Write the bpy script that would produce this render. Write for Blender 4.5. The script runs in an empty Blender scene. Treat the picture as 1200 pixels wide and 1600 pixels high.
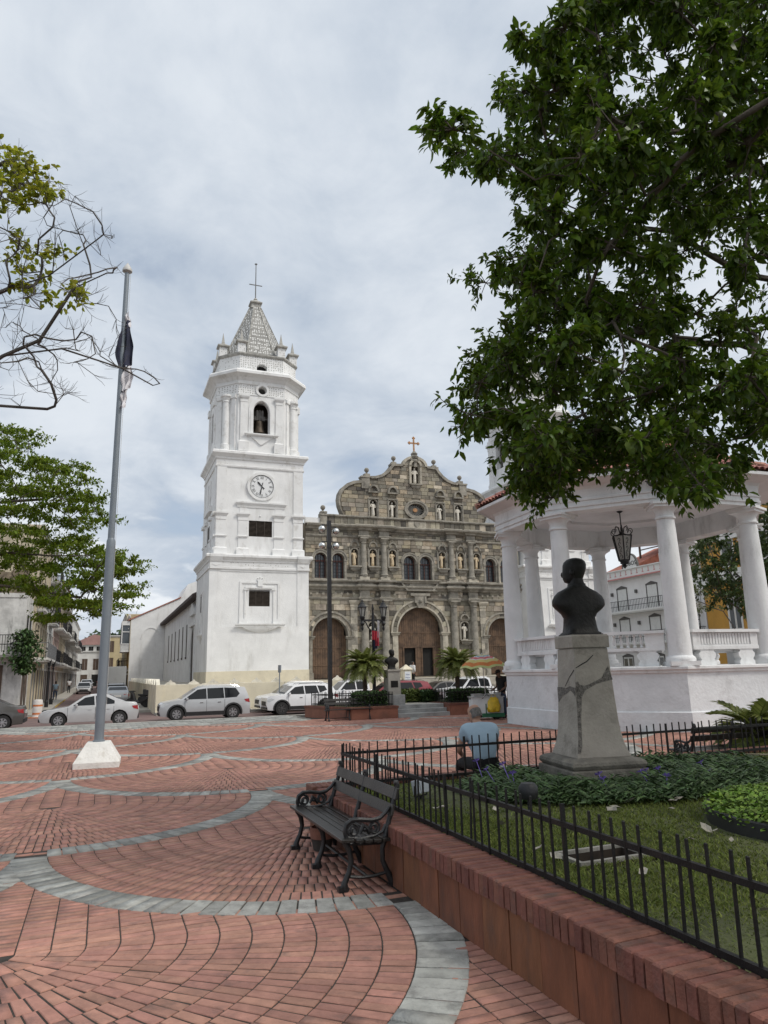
import bpy, bmesh, math, random
import numpy as np
from mathutils import Vector, Matrix

SC = bpy.context.scene
COL = SC.collection
PI = math.pi
random.seed(7)

# ------------------------------------------------------------------ camera, sky, sun, exposure
PITCH, ROLL, EYE = math.radians(12.55), math.radians(1.4), 1.65
cam_data = bpy.data.cameras.new('camera')
cam_data.sensor_fit = 'VERTICAL'
cam_data.sensor_height = 36.0
cam_data.lens = 36.0 * 1109.0 / 1600.0
cam_data.clip_start = 0.1
cam_data.clip_end = 5000.0
cam = bpy.data.objects.new('camera', cam_data)
COL.objects.link(cam)
cam.matrix_world = (Matrix.Translation((0, 0, EYE)) @ Matrix.Rotation(PI / 2 + PITCH, 4, 'X')
					@ Matrix.Rotation(-ROLL, 4, 'Z'))
SC.camera = cam
SC.render.resolution_x, SC.render.resolution_y = 768, 1024

TH = math.radians(21.5)                 # the square's grid is turned this much from the camera's
CT, ST = math.cos(TH), math.sin(TH)

def W(a, b, z=0.0):                      # grid coordinates (a along the church front, b towards it)
	return Vector((a * CT - b * ST, a * ST + b * CT, z))

SUN_A, SUN_B, SUN_Z = 0.46, -0.50, 0.85  # towards the sun, in grid coordinates
sun_dir = W(SUN_A, SUN_B, SUN_Z).normalized()
sun_el = math.asin(sun_dir.z)
sun_az = math.atan2(sun_dir.x, sun_dir.y)
SUN_STRENGTH, SUN_ANGLE, SKY_STRENGTH, EXPOSURE = 1.5, 10.0, 0.10, 0.20

world = bpy.data.worlds.new("World")
SC.world = world
world.use_nodes = True
wn, wl = world.node_tree.nodes, world.node_tree.links
wn.clear()

def wnode(t, **kw):
	n = wn.new(t)
	for k, v in kw.items():
		setattr(n, k, v)
	return n

def wmath(op, a, b=None, c=None, clamp=False):
	n = wn.new('ShaderNodeMath')
	n.operation = op
	n.use_clamp = clamp
	for i, v in enumerate((a, b, c)):
		if v is None:
			continue
		if isinstance(v, (int, float)):
			n.inputs[i].default_value = v
		else:
			wl.new(v, n.inputs[i])
	return n.outputs[0]

def wmix(f, a, b):
	n = wn.new('ShaderNodeMix')
	n.data_type = 'RGBA'
	for i, v in ((0, f), (6, a), (7, b)):
		if hasattr(v, 'is_linked'):
			wl.new(v, n.inputs[i])
		else:
			n.inputs[i].default_value = v if i == 0 else (*v, 1)
	return n.outputs[2]

sky = wnode('ShaderNodeTexSky', sky_type='NISHITA', sun_disc=False)
sky.sun_elevation, sky.sun_rotation = sun_el, sun_az
sky.air_density, sky.dust_density = 1.0, 1.5
tc = wnode('ShaderNodeTexCoord')
sep = wnode('ShaderNodeSeparateXYZ')
wl.new(tc.outputs['Generated'], sep.inputs[0])
zz = wmath('MAXIMUM', sep.outputs[2], 0.0)
den = wmath('ADD', zz, 0.22)
comb = wnode('ShaderNodeCombineXYZ')
wl.new(wmath('DIVIDE', sep.outputs[0], den), comb.inputs[0])
wl.new(wmath('DIVIDE', sep.outputs[1], den), comb.inputs[1])

def wnoise(scale, detail, rough, off, dist=0.0):
	m = wnode('ShaderNodeMapping')
	m.inputs['Location'].default_value = off
	wl.new(comb.outputs[0], m.inputs['Vector'])
	n = wnode('ShaderNodeTexNoise')
	n.inputs['Scale'].default_value = scale
	n.inputs['Detail'].default_value = detail
	n.inputs['Roughness'].default_value = rough
	n.inputs['Distortion'].default_value = dist
	wl.new(m.outputs[0], n.inputs['Vector'])
	return n.outputs['Fac']

def wramp(f, lo, hi):
	n = wnode('ShaderNodeMapRange', interpolation_type='SMOOTHSTEP')
	n.inputs['From Min'].default_value, n.inputs['From Max'].default_value = lo, hi
	wl.new(f, n.inputs['Value'])
	return n.outputs['Result']

K = 1.0 / SKY_STRENGTH                    # cloud colours below are given as seen radiances

def kcol(r, g, b):
	return (r * K, g * K, b * K)

big = wnoise(0.85, 6, 0.55, (3.1, 1.7, 0), 0.3)
fine = wnoise(2.4, 8, 0.6, (0.4, 5.2, 0), 0.4)
wisp = wnoise(5.0, 6, 0.62, (7.4, 2.2, 0), 0.8)
tone = wmath('ADD', wmath('ADD', wmath('MULTIPLY', big, 0.55), wmath('MULTIPLY', fine, 0.32)), wmath('MULTIPLY', wisp, 0.13))
cloud = wmix(wramp(tone, 0.40, 0.60), kcol(0.43, 0.495, 0.585), kcol(0.66, 0.705, 0.76))
gap = wramp(wmath('ADD', wmath('MULTIPLY', big, 0.6), wmath('MULTIPLY', fine, 0.4)), 0.36, 0.46)
veil = wmix(0.62, sky.outputs[0], kcol(0.45, 0.52, 0.62))
base = wmix(gap, veil, cloud)
# towering white cumulus low over the street and a brighter glow round the hidden sun
low = wmath('MULTIPLY', wramp(wnoise(1.5, 9, 0.55, (1.15, 0.2, 0), 0.2), 0.475, 0.55),
			wramp(sep.outputs[2], 0.30, 0.17))
base = wmix(wmath('MULTIPLY', low, 0.8), base, kcol(0.80, 0.83, 0.86))
dotn = wnode('ShaderNodeVectorMath', operation='DOT_PRODUCT')
wl.new(tc.outputs['Generated'], dotn.inputs[0])
dotn.inputs[1].default_value = sun_dir
glow = wmath('POWER', wmath('MAXIMUM', dotn.outputs['Value'], 0.0), 5.0)
base = wmix(wmath('MULTIPLY', glow, 0.75), base, kcol(1.7, 1.66, 1.6))
bg = wnode('ShaderNodeBackground')
bg.inputs['Strength'].default_value = SKY_STRENGTH
wl.new(base, bg.inputs['Color'])
out = wnode('ShaderNodeOutputWorld')
wl.new(bg.outputs[0], out.inputs['Surface'])

sun_data = bpy.data.lights.new('sun', 'SUN')
sun_data.energy = SUN_STRENGTH
sun_data.angle = math.radians(SUN_ANGLE)
sun_data.color = (1.0, 0.95, 0.87)
sun = bpy.data.objects.new('sun', sun_data)
COL.objects.link(sun)
sun.rotation_euler = sun_dir.to_track_quat('Z', 'Y').to_euler()
sun.location = (0, 0, 60)

SC.view_settings.view_transform = 'Standard'
SC.view_settings.look = 'None'
SC.view_settings.gamma = 1.0
SC.view_settings.exposure = EXPOSURE
SC.view_settings.use_curve_mapping = False
SC.render.engine = 'CYCLES'

# ------------------------------------------------------------------ materials
MATS = {}

def mat(name, col, rough=0.7, var=0.12, scale=3.0, bump=0.0, bscale=None, metal=0.0, col2=None,
		lo=0.35, hi=0.65, rnd=0.0, tint=False, spec=0.5, coat=0.0, stain=None, detail=5, trans=0.0, streak=0.0, wear=0.0, hue=0.015):
	"""Principled material whose colour wanders with noise; rnd: tone per object; tint: tone from the mesh."""
	if name in MATS:
		return MATS[name]
	m = bpy.data.materials.new(name)
	m.use_nodes = True
	nt = m.node_tree
	N, L = nt.nodes, nt.links
	p = N['Principled BSDF']
	p.inputs['Roughness'].default_value = rough
	p.inputs['Metallic'].default_value = metal
	p.inputs['Specular IOR Level'].default_value = spec
	if coat:
		p.inputs['Coat Weight'].default_value = coat
		p.inputs['Coat Roughness'].default_value = 0.06
	tcn = N.new('ShaderNodeTexCoord')
	c = Vector(col)
	ca = tuple(min(1, x * (1 - var)) for x in c)
	cb = tuple(min(1, x * (1 + var)) for x in c) if col2 is None else col2
	n = N.new('ShaderNodeTexNoise')
	n.inputs['Scale'].default_value = scale
	n.inputs['Detail'].default_value = detail
	n.inputs['Roughness'].default_value = 0.62
	vec = tcn.outputs['Object']
	if rnd or tint:
		src = N.new('ShaderNodeObjectInfo').outputs['Random']
		if tint:
			at = N.new('ShaderNodeAttribute')
			at.attribute_name = 'tone'
			src = at.outputs['Fac']
		ad = N.new('ShaderNodeVectorMath')
		ad.operation = 'ADD'
		sc = N.new('ShaderNodeVectorMath')
		sc.operation = 'SCALE'
		sc.inputs[0].default_value = (17.3, 31.1, 23.7)
		L.new(src, sc.inputs['Scale'])
		L.new(vec, ad.inputs[0])
		L.new(sc.outputs[0], ad.inputs[1])
		vec = ad.outputs[0]
	L.new(vec, n.inputs['Vector'])
	mr = N.new('ShaderNodeMapRange')
	mr.inputs['From Min'].default_value, mr.inputs['From Max'].default_value = lo, hi
	L.new(n.outputs['Fac'], mr.inputs['Value'])
	mx = N.new('ShaderNodeMix')
	mx.data_type = 'RGBA'
	mx.inputs[6].default_value = (*ca, 1)
	mx.inputs[7].default_value = (*cb, 1)
	L.new(mr.outputs[0], mx.inputs[0])
	res = mx.outputs[2]
	if stain:                                    # (colour, amount, scale): darker blotches of dirt
		sn = N.new('ShaderNodeTexNoise')
		sn.inputs['Scale'].default_value = stain[2]
		sn.inputs['Detail'].default_value = 8
		sn.inputs['Roughness'].default_value = 0.7
		if streak:
			mp = N.new('ShaderNodeMapping')
			mp.inputs['Scale'].default_value = (1, 1, streak)
			L.new(vec, mp.inputs['Vector'])
			L.new(mp.outputs[0], sn.inputs['Vector'])
		else:
			L.new(vec, sn.inputs['Vector'])
		sr = N.new('ShaderNodeMapRange')
		sr.interpolation_type = 'SMOOTHSTEP'
		sr.inputs['From Min'].default_value, sr.inputs['From Max'].default_value = 0.50, 0.72
		sr.inputs['To Max'].default_value = stain[1]
		L.new(sn.outputs['Fac'], sr.inputs['Value'])
		m2 = N.new('ShaderNodeMix')
		m2.data_type = 'RGBA'
		L.new(sr.outputs[0], m2.inputs[0])
		L.new(res, m2.inputs[6])
		m2.inputs[7].default_value = (*stain[0], 1)
		res = m2.outputs[2]
	if rnd or tint:
		hv = N.new('ShaderNodeHueSaturation')
		mm = N.new('ShaderNodeMapRange')
		mm.inputs['To Min'].default_value, mm.inputs['To Max'].default_value = 1 - (rnd or 0.25), 1 + (rnd or 0.25)
		L.new(src, mm.inputs['Value'])
		L.new(mm.outputs[0], hv.inputs['Value'])
		fr = N.new('ShaderNodeMath')
		fr.operation = 'MULTIPLY_ADD'
		fr.inputs[1].default_value, fr.inputs[2].default_value = 7.31, 0.0
		L.new(src, fr.inputs[0])
		f2 = N.new('ShaderNodeMath')
		f2.operation = 'FRACT'
		L.new(fr.outputs[0], f2.inputs[0])
		m3 = N.new('ShaderNodeMapRange')
		m3.inputs['To Min'].default_value, m3.inputs['To Max'].default_value = 0.5 - hue, 0.5 + hue
		L.new(f2.outputs[0], m3.inputs['Value'])
		L.new(m3.outputs[0], hv.inputs['Hue'])
		L.new(res, hv.inputs['Color'])
		res = hv.outputs[0]
	if wear:                                     # broad dirt that runs on from piece to piece
		gp = N.new('ShaderNodeNewGeometry')
		w1 = N.new('ShaderNodeTexNoise')
		w1.inputs['Scale'].default_value = 0.75
		w1.inputs['Detail'].default_value = 9
		w1.inputs['Roughness'].default_value = 0.68
		L.new(gp.outputs['Position'], w1.inputs['Vector'])
		wr = N.new('ShaderNodeMapRange')
		wr.inputs['From Min'].default_value, wr.inputs['From Max'].default_value = 0.36, 0.64
		wr.inputs['To Min'].default_value, wr.inputs['To Max'].default_value = 1.0 - wear, 1.0 + wear * 0.25
		L.new(w1.outputs['Fac'], wr.inputs['Value'])
		wm = N.new('ShaderNodeVectorMath')
		wm.operation = 'SCALE'
		L.new(res, wm.inputs[0])
		L.new(wr.outputs[0], wm.inputs['Scale'])
		res = wm.outputs[0]
	L.new(res, p.inputs['Base Color'])
	if bump:
		bn = N.new('ShaderNodeTexNoise')
		bn.inputs['Scale'].default_value = bscale or scale * 6
		bn.inputs['Detail'].default_value = 6
		L.new(vec, bn.inputs['Vector'])
		b = N.new('ShaderNodeBump')
		b.inputs['Strength'].default_value = min(1.0, bump)
		b.inputs['Distance'].default_value = 0.02
		L.new(bn.outputs['Fac'], b.inputs['Height'])
		L.new(b.outputs[0], p.inputs['Normal'])
	if trans:
		tr = N.new('ShaderNodeBsdfTranslucent')
		L.new(res, tr.inputs['Color'])
		ms = N.new('ShaderNodeMixShader')
		ms.inputs[0].default_value = trans
		L.new(p.outputs[0], ms.inputs[1])
		L.new(tr.outputs[0], ms.inputs[2])
		L.new(ms.outputs[0], N['Material Output'].inputs['Surface'])
	MATS[name] = m
	return m

def glass(name, col, rough=0.04):
	return mat(name, col, rough, 0.05, 1.0, spec=0.8)

# ------------------------------------------------------------------ mesh building
class MB:
	def __init__(s):
		s.v, s.f, s.m, s.t, s.p, s.cur = [], [], [], [], [], 0

	def next(s):
		s.cur += 1

	def add(s, vs, fs, mi=0, tone=0.5):
		o = len(s.v)
		s.v.extend(vs)
		for f in fs:
			s.f.append([i + o for i in f])
			s.m.append(mi)
			s.t.append(tone)
			s.p.append(s.cur)

	def box(s, x0, x1, y0, y1, z0, z1, mi=0, tone=0.5):
		vs = [(x0, y0, z0), (x1, y0, z0), (x1, y1, z0), (x0, y1, z0), (x0, y0, z1), (x1, y0, z1), (x1, y1, z1), (x0, y1, z1)]
		s.add(vs, [(0, 3, 2, 1), (4, 5, 6, 7), (0, 1, 5, 4), (1, 2, 6, 5), (2, 3, 7, 6), (3, 0, 4, 7)], mi, tone)

	def obox(s, c, size, rz=0.0, rx=0.0, ry=0.0, mi=0, tone=0.5):
		M = Matrix.Translation(c) @ Matrix.Rotation(rz, 4, 'Z') @ Matrix.Rotation(ry, 4, 'Y') @ Matrix.Rotation(rx, 4, 'X')
		h = [q / 2 for q in size]
		vs = [tuple(M @ Vector((a * h[0], b * h[1], c_ * h[2]))) for a, b, c_ in
			  ((-1, -1, -1), (1, -1, -1), (1, 1, -1), (-1, 1, -1), (-1, -1, 1), (1, -1, 1), (1, 1, 1), (-1, 1, 1))]
		s.add(vs, [(0, 3, 2, 1), (4, 5, 6, 7), (0, 1, 5, 4), (1, 2, 6, 5), (2, 3, 7, 6), (3, 0, 4, 7)], mi, tone)

	def bar(s, p, q, w, h=None, mi=0, tone=0.5):
		"""square bar from p to q"""
		p, q = Vector(p), Vector(q)
		d = (q - p)
		h = h or w
		z = d.normalized()
		up = Vector((0, 0, 1)) if abs(z.z) < 0.95 else Vector((0, 1, 0))
		x = z.cross(up).normalized()
		y = x.cross(z)
		vs = []
		for o in (p, q):
			for a, b in ((-1, -1), (1, -1), (1, 1), (-1, 1)):
				vs.append(tuple(o + x * a * w / 2 + y * b * h / 2))
		s.add(vs, [(0, 1, 2, 3), (7, 6, 5, 4), (0, 4, 5, 1), (1, 5, 6, 2), (2, 6, 7, 3), (3, 7, 4, 0)], mi, tone)

	def prism(s, poly, d0, d1, axis='y', mi=0, tone=0.5):
		"""poly: (x,z) extruded in y, or (x,y) extruded in z, or (y,z) extruded in x"""
		n = len(poly)
		ar = sum(poly[i][0] * poly[(i + 1) % n][1] - poly[(i + 1) % n][0] * poly[i][1] for i in range(n))
		pl = list(poly) if ar > 0 else list(reversed(poly))
		mk = {'y': lambda p, d: (p[0], d, p[1]), 'z': lambda p, d: (p[0], p[1], d), 'x': lambda p, d: (d, p[0], p[1])}[axis]
		vs = [mk(p, d0) for p in pl] + [mk(p, d1) for p in pl]
		A, B = list(range(n)), list(range(n, 2 * n))
		flip = axis == 'y'
		fs = [A if flip else A[::-1], B[::-1] if flip else B]
		for i in range(n):
			j = (i + 1) % n
			q = [i, j, n + j, n + i]
			fs.append(q[::-1] if flip else q)
		s.add(vs, fs, mi, tone)

	def tube(s, pts, r, n=6, mi=0, cap=True, tone=0.5):
		pts = [Vector(p) for p in pts]
		k = len(pts)
		rs = r if isinstance(r, (list, tuple)) else [r] * k
		vs = []
		ref = None
		for i, p in enumerate(pts):
			d = (pts[min(i + 1, k - 1)] - pts[max(i - 1, 0)])
			if d.length < 1e-9:
				d = Vector((0, 0, 1))
			d.normalize()
			if ref is None:
				ref = Vector((0, 0, 1)) if abs(d.z) < 0.9 else Vector((1, 0, 0))
			x = d.cross(ref)
			if x.length < 1e-4:
				x = d.orthogonal()
			x.normalize()
			y = d.cross(x).normalized()
			ref = x.cross(d)
			for j in range(n):
				a = 2 * PI * j / n
				vs.append(tuple(p + (x * math.cos(a) + y * math.sin(a)) * rs[i]))
		fs = []
		for i in range(k - 1):
			for j in range(n):
				a, b = i * n + j, i * n + (j + 1) % n
				fs.append((a, b, b + n, a + n))
		if cap:
			fs.append(tuple(range(n))[::-1])
			fs.append(tuple(range((k - 1) * n, k * n)))
		s.add(vs, fs, mi, tone)

	def lathe(s, prof, n=16, c=(0, 0, 0), sx=1.0, sy=1.0, mi=0, ph=0.0, tone=0.5, cap=True):
		vs = []
		for r, z in prof:
			for j in range(n):
				a = ph + 2 * PI * j / n
				vs.append((c[0] + r * sx * math.cos(a), c[1] + r * sy * math.sin(a), c[2] + z))
		fs = []
		k = len(prof)
		for i in range(k - 1):
			for j in range(n):
				a, b = i * n + j, i * n + (j + 1) % n
				fs.append((a, b, b + n, a + n))
		if cap:
			fs.append(tuple(range(n))[::-1])
			fs.append(tuple(range((k - 1) * n, k * n)))
		s.add(vs, fs, mi, tone)

	def ball(s, c, r, n=12, mi=0, sx=1, sy=1, sz=1):
		k = max(4, n // 2)
		s.lathe([(max(1e-4, r * math.sin(PI * i / k)), -r * sz * math.cos(PI * i / k)) for i in range(k + 1)], n, c, sx, sy, mi, cap=False)

	def loft(s, rings, mi=0, cap=True, closed=True, tone=0.5):
		n = len(rings[0])
		vs = [tuple(p) for r in rings for p in r]
		fs = []
		for i in range(len(rings) - 1):
			for j in range(n if closed else n - 1):
				a, b = i * n + j, i * n + (j + 1) % n
				fs.append((a, b, b + n, a + n))
		if cap and closed:
			fs.append(tuple(range(n))[::-1])
			fs.append(tuple(range((len(rings) - 1) * n, len(rings) * n)))
		s.add(vs, fs, mi, tone)

	def moulding(s, prof, x0, x1, y, mi=0, ends=True):
		"""profile (out, z) swept along x on a wall at y facing -y; returns round the ends by its own depth"""
		rings = []
		if ends:
			rings.append([(x0 - 0 * o, y, z) for o, z in prof])
		rings.append([(x0 - (o if ends else 0), y - o, z) for o, z in prof])
		rings.append([(x1 + (o if ends else 0), y - o, z) for o, z in prof])
		if ends:
			rings.append([(x1, y, z) for o, z in prof])
		n = len(prof)
		vs = [p for r in rings for p in r]
		fs = []
		for i in range(len(rings) - 1):
			for j in range(n - 1):
				a = i * n + j
				fs.append((a, a + n, a + n + 1, a + 1))
		s.add(vs, fs, mi)

	def ringmould(s, poly, prof, mi=0):
		"""profile (out, z) swept round a closed convex plan polygon (counter-clockwise)"""
		n = len(poly)
		P = [Vector((p[0], p[1])) for p in poly]
		offs = []
		for i in range(n):
			a, b, c = P[i - 1], P[i], P[(i + 1) % n]
			d1, d2 = (b - a).normalized(), (c - b).normalized()
			n1, n2 = Vector((d1.y, -d1.x)), Vector((d2.y, -d2.x))
			m = (n1 + n2)
			m = m / max(1e-6, m.length_squared) * 2
			offs.append(m)
		rings = []
		for o, z in prof:
			rings.append([(P[i].x + offs[i].x * o, P[i].y + offs[i].y * o, z) for i in range(n)])
		vs = [p for r in rings for p in r]
		fs = []
		for i in range(len(rings) - 1):
			for j in range(n):
				a, b = i * n + j, i * n + (j + 1) % n
				fs.append((a, b, b + n, a + n))
		fs.append(tuple(range(n))[::-1])
		fs.append(tuple(range((len(rings) - 1) * n, len(rings) * n)))
		s.add(vs, fs, mi)

	def mesh(s, name, mats, smooth=None, tone=False):
		me = bpy.data.meshes.new(name)
		me.from_pydata([tuple(v) for v in s.v], [], s.f)
		for m in (mats if isinstance(mats, (list, tuple)) else [mats]):
			me.materials.append(m)
		if any(s.m):
			me.polygons.foreach_set('material_index', s.m)
		if tone:
			at = me.attributes.new('tone', 'FLOAT', 'FACE')
			at.data.foreach_set('value', s.t)
		if smooth is not None:
			me.polygons.foreach_set('use_smooth', [True] * len(s.f))
			me.set_sharp_from_angle(angle=math.radians(smooth))
		me.validate()
		me.update()
		return me

	def build(s, name, mats, parent=None, smooth=None, loc=None, rz=None, tone=False, bevel=0):
		o = bpy.data.objects.new(name, s.mesh(name, mats, smooth, tone))
		COL.objects.link(o)
		if parent is not None:
			o.parent = parent
		if loc is not None:
			o.location = loc
		if rz is not None:
			o.rotation_euler = (0, 0, rz)
		if bevel:
			md = o.modifiers.new('bevel', 'BEVEL')
			md.width = bevel
			md.segments = 2
			md.limit_method = 'ANGLE'
			md.angle_limit = math.radians(35)
		return o

def pieces(mb, name, mats, parent, **kw):
	"""one object per piece: the shapes added between two calls of next()"""
	out = []
	for pid in sorted(set(mb.p)):
		sub, used = MB(), {}
		for f, mi, tn, q in zip(mb.f, mb.m, mb.t, mb.p):
			if q != pid:
				continue
			for i in f:
				if i not in used:
					used[i] = len(sub.v)
					sub.v.append(mb.v[i])
			sub.f.append([used[i] for i in f])
			sub.m.append(mi)
			sub.t.append(tn)
			sub.p.append(0)
		out.append(sub.build(name, mats, parent, **kw))
	return out

def tag(o, label=None, cat=None, group=None, kind=None):
	for k, v in (('label', label), ('category', cat), ('group', group), ('kind', kind)):
		if v:
			o[k] = v
	return o

def thing(name, loc, rz, label, cat, group=None):
	o = bpy.data.objects.new(name, None)
	COL.objects.link(o)
	o.location = loc
	o.rotation_euler = (0, 0, rz)
	o.empty_display_size = 0.2
	return tag(o, label, cat, group)

def inst(name, mesh, parent=None, loc=(0, 0, 0), rot=(0, 0, 0), scale=None):
	o = bpy.data.objects.new(name, mesh)
	COL.objects.link(o)
	if parent is not None:
		o.parent = parent
	o.location = loc
	o.rotation_euler = rot
	if scale:
		o.scale = scale
	return o

def kids(o):
	return [c for c in bpy.data.objects if c.parent is o]

def copy_tree(o, parent=None, cm=None):
	if cm is None:
		cm = {}
		for q in bpy.data.objects:
			if q.parent is not None:
				cm.setdefault(q.parent.name, []).append(q)
	c = o.copy()
	COL.objects.link(c)
	c.parent = parent
	for ch in cm.get(o.name, []):
		copy_tree(ch, c, cm)
	return c

def circ(cx, cy, r, a0, a1, n, ry=None):
	ry = r if ry is None else ry
	return [(cx + r * math.cos(math.radians(a0 + (a1 - a0) * i / n)), cy + ry * math.sin(math.radians(a0 + (a1 - a0) * i / n))) for i in range(n + 1)]

def skin(name, joints, edges, radii, material, parent=None, sub=2, root=0):
	"""one continuous surface grown round a skeleton of joints"""
	me = bpy.data.meshes.new(name)
	me.from_pydata([tuple(j) for j in joints], edges, [])
	me.materials.append(material)
	o = bpy.data.objects.new(name, me)
	COL.objects.link(o)
	if parent is not None:
		o.parent = parent
	md = o.modifiers.new('skin', 'SKIN')
	md.use_smooth_shade = True
	if not me.skin_vertices:
		bm = bmesh.new()
		bm.from_mesh(me)
		bm.verts.layers.skin.verify()
		bm.to_mesh(me)
		bm.free()
	for i, r in enumerate(radii):
		r = r if isinstance(r, (tuple, list)) else (r, r)
		me.skin_vertices[0].data[i].radius = r
		me.skin_vertices[0].data[i].use_root = (i == root)
	if sub:
		sd = o.modifiers.new('sub', 'SUBSURF')
		sd.levels = sd.render_levels = sub
	dg = bpy.context.evaluated_depsgraph_get()
	m2 = bpy.data.meshes.new_from_object(o.evaluated_get(dg))
	o.modifiers.clear()
	o.data = m2
	bpy.data.meshes.remove(me)
	if not m2.materials:
		m2.materials.append(material)
	for p in m2.polygons:
		p.use_smooth = True
	return o

# ------------------------------------------------------------------ ground, streets, plaza paving
random.seed(11)
rs = np.random.default_rng(5)
STREET = -0.50
M_earth = mat('earth', (0.20, 0.185, 0.16), 0.95, 0.25, 0.4, 0.3)
M_asph = mat('street_paving', (0.15, 0.095, 0.085), 0.85, 0.25, 1.2, 0.25, 30)
M_mortar = mat('joint_sand', (0.040, 0.034, 0.028), 0.95, 0.3, 9.0, 0.4, 60)
M_brick_o = mat('paver_red_one', (0.42, 0.212, 0.158), 0.8, 0.16, 9.0, 0.35, 90, rnd=0.13, hue=0.006, stain=((0.16, 0.10, 0.085), 0.65, 5.0), wear=0.30)
M_brick_s = mat('paver_red', (0.42, 0.212, 0.158), 0.8, 0.16, 9.0, 0.35, 90, rnd=0.13, hue=0.006, tint=True, stain=((0.16, 0.10, 0.085), 0.65, 5.0), wear=0.30)
M_grey_o = mat('paver_grey_one', (0.35, 0.348, 0.32), 0.8, 0.22, 7.0, 0.5, 70, rnd=0.3, stain=((0.13, 0.125, 0.115), 0.7, 6.0), wear=0.25)
M_grey_s = mat('paver_grey', (0.35, 0.348, 0.32), 0.8, 0.22, 7.0, 0.5, 70, rnd=0.3, tint=True, stain=((0.13, 0.125, 0.115), 0.7, 6.0), wear=0.25)
M_kerb = mat('kerb_concrete', (0.36, 0.34, 0.30), 0.9, 0.15, 2.0, 0.3, 30)
M_yellow = mat('kerb_yellow', (0.55, 0.38, 0.06), 0.8, 0.25, 4.0)

b_ = MB()
b_.add([(-900, -300, -1.2), (900, -300, -1.2), (900, 1500, -1.2), (-900, 1500, -1.2)], [(0, 1, 2, 3)])
tag(b_.build('ground', M_earth, rz=TH), kind='structure')

b_ = MB()                                  # the cross street and the street that leaves to the left of the church
b_.box(-60, 60, 28.65, 46.6, -1.0, STREET, 0)
tag(b_.build('street', M_asph, rz=TH), kind='structure')
b_ = MB()
b_.add([(-3.0, 46.6, -1.0), (2.0, 46.6, -1.0), (2.0, 150, -0.6), (-3.0, 150, -0.6),
		(-3.0, 46.6, STREET), (2.0, 46.6, STREET), (2.0, 150, -0.05), (-3.0, 150, -0.05)],
	   [(0, 1, 5, 4), (4, 5, 6, 7), (1, 2, 6, 5), (2, 3, 7, 6), (3, 0, 4, 7)])
tag(b_.build('side_street', M_asph, rz=TH), kind='structure')
for x0, x1, nm in ((-4.35, -3.0, 'pavement'), (2.0, 2.9, 'pavement')):
	b_ = MB()
	for (y0, y1, za, zb, mi) in ((46.7, 58, -.5, -.45, 0), (58, 74.0, -.45, -.38, 1), (74.0, 150, -.38, -.05, 0)):
		e = 0.13
		zs = [(x0, y0, -1.0), (x1, y0, -1.0), (x1, y1, -1.0), (x0, y1, -1.0), (x0, y0, za + e), (x1, y0, za + e), (x1, y1, zb + e), (x0, y1, zb + e)]
		b_.add(zs, [(4, 5, 6, 7), (0, 1, 5, 4), (2, 3, 7, 6), (3, 0, 4, 7)], 0)
		side = (1, 2, 6, 5) if x0 < 0 else (3, 0, 4, 7)
		b_.add(zs, [side], mi if x0 < 0 else 0)
	tag(b_.build('pavement', [M_kerb, M_yellow], rz=TH), kind='structure')
b_ = MB()                                  # pavement at the foot of the church wall
b_.box(2.9, 17.6, 42.0, 43.6, -1.0, STREET + 0.13)
b_.box(27.5, 60, 42.0, 44.0, -1.0, STREET + 0.13)
tag(b_.build('pavement', [M_kerb], rz=TH), kind='structure')

b_ = MB()
b_.prism([(-30, -6), (40, -6), (40, 28.35), (-30, 28.35)], -0.9, -0.0055, 'z')
plaza = b_.build('plaza', M_mortar, rz=TH)
tag(plaza, kind='structure')
b_ = MB()
for i in range(70):
	b_.box(-30 + i, -30 + i + 0.985, 28.36, 28.62, -0.95, 0.0 + random.uniform(-.004, .004))
b_.build('kerb_stone', M_kerb, plaza)

PR, PD, BW, BT = 2.74, 2.90, 0.31, 0.080             # fan spacing, fan radius, width of the grey band
oa = -2.459 * CT + 4.787 * ST
ob = 2.459 * ST + 4.787 * CT

def owner(a, b):
	"""which fan a point of the square belongs to: (i, j) or None"""
	i0, j0 = round((a - oa) / PR), round((b - ob) / PR)
	best = None
	for i in range(i0 - 2, i0 + 3):
		for j in range(j0 - 2, j0 + 3):
			if (i + j) % 2:
				continue
			x, y = a - oa - i * PR, b - ob - j * PR
			if y <= 0:
				d = math.hypot(x, y)
				if d < PD and (best is None or d < best[0]):
					best = (d, i, j)
	if best:
		return best[1], best[2]
	for i in range(i0 - 2, i0 + 3):
		for j in range(j0 - 2, j0 + 3):
			if (i + j) % 2:
				continue
			x, y = a - oa - i * PR, b - ob - j * PR
			if 0 <= y < PR and abs(x) < PR:
				d = abs(x)
				if best is None or d < best[0]:
					best = (d, i, j)
	return (best[1], best[2]) if best else None

OCT = (7.578 * CT + 21.971 * ST, -7.578 * ST + 21.971 * CT)

def paved(a, b):
	x, y = a * CT - b * ST, a * ST + b * CT
	if b > 25.35 or y < 2.0 or abs(x) > 0.80 * y + 1.0:
		return False
	if a > 2.22 and b < 8.02:
		return False
	if math.hypot(a - OCT[0], b - OCT[1]) < 3.7:
		return False
	if b > 24.3 and a > 8.2:
		return False
	return True

def touches(a, b, t, L, w, ij):
	if owner(a, b) == ij:
		return True
	c, s = math.cos(t), math.sin(t)
	return any(owner(a + c * x - s * y, b + s * x + c * y) == ij for x in (-L / 2.2, L / 2.2) for y in (-w / 2.2, w / 2.2))

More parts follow.
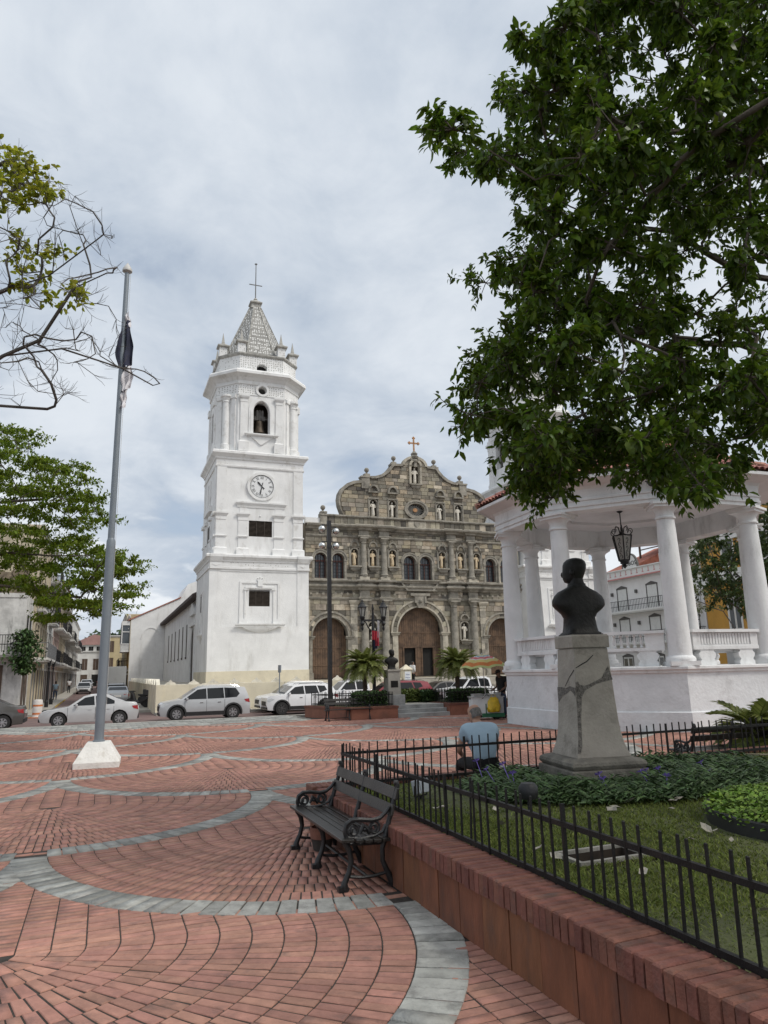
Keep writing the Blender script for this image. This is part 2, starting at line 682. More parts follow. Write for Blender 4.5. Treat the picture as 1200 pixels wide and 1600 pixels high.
cells = []                                # (a, b, angle, length, width, grey)
for i in range(-12, 14):
	for j in range(-3, 12):
		if (i + j) % 2:
			continue
		ca, cb = oa + i * PR, ob + j * PR
		if not any(paved(ca + dx, cb + dy) for dx in (-3, 0, 3) for dy in (-3, -1.5, 0, 3)):
			continue
		rings = [(PD - BW, PD, True)]
		r = PD - BW
		while r > 0.25:
			rings.append((max(0.02, r - 0.205), r, False))
			r -= 0.205
		for r0, r1, grey in rings:
			rm = (r0 + r1) / 2
			n = max(5, round(PI * rm / (0.135 if grey else BT)))
			for k in range(n):
				t = PI + PI * (k + 0.5) / n
				a, b = ca + rm * math.cos(t), cb + rm * math.sin(t)
				if paved(a, b) and (owner(a, b) == (i, j) if grey else touches(a, b, t, r1 - r0, .1, (i, j))):
					cells.append((a, b, t, r1 - r0, PI * rm / n, grey, (r1 - r0) / 2 / rm))
		for r0, r1, grey in rings[1:] + [(PD - BW, PD - BW + 0.17, False)]:
			rm = (r0 + r1) / 2
			for sgn in (-1, 1):           # above the centre the rows run on straight, up into the cusp
				for k in range(36):
					a, b = ca + sgn * rm, cb + BT / 2 + BT * k
					if paved(a, b) and touches(a, b, 0, r1 - r0, .1, (i, j)):
						cells.append((a, b, 0.0, r1 - r0, BT, False, 0.0))
		r = rings[-1][0]
		for k in range(36):               # the middle row of the cusp
			a, b = ca, cb + BT / 2 + BT * k
			if paved(a, b) and owner(a, b) == (i, j):
				cells.append((a, b, 0.0, 2 * r, BT, False, 0.0))
for i in range(90):                       # grey stone strip along the street
	for j in range(9):
		a, b = -16 + 0.42 * i + (j % 2) * .21, 25.35 + 0.17 + 0.33 * j
		if abs(a * CT - b * ST) < 0.8 * (a * ST + b * CT) + 1 and not (b > 24 and a > 7.0):
			cells.append((a, b, 0.0, 0.42, 0.33, True, 0.0))

def in_view(a, b):
	x, y = a * CT - b * ST, a * ST + b * CT
	f = y * math.cos(PITCH) - EYE * math.sin(PITCH)
	u = -y * math.sin(PITCH) - EYE * math.cos(PITCH)
	return abs(x) / f < 0.53 and u / f > -0.715

cells.sort(key=lambda c: (c[0] * CT - c[1] * ST) ** 2 + (c[0] * ST + c[1] * CT) ** 2)
near, rest, nn = [], [], 0
for c in cells:
	if nn < 300 and in_view(c[0], c[1]):
		near.append(c)
		nn += 1
	else:
		rest.append(c)
GW = 0.0120

def brick_mesh(L, Wd, m, tp=0.0):
	b = MB()
	l, w, c = L / 2, Wd / 2, 0.004
	vs = [(-l, -w, -.03), (l, -w, -.03), (l, w, -.03), (-l, w, -.03), (-l, -w, -c), (l, -w, -c), (l, w, -c), (-l, w, -c),
		  (-l + c, -w + c, 0), (l - c, -w + c, 0), (l - c, w - c, 0), (-l + c, w - c, 0)]
	fs = [(8, 9, 10, 11)]
	for q in range(4):
		e = (q + 1) % 4
		fs += [(q, e, 4 + e, 4 + q), (4 + q, 4 + e, 8 + e, 8 + q)]
	b.add([(x, y * (1 + tp * x / l), z) for x, y, z in vs], fs)
	return b.mesh('brick', m)

bm_cache = {}
for a, b, t, L, Wd, grey, tp in near:
	key = (grey, round(L, 2), round(Wd / 0.004), round(tp, 2))
	if key not in bm_cache:
		bm_cache[key] = brick_mesh(L - .0085, Wd - GW, M_grey_o if grey else M_brick_o, tp)
	inst('paving_stone' if grey else 'brick', bm_cache[key], plaza, (a, b, random.uniform(-.0022, .0022) + (.005 if grey else 0)),
		 (random.gauss(0, .006), random.gauss(0, .006), t + random.gauss(0, .012)))

def slabs(lst, name, m):
	n = len(lst)
	A = np.array([[c[0], c[1], c[2], c[3] - .0085, c[4] - GW, c[6]] for c in lst])
	t = A[:, 2] + rs.normal(0, .012, n)
	sx, sy = np.array([-1, 1, 1, -1]), np.array([-1, -1, 1, 1])
	lx, ly = A[:, 3:4] / 2 * sx, A[:, 4:5] / 2 * sy * (1 + A[:, 5:6] * sx)
	X = A[:, 0:1] + lx * np.cos(t)[:, None] - ly * np.sin(t)[:, None]
	Y = A[:, 1:2] + lx * np.sin(t)[:, None] + ly * np.cos(t)[:, None]
	Z = rs.uniform(-.0022, .0022, (n, 1)) + rs.normal(0, .0006, (n, 4)) + (.005 if lst[0][5] else 0)
	V = np.zeros((n, 8, 3))
	V[:, :4, 0], V[:, :4, 1], V[:, :4, 2] = X, Y, Z
	V[:, 4:, 0], V[:, 4:, 1], V[:, 4:, 2] = X, Y, -.03
	F = np.array([[0, 1, 2, 3], [4, 5, 1, 0], [5, 6, 2, 1], [6, 7, 3, 2], [7, 4, 0, 3]])
	idx = (F[None] + 8 * np.arange(n)[:, None, None]).reshape(-1)
	me = bpy.data.meshes.new(name)
	me.vertices.add(n * 8)
	me.vertices.foreach_set('co', V.reshape(-1))
	me.loops.add(len(idx))
	me.loops.foreach_set('vertex_index', idx.astype(np.int32))
	me.polygons.add(n * 5)
	me.polygons.foreach_set('loop_start', np.arange(0, len(idx), 4, dtype=np.int32))
	me.update(calc_edges=True)
	at = me.attributes.new('tone', 'FLOAT', 'FACE')
	at.data.foreach_set('value', np.repeat(rs.uniform(0, 1, n), 5))
	me.materials.append(m)
	o = bpy.data.objects.new(name, me)
	COL.objects.link(o)
	o.parent = plaza
	tag(o, kind='stuff')

slabs([c for c in rest if not c[5]], 'brick_paving', M_brick_s)
slabs([c for c in rest if c[5]], 'stone_paving', M_grey_s)

# ------------------------------------------------------------------ the church: materials
def dotmat(name, col, dot, scale, size, var=0.06, rough=0.8, stain=None):
	m = mat(name, col, rough, var, 1.5, 0.2, 25, stain=stain)
	nt = m.node_tree
	N, L = nt.nodes, nt.links
	p = N['Principled BSDF']
	old = p.inputs['Base Color'].links[0].from_socket
	t = N.new('ShaderNodeTexCoord')
	v = N.new('ShaderNodeTexVoronoi')
	v.inputs['Scale'].default_value = scale
	v.inputs['Randomness'].default_value = 0.35
	L.new(t.outputs['Object'], v.inputs['Vector'])
	r = N.new('ShaderNodeMapRange')
	r.inputs['From Min'].default_value, r.inputs['From Max'].default_value = size, size * 0.75
	L.new(v.outputs['Distance'], r.inputs['Value'])
	x = N.new('ShaderNodeMix')
	x.data_type = 'RGBA'
	L.new(r.outputs[0], x.inputs[0])
	L.new(old, x.inputs[6])
	x.inputs[7].default_value = (*dot, 1)
	L.new(x.outputs[2], p.inputs['Base Color'])
	return m

def stonemat(name, cols, rnd_obj, dirt=0.75):
	m = mat(name, (0.3, 0.27, 0.2), 0.9, 0.15, 3.0, 0.6, 14, stain=((0.045, 0.042, 0.036), dirt, 1.1),
			**({'rnd': 0.12} if rnd_obj else {'tint': True, 'rnd': 0.12}))
	nt = m.node_tree
	N, L = nt.nodes, nt.links
	mx = [n for n in N if n.type == 'MIX'][0]
	src = None
	if rnd_obj:
		src = [n for n in N if n.type == 'OBJECT_INFO'][0].outputs['Random']
	else:
		src = [n for n in N if n.type == 'ATTRIBUTE'][0].outputs['Fac']
	r = N.new('ShaderNodeValToRGB')
	e = r.color_ramp
	while len(e.elements) < len(cols):
		e.elements.new(0.5)
	for i, c in enumerate(cols):
		e.elements[i].position = i / (len(cols) - 1)
		e.elements[i].color = (*c, 1)
	L.new(src, r.inputs[0])
	L.new(r.outputs[0], mx.inputs[6])
	g = N.new('ShaderNodeMix')
	g.data_type = 'RGBA'
	g.blend_type = 'MULTIPLY'
	g.inputs[0].default_value = 1.0
	L.new(r.outputs[0], g.inputs[6])
	g.inputs[7].default_value = (0.72, 0.70, 0.68, 1)
	L.new(g.outputs[2], mx.inputs[7])
	return m

LIME = ((0.44, 0.42, 0.38), 0.55, 0.9)
M_white = mat('limewash', (0.80, 0.80, 0.79), 0.85, 0.035, 0.8, 0.5, 14, stain=((0.50, 0.49, 0.46), 0.55, 1.1), streak=0.22, wear=0.10)
M_trim = mat('limewash_trim', (0.76, 0.76, 0.75), 0.85, 0.05, 1.2, 0.25, 25, stain=(LIME[0], 0.6, 1.6))
M_inlay = dotmat('limewash_inlay', (0.76, 0.76, 0.75), (0.36, 0.36, 0.34), 5.5, 0.30, stain=(LIME[0], 0.5, 1.2))
M_nacre = dotmat('nacre_spire', (0.215, 0.21, 0.195), (0.70, 0.70, 0.68), 5.5, 0.40, 0.2, 0.55)
M_oldcap = mat('weathered_cap', (0.38, 0.37, 0.34), 0.9, 0.3, 2.5, 0.4, 20, stain=((0.12, 0.115, 0.10), 0.6, 1.8))
M_cream = mat('cream_plaster', (0.66, 0.60, 0.46), 0.88, 0.10, 0.7, 0.3, 18, stain=((0.33, 0.29, 0.22), 0.5, 0.9))
M_iron = mat('black_iron', (0.018, 0.018, 0.020), 0.5, 0.3, 12.0, 0.15, 60, spec=0.4)
M_dark = mat('dark_interior', (0.012, 0.011, 0.010), 0.9, 0.2)
M_louvre = mat('louvre_wood', (0.055, 0.042, 0.032), 0.7, 0.35, 6.0, 0.2)
M_door = mat('door_wood', (0.105, 0.062, 0.036), 0.65, 0.4, 2.5, 0.3, 30, stain=((0.04, 0.026, 0.018), 0.6, 2.0), streak=0.15)
M_redwood = mat('red_window_wood', (0.10, 0.032, 0.022), 0.6, 0.3, 4.0)
M_pane = glass('window_pane', (0.06, 0.07, 0.08))
M_bell = mat('bell_bronze', (0.075, 0.058, 0.042), 0.55, 0.4, 5.0, 0.2, metal=0.5)
M_marble = mat('statue_marble', (0.62, 0.58, 0.50), 0.6, 0.12, 7.0, 0.2, stain=((0.25, 0.22, 0.17), 0.5, 5.0))
M_sand = mat('statue_sandstone', (0.60, 0.48, 0.32), 0.75, 0.15, 7.0, 0.2, stain=((0.25, 0.19, 0.12), 0.5, 5.0))
WALLC = [(0.10, 0.093, 0.080), (0.20, 0.182, 0.145), (0.34, 0.305, 0.24), (0.24, 0.215, 0.17), (0.47, 0.40, 0.285),
		 (0.34, 0.31, 0.255), (0.15, 0.14, 0.12), (0.60, 0.54, 0.42)]
M_st_o = stonemat('church_stone_one', WALLC, True)
M_st_s = stonemat('church_stone', WALLC, False)
M_carved = mat('carved_stone', (0.275, 0.255, 0.215), 0.9, 0.3, 2.2, 0.6, 16, stain=((0.05, 0.047, 0.04), 0.8, 0.9))
M_carvel = mat('carved_stone_light', (0.42, 0.385, 0.315), 0.9, 0.25, 2.2, 0.6, 16, stain=((0.08, 0.074, 0.06), 0.7, 1.0))
M_backing = mat('stone_joints', (0.20, 0.175, 0.135), 0.95, 0.25, 3.0, 0.4, 30)
M_gold = mat('weathered_gilding', (0.42, 0.22, 0.10), 0.6, 0.3, 8.0)

CH = W(6.70, 51.11, 0.0)                       # front left foot of the left tower
CH = Vector((-12.4927, 50.0, 0.0))

def strips(mb, x0, x1, z0, z1, y0, y1, holes, dz=0.12, outline=None, mi=0):
	"""wall of thin courses that leaves the openings free; holes: functions z -> (lo, hi) or None"""
	n = max(1, round((z1 - z0) / dz))
	h = (z1 - z0) / n
	for k in range(n):
		za, zb = z0 + k * h, z0 + (k + 1) * h
		zm = (za + zb) / 2
		L, R = (x0, x1) if outline is None else outline(zm)
		if R - L < 0.02:
			continue
		cur = L
		iv = sorted(h_ for h_ in (f(zm) for f in holes) if h_)
		for lo, hi in iv:
			if lo > cur + 0.01:
				mb.box(cur, min(lo, R), y0, y1, za, zb, mi)
			cur = max(cur, hi)
		if cur < R - 0.01:
			mb.box(cur, R, y0, y1, za, zb, mi)

def arch_hole(c, hw, z0, sp, rise=None):
	rise = hw if rise is None else rise

	def f(z):
		if z < z0 or z > sp + rise:
			return None
		if z <= sp:
			return (c - hw, c + hw)
		w = hw * math.sqrt(max(0.0, 1 - ((z - sp) / rise) ** 2))
		return (c - w, c + w) if w > 0.02 else None
	return f

def rect_hole(a, b, z0, z1):
	return lambda z: (a, b) if z0 < z < z1 else None

def arch_pts(c, hw, z0, sp, rise=None, n=14):
	rise = hw if rise is None else rise
	return [(c + hw, z0)] + circ(c, sp, hw, 0, 180, n, rise) + [(c - hw, z0)]

def band(mb, inner, outer, y0, y1, mi=0):
	"""strip between two outlines of equal length, thick from y0 (front) to y1"""
	n = len(inner)
	vs = [(p[0], y0, p[1]) for p in inner] + [(p[0], y0, p[1]) for p in outer] + [(p[0], y1, p[1]) for p in inner] + [(p[0], y1, p[1]) for p in outer]
	fs = []
	for i in range(n - 1):
		j = i + 1
		fs += [(i, j, n + j, n + i)[::-1], (i, 2 * n + i, 2 * n + j, j)[::-1], (n + i, n + j, 3 * n + j, 3 * n + i)[::-1]]
	fs += [(0, n, 3 * n, 2 * n), (n - 1, 3 * n - 1, 4 * n - 1, 2 * n - 1)[::-1]]
	mb.add(vs, fs, mi)

def louvre(parent, x0, x1, z0, z1, y):
	o = MB()
	o.box(x0, x1, y + 0.16, y + 0.2, z0, z1)
	w = o.build('window', M_dark, parent)
	s = MB()
	n = max(6, round((z1 - z0) / 0.09))
	for k in range(n):
		z = z0 + (k + 0.5) * (z1 - z0) / n
		s.obox(((x0 + x1) / 2, y + 0.08, z), (x1 - x0, 0.09, 0.022), rx=0.6)
	for t in (1 / 3, 2 / 3):
		s.box(x0 + (x1 - x0) * t - .02, x0 + (x1 - x0) * t + .02, y + 0.02, y + 0.04, z0, z1)
	s.build('louvre_slats', M_louvre, w)

def text_mesh(s, size, depth=0.01):
	cu = bpy.data.curves.new('lettering', 'FONT')
	cu.body = s
	cu.size = size
	cu.extrude = depth / 2
	cu.align_x = 'CENTER'
	cu.align_y = 'CENTER'
	cu.resolution_u = 3
	o = bpy.data.objects.new('lettering', cu)
	COL.objects.link(o)
	dg = bpy.context.evaluated_depsgraph_get()
	me = bpy.data.meshes.new_from_object(o.evaluated_get(dg))
	bpy.data.objects.remove(o)
	bpy.data.curves.remove(cu)
	return me

def lettering(name, s, size, material, parent, loc, rot=(PI / 2, 0, 0), depth=0.01):
	me = text_mesh(s, size, depth)
	me.materials.clear()
	me.materials.append(material)
	return inst(name, me, parent, loc, rot)

# ------------------------------------------------------------------ bell tower
def bell_tower(loc, label):
	T = thing('bell_tower', loc, TH, label, 'bell tower', 'white bell towers of the church')
	c = 3.635
	# lower storey
	m = MB()
	m.box(0.3, 6.97, 0.3, 7.27, 1.0, 9.3)
	H = [rect_hole(2.85, 4.37, 6.27, 7.45)]
	strips(m, 0.0, 7.27, 1.82, 9.3, 0.05, 0.3, H, 0.197)
	m.box(0.0, 0.78, 0.0, 0.05, 1.82, 8.83)
	m.box(6.40, 7.27, 0.0, 0.05, 1.82, 8.83)
	m.box(0.78, 6.40, 0.0, 0.05, 1.82, 4.92)
	m.box(0.0, 7.27, 0.0, 0.05, 8.83, 9.3)
	m.box(0.0, 0.3, 0.3, 7.27, 1.82, 9.3)
	m.box(6.97, 7.27, 0.3, 7.27, 1.82, 9.3)
	m.build('lower_storey', M_white, T)
	m = MB()
	m.box(-0.03, 7.30, -0.03, 7.28, 0.6, 1.82)
	m.build('plinth', M_cream, T)
	louvre(T, 2.85, 4.37, 6.27, 7.45, 0.05)
	m = MB()                                   # frame with ears, keystone and a bracketed sill
	for x0, x1, z0, z1, p in ((2.16, 2.34, 5.42, 8.12, .06), (4.94, 5.12, 5.42, 8.12, .06), (2.34, 4.94, 7.98, 8.12, .06),
							  (2.52, 2.64, 5.42, 7.62, .07), (4.60, 4.72, 5.42, 7.62, .07), (2.56, 4.72, 7.62, 7.74, .10),
							  (2.48, 2.78, 7.50, 7.60, .11), (4.48, 4.78, 7.50, 7.60, .11), (2.16, 2.72, 5.10, 5.42, .12), (4.60, 5.16, 5.10, 5.42, .12)):
		m.box(x0, x1, 0.05 - p, 0.052, z0, z1)
	m.box(3.46, 3.82, -0.10, 0.06, 7.76, 8.18)
	m.box(3.40, 3.88, -0.05, 0.06, 8.18, 8.24)
	for dx in (-0.17, 0, 0.17):
		m.ball((3.64 + dx, -0.02, 8.42 - abs(dx) * .3), 0.055, 8)
	m.moulding([(0, 5.10), (.30, 5.10), (.30, 5.02), (.24, 4.95), (.24, 4.88), (0, 4.88)], 2.11, 5.16, 0.0)
	pr = []
	for t in range(9):
		q = t / 8
		pr.append((0.22 * (1 - q ** 1.6), 4.88 - 0.46 * q, 1.22 * (1 - q ** 1.5) + 0.06))
	rings = [[(3.635 - hw, 0.0, z), (3.635 - hw, -o, z), (3.635 + hw, -o, z), (3.635 + hw, 0.0, z)] for o, z, hw in pr]
	m.loft(rings[::-1])
	m.build('window_surround', M_trim, T)
	# side niche bracket on the street side
	m = MB()
	m.box(-0.06, 0.0, 3.2, 3.4, 4.6, 7.6)
	m.box(-0.06, 0.0, 4.2, 4.4, 4.6, 7.6)
	m.box(-0.08, 0.0, 3.2, 4.4, 7.5, 7.7)
	m.box(-0.22, 0.0, 3.0, 4.6, 4.45, 4.6)
	m.loft([[(0, 3.1, 4.45), (-.2, 3.1, 4.45), (-.2, 4.5, 4.45), (0, 4.5, 4.45)], [(0, 3.6, 3.9), (-.03, 3.6, 3.9), (-.03, 4.0, 3.9), (0, 4.0, 3.9)]][::-1])
	m.build('window_surround', M_trim, T)
	m = MB()
	m.box(-0.02, 0.0, 3.4, 4.2, 6.2, 7.4)
	m.build('window', M_louvre, T)
	sq = [(0, 0), (7.27, 0), (7.27, 7.27), (0, 7.27)]
	m = MB()
	m.ringmould(sq, [(0, 8.98), (.07, 8.98), (.07, 9.12), (.025, 9.14)])
	m.ringmould(sq, [(.025, 9.50), (.08, 9.52), (.09, 9.62), (.20, 9.78), (.27, 9.84), (.27, 9.98), (.22, 10.06), (-.3, 10.10)])
	for x0, x1 in ((0, 0.9), (6.37, 7.27)):
		m.moulding([(0, 9.0), (.10, 9.0), (.10, 9.50), (.16, 9.52), (.30, 9.84), (.30, 10.03), (0, 10.07)], x0 + .0, x1 - .0, -0.02, ends=False)
	m.build('cornice', M_trim, T)
	m = MB()
	m.ringmould(sq, [(.026, 9.14), (.028, 9.50)])
	m.build('frieze', M_inlay, T)
	m = MB()
	for x in (0.45, 3.64, 6.82):
		m.prism([(x - .28, 9.31), (x, 9.18), (x + .28, 9.31), (x, 9.44)], -0.145 if x != 3.64 else -.045, 0.0, 'y')
		m.next()
	pieces(m, 'frieze_lozenge', M_trim, T)
	# middle storey
	lo, hi = 0.36, 6.91
	m = MB()
	m.box(lo + .3, hi - .3, lo + .3, hi, 10.0, 16.9)
	strips(m, lo, hi, 10.0, 16.9, lo, lo + .3, [rect_hole(2.81, 4.55, 11.50, 12.70)], 0.1)
	m.box(lo, lo + .3, lo + .3, hi, 10.0, 16.9)
	m.box(hi - .3, hi, lo + .3, hi, 10.0, 16.9)
	m.build('middle_storey', M_white, T)
	louvre(T, 2.81, 4.55, 11.50, 12.70, lo)
	m = MB()

	def pilaster(x0, x1, top, face):
		y = lo
		m.box(x0, x1, y - .05, y, 10.06, top)
		m.moulding([(0, 10.06), (.12, 10.06), (.12, 10.55), (.06, 10.62), (0, 10.62)], x0, x1, y - .05)
		m.moulding([(0, 11.40), (.08, 11.42), (.10, 11.50), (0, 11.54)], x0, x1, y - .05)
		m.moulding([(0, 12.66), (.03, 12.68), (.03, 12.92), (.10, 13.02), (.17, 13.12), (.17, 13.24), (0, 13.27)], x0, x1, y - .05)
	for x0, x1, top in ((0.40, 1.12, 16.75), (2.02, 2.70, 13.2), (4.68, 5.38, 13.2), (6.16, 6.88, 16.75)):
		pilaster(x0, x1, top, 0)
	for x0, x1 in ((2.1, 2.62), (4.76, 5.3)):
		m.box(x0, x1, lo - .03, lo, 13.27, 13.66)
	m.moulding([(0, 13.64), (.05, 13.66), (.08, 13.80), (.20, 13.98), (.20, 14.10), (0, 14.13)], 1.98, 5.44, lo)
	m.box(3.62, 3.66, lo - .02, lo, 13.0, 13.64)
	m.ball((3.64, lo - .02, 13.05), 0.07, 8)
	for y0, y1 in ((0.45, 1.15), (2.3, 2.9), (4.6, 5.2), (6.1, 6.8)):
		m.box(lo - .05, lo, y0, y1, 10.06, 13.0 if 2 < y0 < 6 else 16.7)
		m.box(lo - .20, lo, y0 - .1, y1 + .1, 13.0, 13.25)
		m.box(lo - .12, lo, y0 - .05, y1 + .05, 11.4, 11.54)
		m.box(lo - .14, lo, y0 - .06, y1 + .06, 10.06, 10.6)
	m.box(lo - .24, lo, 2.2, 5.3, 13.66, 14.1)
	m.box(lo - .08, lo, 3.0, 3.2, 14.2, 16.2)
	m.box(lo - .08, lo, 4.3, 4.5, 14.2, 16.2)
	m.box(lo - .14, lo, 2.9, 4.6, 14.1, 14.25)
	m.build('pilasters', M_trim, T)
	m = MB()
	m.box(lo - .02, lo, 3.2, 4.3, 11.5, 12.7)
	m.build('window', M_louvre, T)
	sq2 = [(lo, lo), (hi, lo), (hi, hi), (lo, hi)]
	m = MB()
	m.ringmould(sq2, [(0, 16.70), (.07, 16.70), (.09, 16.82), (.03, 16.85)])
	m.ringmould(sq2, [(.03, 17.26), (.10, 17.30), (.12, 17.42), (.28, 17.60), (.36, 17.68), (.36, 17.84), (.30, 17.92), (-.4, 17.98)])
	m.build('cornice', M_trim, T)
	m = MB()
	m.ringmould(sq2, [(.031, 16.85), (.033, 17.26)])
	m.build('frieze', M_inlay, T)
	# clock
	K0 = MB()
	cz, cx = 15.33, 3.72
	K0.prism(circ(cx, cz, 1.10, 0, 360, 40)[:-1], lo - 0.05, lo, 'y')
	ring_o = circ(cx, cz, 1.10, 0, 360, 40)
	ring_i = circ(cx, cz, 0.90, 0, 360, 40)
	band(K0, ring_i, ring_o, lo - 0.14, lo - 0.05)
	ck = K0.build('clock', M_trim, T)
	f = MB()
	f.prism(circ(cx, cz, 0.895, 0, 360, 40)[:-1], lo - 0.085, lo - 0.051, 'y')
	fo = f.build('clock_face', mat('clock_white', (0.74, 0.75, 0.75), 0.5, 0.02), ck)
	f = MB()
	band(f, circ(cx, cz, 0.855, 0, 360, 40), circ(cx, cz, 0.882, 0, 360, 40), lo - 0.09, lo - 0.084)
	for k in range(60):
		a = 2 * PI * k / 60
		f.obox((cx + .82 * math.sin(a), lo - .087, cz + .82 * math.cos(a)), (.012 if k % 5 else .03, .006, .07), ry=a)
	f.build('minute_ring', M_iron, ck)
	for k, s in enumerate(('XII', 'I', 'II', 'III', 'IV', 'V', 'VI', 'VII', 'VIII', 'IX', 'X', 'XI')):
		a = 2 * PI * k / 12
		me = text_mesh(s, 0.30, 0.008)
		me.materials.clear()
		me.materials.append(M_iron)
		R = Matrix.Translation((cx + .66 * math.sin(a), lo - .09, cz + .66 * math.cos(a))) @ Matrix.Rotation(a, 4, 'Y') @ Matrix.Rotation(PI / 2, 4, 'X') @ Matrix.Diagonal((0.72, 1.0, 1, 1))
		o = inst('numeral', me, ck)
		o.matrix_local = R
	for ang, ln, w, tail in ((316, 0.50, 0.085, 0.26), (192.5, 0.74, 0.06, 0.30)):
		f = MB()
		a = math.radians(ang)
		s_, c_ = math.sin(a), math.cos(a)
		pts = [(-w / 2, -tail), (w / 2, -tail), (w * .35, 0), (w * .8, ln * .72), (0, ln), (-w * .8, ln * .72), (-w * .35, 0)]
		f.prism([(cx + x * c_ + z * s_, cz - x * s_ + z * c_) for x, z in pts], lo - .115 - ln * .02, lo - .10 - ln * .02, 'y')
		f.build('clock_hand', M_iron, ck)
	# belfry, an octagon with short corner sides
	A, Bh = 3.22, 1.80
	octo = [(c - Bh, c - A), (c + Bh, c - A), (c + A, c - Bh), (c + A, c + Bh), (c + Bh, c + A), (c - Bh, c + A), (c - A, c + Bh), (c - A, c - Bh)]
	yf = c - A
	m = MB()

	def og(z, hw=.605, z0=19.5, sp=21.25, top=22.16):
		if z < z0 or z > top:
			return None
		if z < sp:
			return (c - hw, c + hw)
		t = (z - sp) / (top - sp)
		w = hw * (1 - t ** 2.2) ** 0.62
		return (c - w, c + w) if w > .03 else None
	strips(m, c - Bh, c + Bh, 17.9, 23.75, yf, yf + .45, [og, lambda z: (c + .05 - math.sqrt(max(0, .32 ** 2 - (z - 23.05) ** 2)), c + .05 + math.sqrt(max(0, .32 ** 2 - (z - 23.05) ** 2))) if abs(z - 23.05) < .31 else None], 0.065)
	for i in range(1, 8):                     # the other seven sides
		p, q = Vector(octo[i]), Vector(octo[(i + 1) % 8])
		d = (q - p).normalized()
		nn_ = Vector((d.y, -d.x))
		if i in (2, 6):                       # side openings
			L = (q - p).length
			segs = ((0, L / 2 - .6, 17.9, 23.75), (L / 2 + .6, L, 17.9, 23.75), (L / 2 - .6, L / 2 + .6, 17.9, 19.5), (L / 2 - .6, L / 2 + .6, 21.9, 23.75))
		else:
			segs = ((0, (q - p).length, 17.9, 23.75),)
		for s0, s1, z0, z1 in segs:
			a_, b_2 = p + d * s0, p + d * s1
			a2, b2 = a_ - nn_ * .45, b_2 - nn_ * .45
			m.prism([tuple(a_), tuple(b_2), tuple(b2), tuple(a2)], z0, z1, 'z')
	m.prism([(c + (x - c) * .9, c + (y - c) * .9) for x, y in octo], 17.9, 18.6, 'z')
	m.build('belfry', M_white, T)
	m = MB()
	m.prism([(c + (x - c) * .85, c + (y - c) * .85) for x, y in octo], 23.5, 23.7, 'z')
	m.build('belfry_ceiling', M_louvre, T)
	m = MB()                                  # window trim
	def ogp(hw, z0, sp, top, n=16):
		r = [(c + hw, z0)]
		for k in range(n + 1):
			t = k / n
			r.append((c + hw * (1 - t ** 2.2) ** 0.62, sp + (top - sp) * t))
		l = [(2 * c - x, z) for x, z in r[::-1]]
		return r + l[1:]
	band(m, ogp(.66, 19.45, 21.25, 22.2), ogp(.98, 19.45, 21.3, 22.52), yf - .07, yf + .01)
	m.box(c - .85, c - .66, yf - .10, yf, 19.45, 21.3)
	m.box(c + .66, c + .85, yf - .10, yf, 19.45, 21.3)
	m.moulding([(0, 19.45), (.30, 19.45), (.30, 19.36), (.2, 19.28), (0, 19.26)], c - 1.05, c + 1.05, yf)
	m.prism([(c - .85, 19.26), (c + .85, 19.26), (c + .06, 18.62), (c - .06, 18.62)], yf - .10, yf, 'y')
	band(m, circ(c + .05, 23.05, .34, 0, 360, 24), circ(c + .05, 23.05, .52, 0, 360, 24), yf - .10, yf + .01)
	for x0, x1 in ((c - 1.62, c - 1.10), (c + 1.10, c + 1.62)):
		m.box(x0, x1, yf - .09, yf, 18.0, 22.0)
		m.moulding([(0, 18.0), (.12, 18.0), (.12, 18.75), (.04, 18.85), (0, 18.85)], x0, x1, yf - .09)
		m.moulding([(0, 21.95), (.03, 21.97), (.03, 22.18), (.12, 22.3), (.16, 22.4), (.16, 22.52), (0, 22.54)], x0, x1, yf - .09)
	for i in (1, 7, 3, 5):                    # engaged columns on the corner sides, pilasters either side
		p, q = Vector(octo[i]), Vector(octo[(i + 1) % 8])
		mid = (p + q) / 2
		d = (q - p).normalized()
		nn_ = Vector((d.y, -d.x))
		pr_ = [(.38, 18.0), (.38, 18.55), (.30, 18.62), (.28, 18.8), (.25, 21.7), (.25, 21.95), (.30, 22.0), (.27, 22.1), (.36, 22.3), (.46, 22.4), (.46, 22.54)]
		m.lathe(pr_, 16, (mid.x + nn_.x * .12, mid.y + nn_.y * .12, 0))
		for s in (-.62, .62):
			e = mid + d * s
			ra = math.atan2(d.y, d.x)
			m.obox((e.x, e.y, 20.2), (.34, .16, 4.2), ra)
			m.obox((e.x, e.y, 22.4), (.50, .34, .28), ra)
			m.obox((e.x, e.y, 18.4), (.44, .26, .8), ra)
	for i in (2, 6):
		p, q = Vector(octo[i]), Vector(octo[(i + 1) % 8])
		d = (q - p).normalized()
		nn_ = Vector((d.y, -d.x))
		for s in (.42, .58 * 0 + (q - p).length - .42):
			e = p + d * s
			m.obox((e.x + nn_.x * .03, e.y + nn_.y * .03, 20.2), (.5, .16, 4.3), math.atan2(d.y, d.x))
			m.obox((e.x + nn_.x * .06, e.y + nn_.y * .06, 22.3), (.7, .30, .5), math.atan2(d.y, d.x))
			m.obox((e.x + nn_.x * .06, e.y + nn_.y * .06, 18.4), (.62, .28, .85), math.atan2(d.y, d.x))
	m.ringmould(octo, [(0, 22.56), (.05, 22.57), (.05, 22.62), (0, 22.64)])
	m.build('belfry_trim', M_trim, T)
	m = MB()
	m.ringmould(octo, [(.012, 22.64), (.014, 23.42)][:2])
	fr = m.build('frieze', M_inlay, T)
	# keep the round window clear of the frieze band
	bmx = bmesh.new()
	bmx.from_mesh(fr.data)
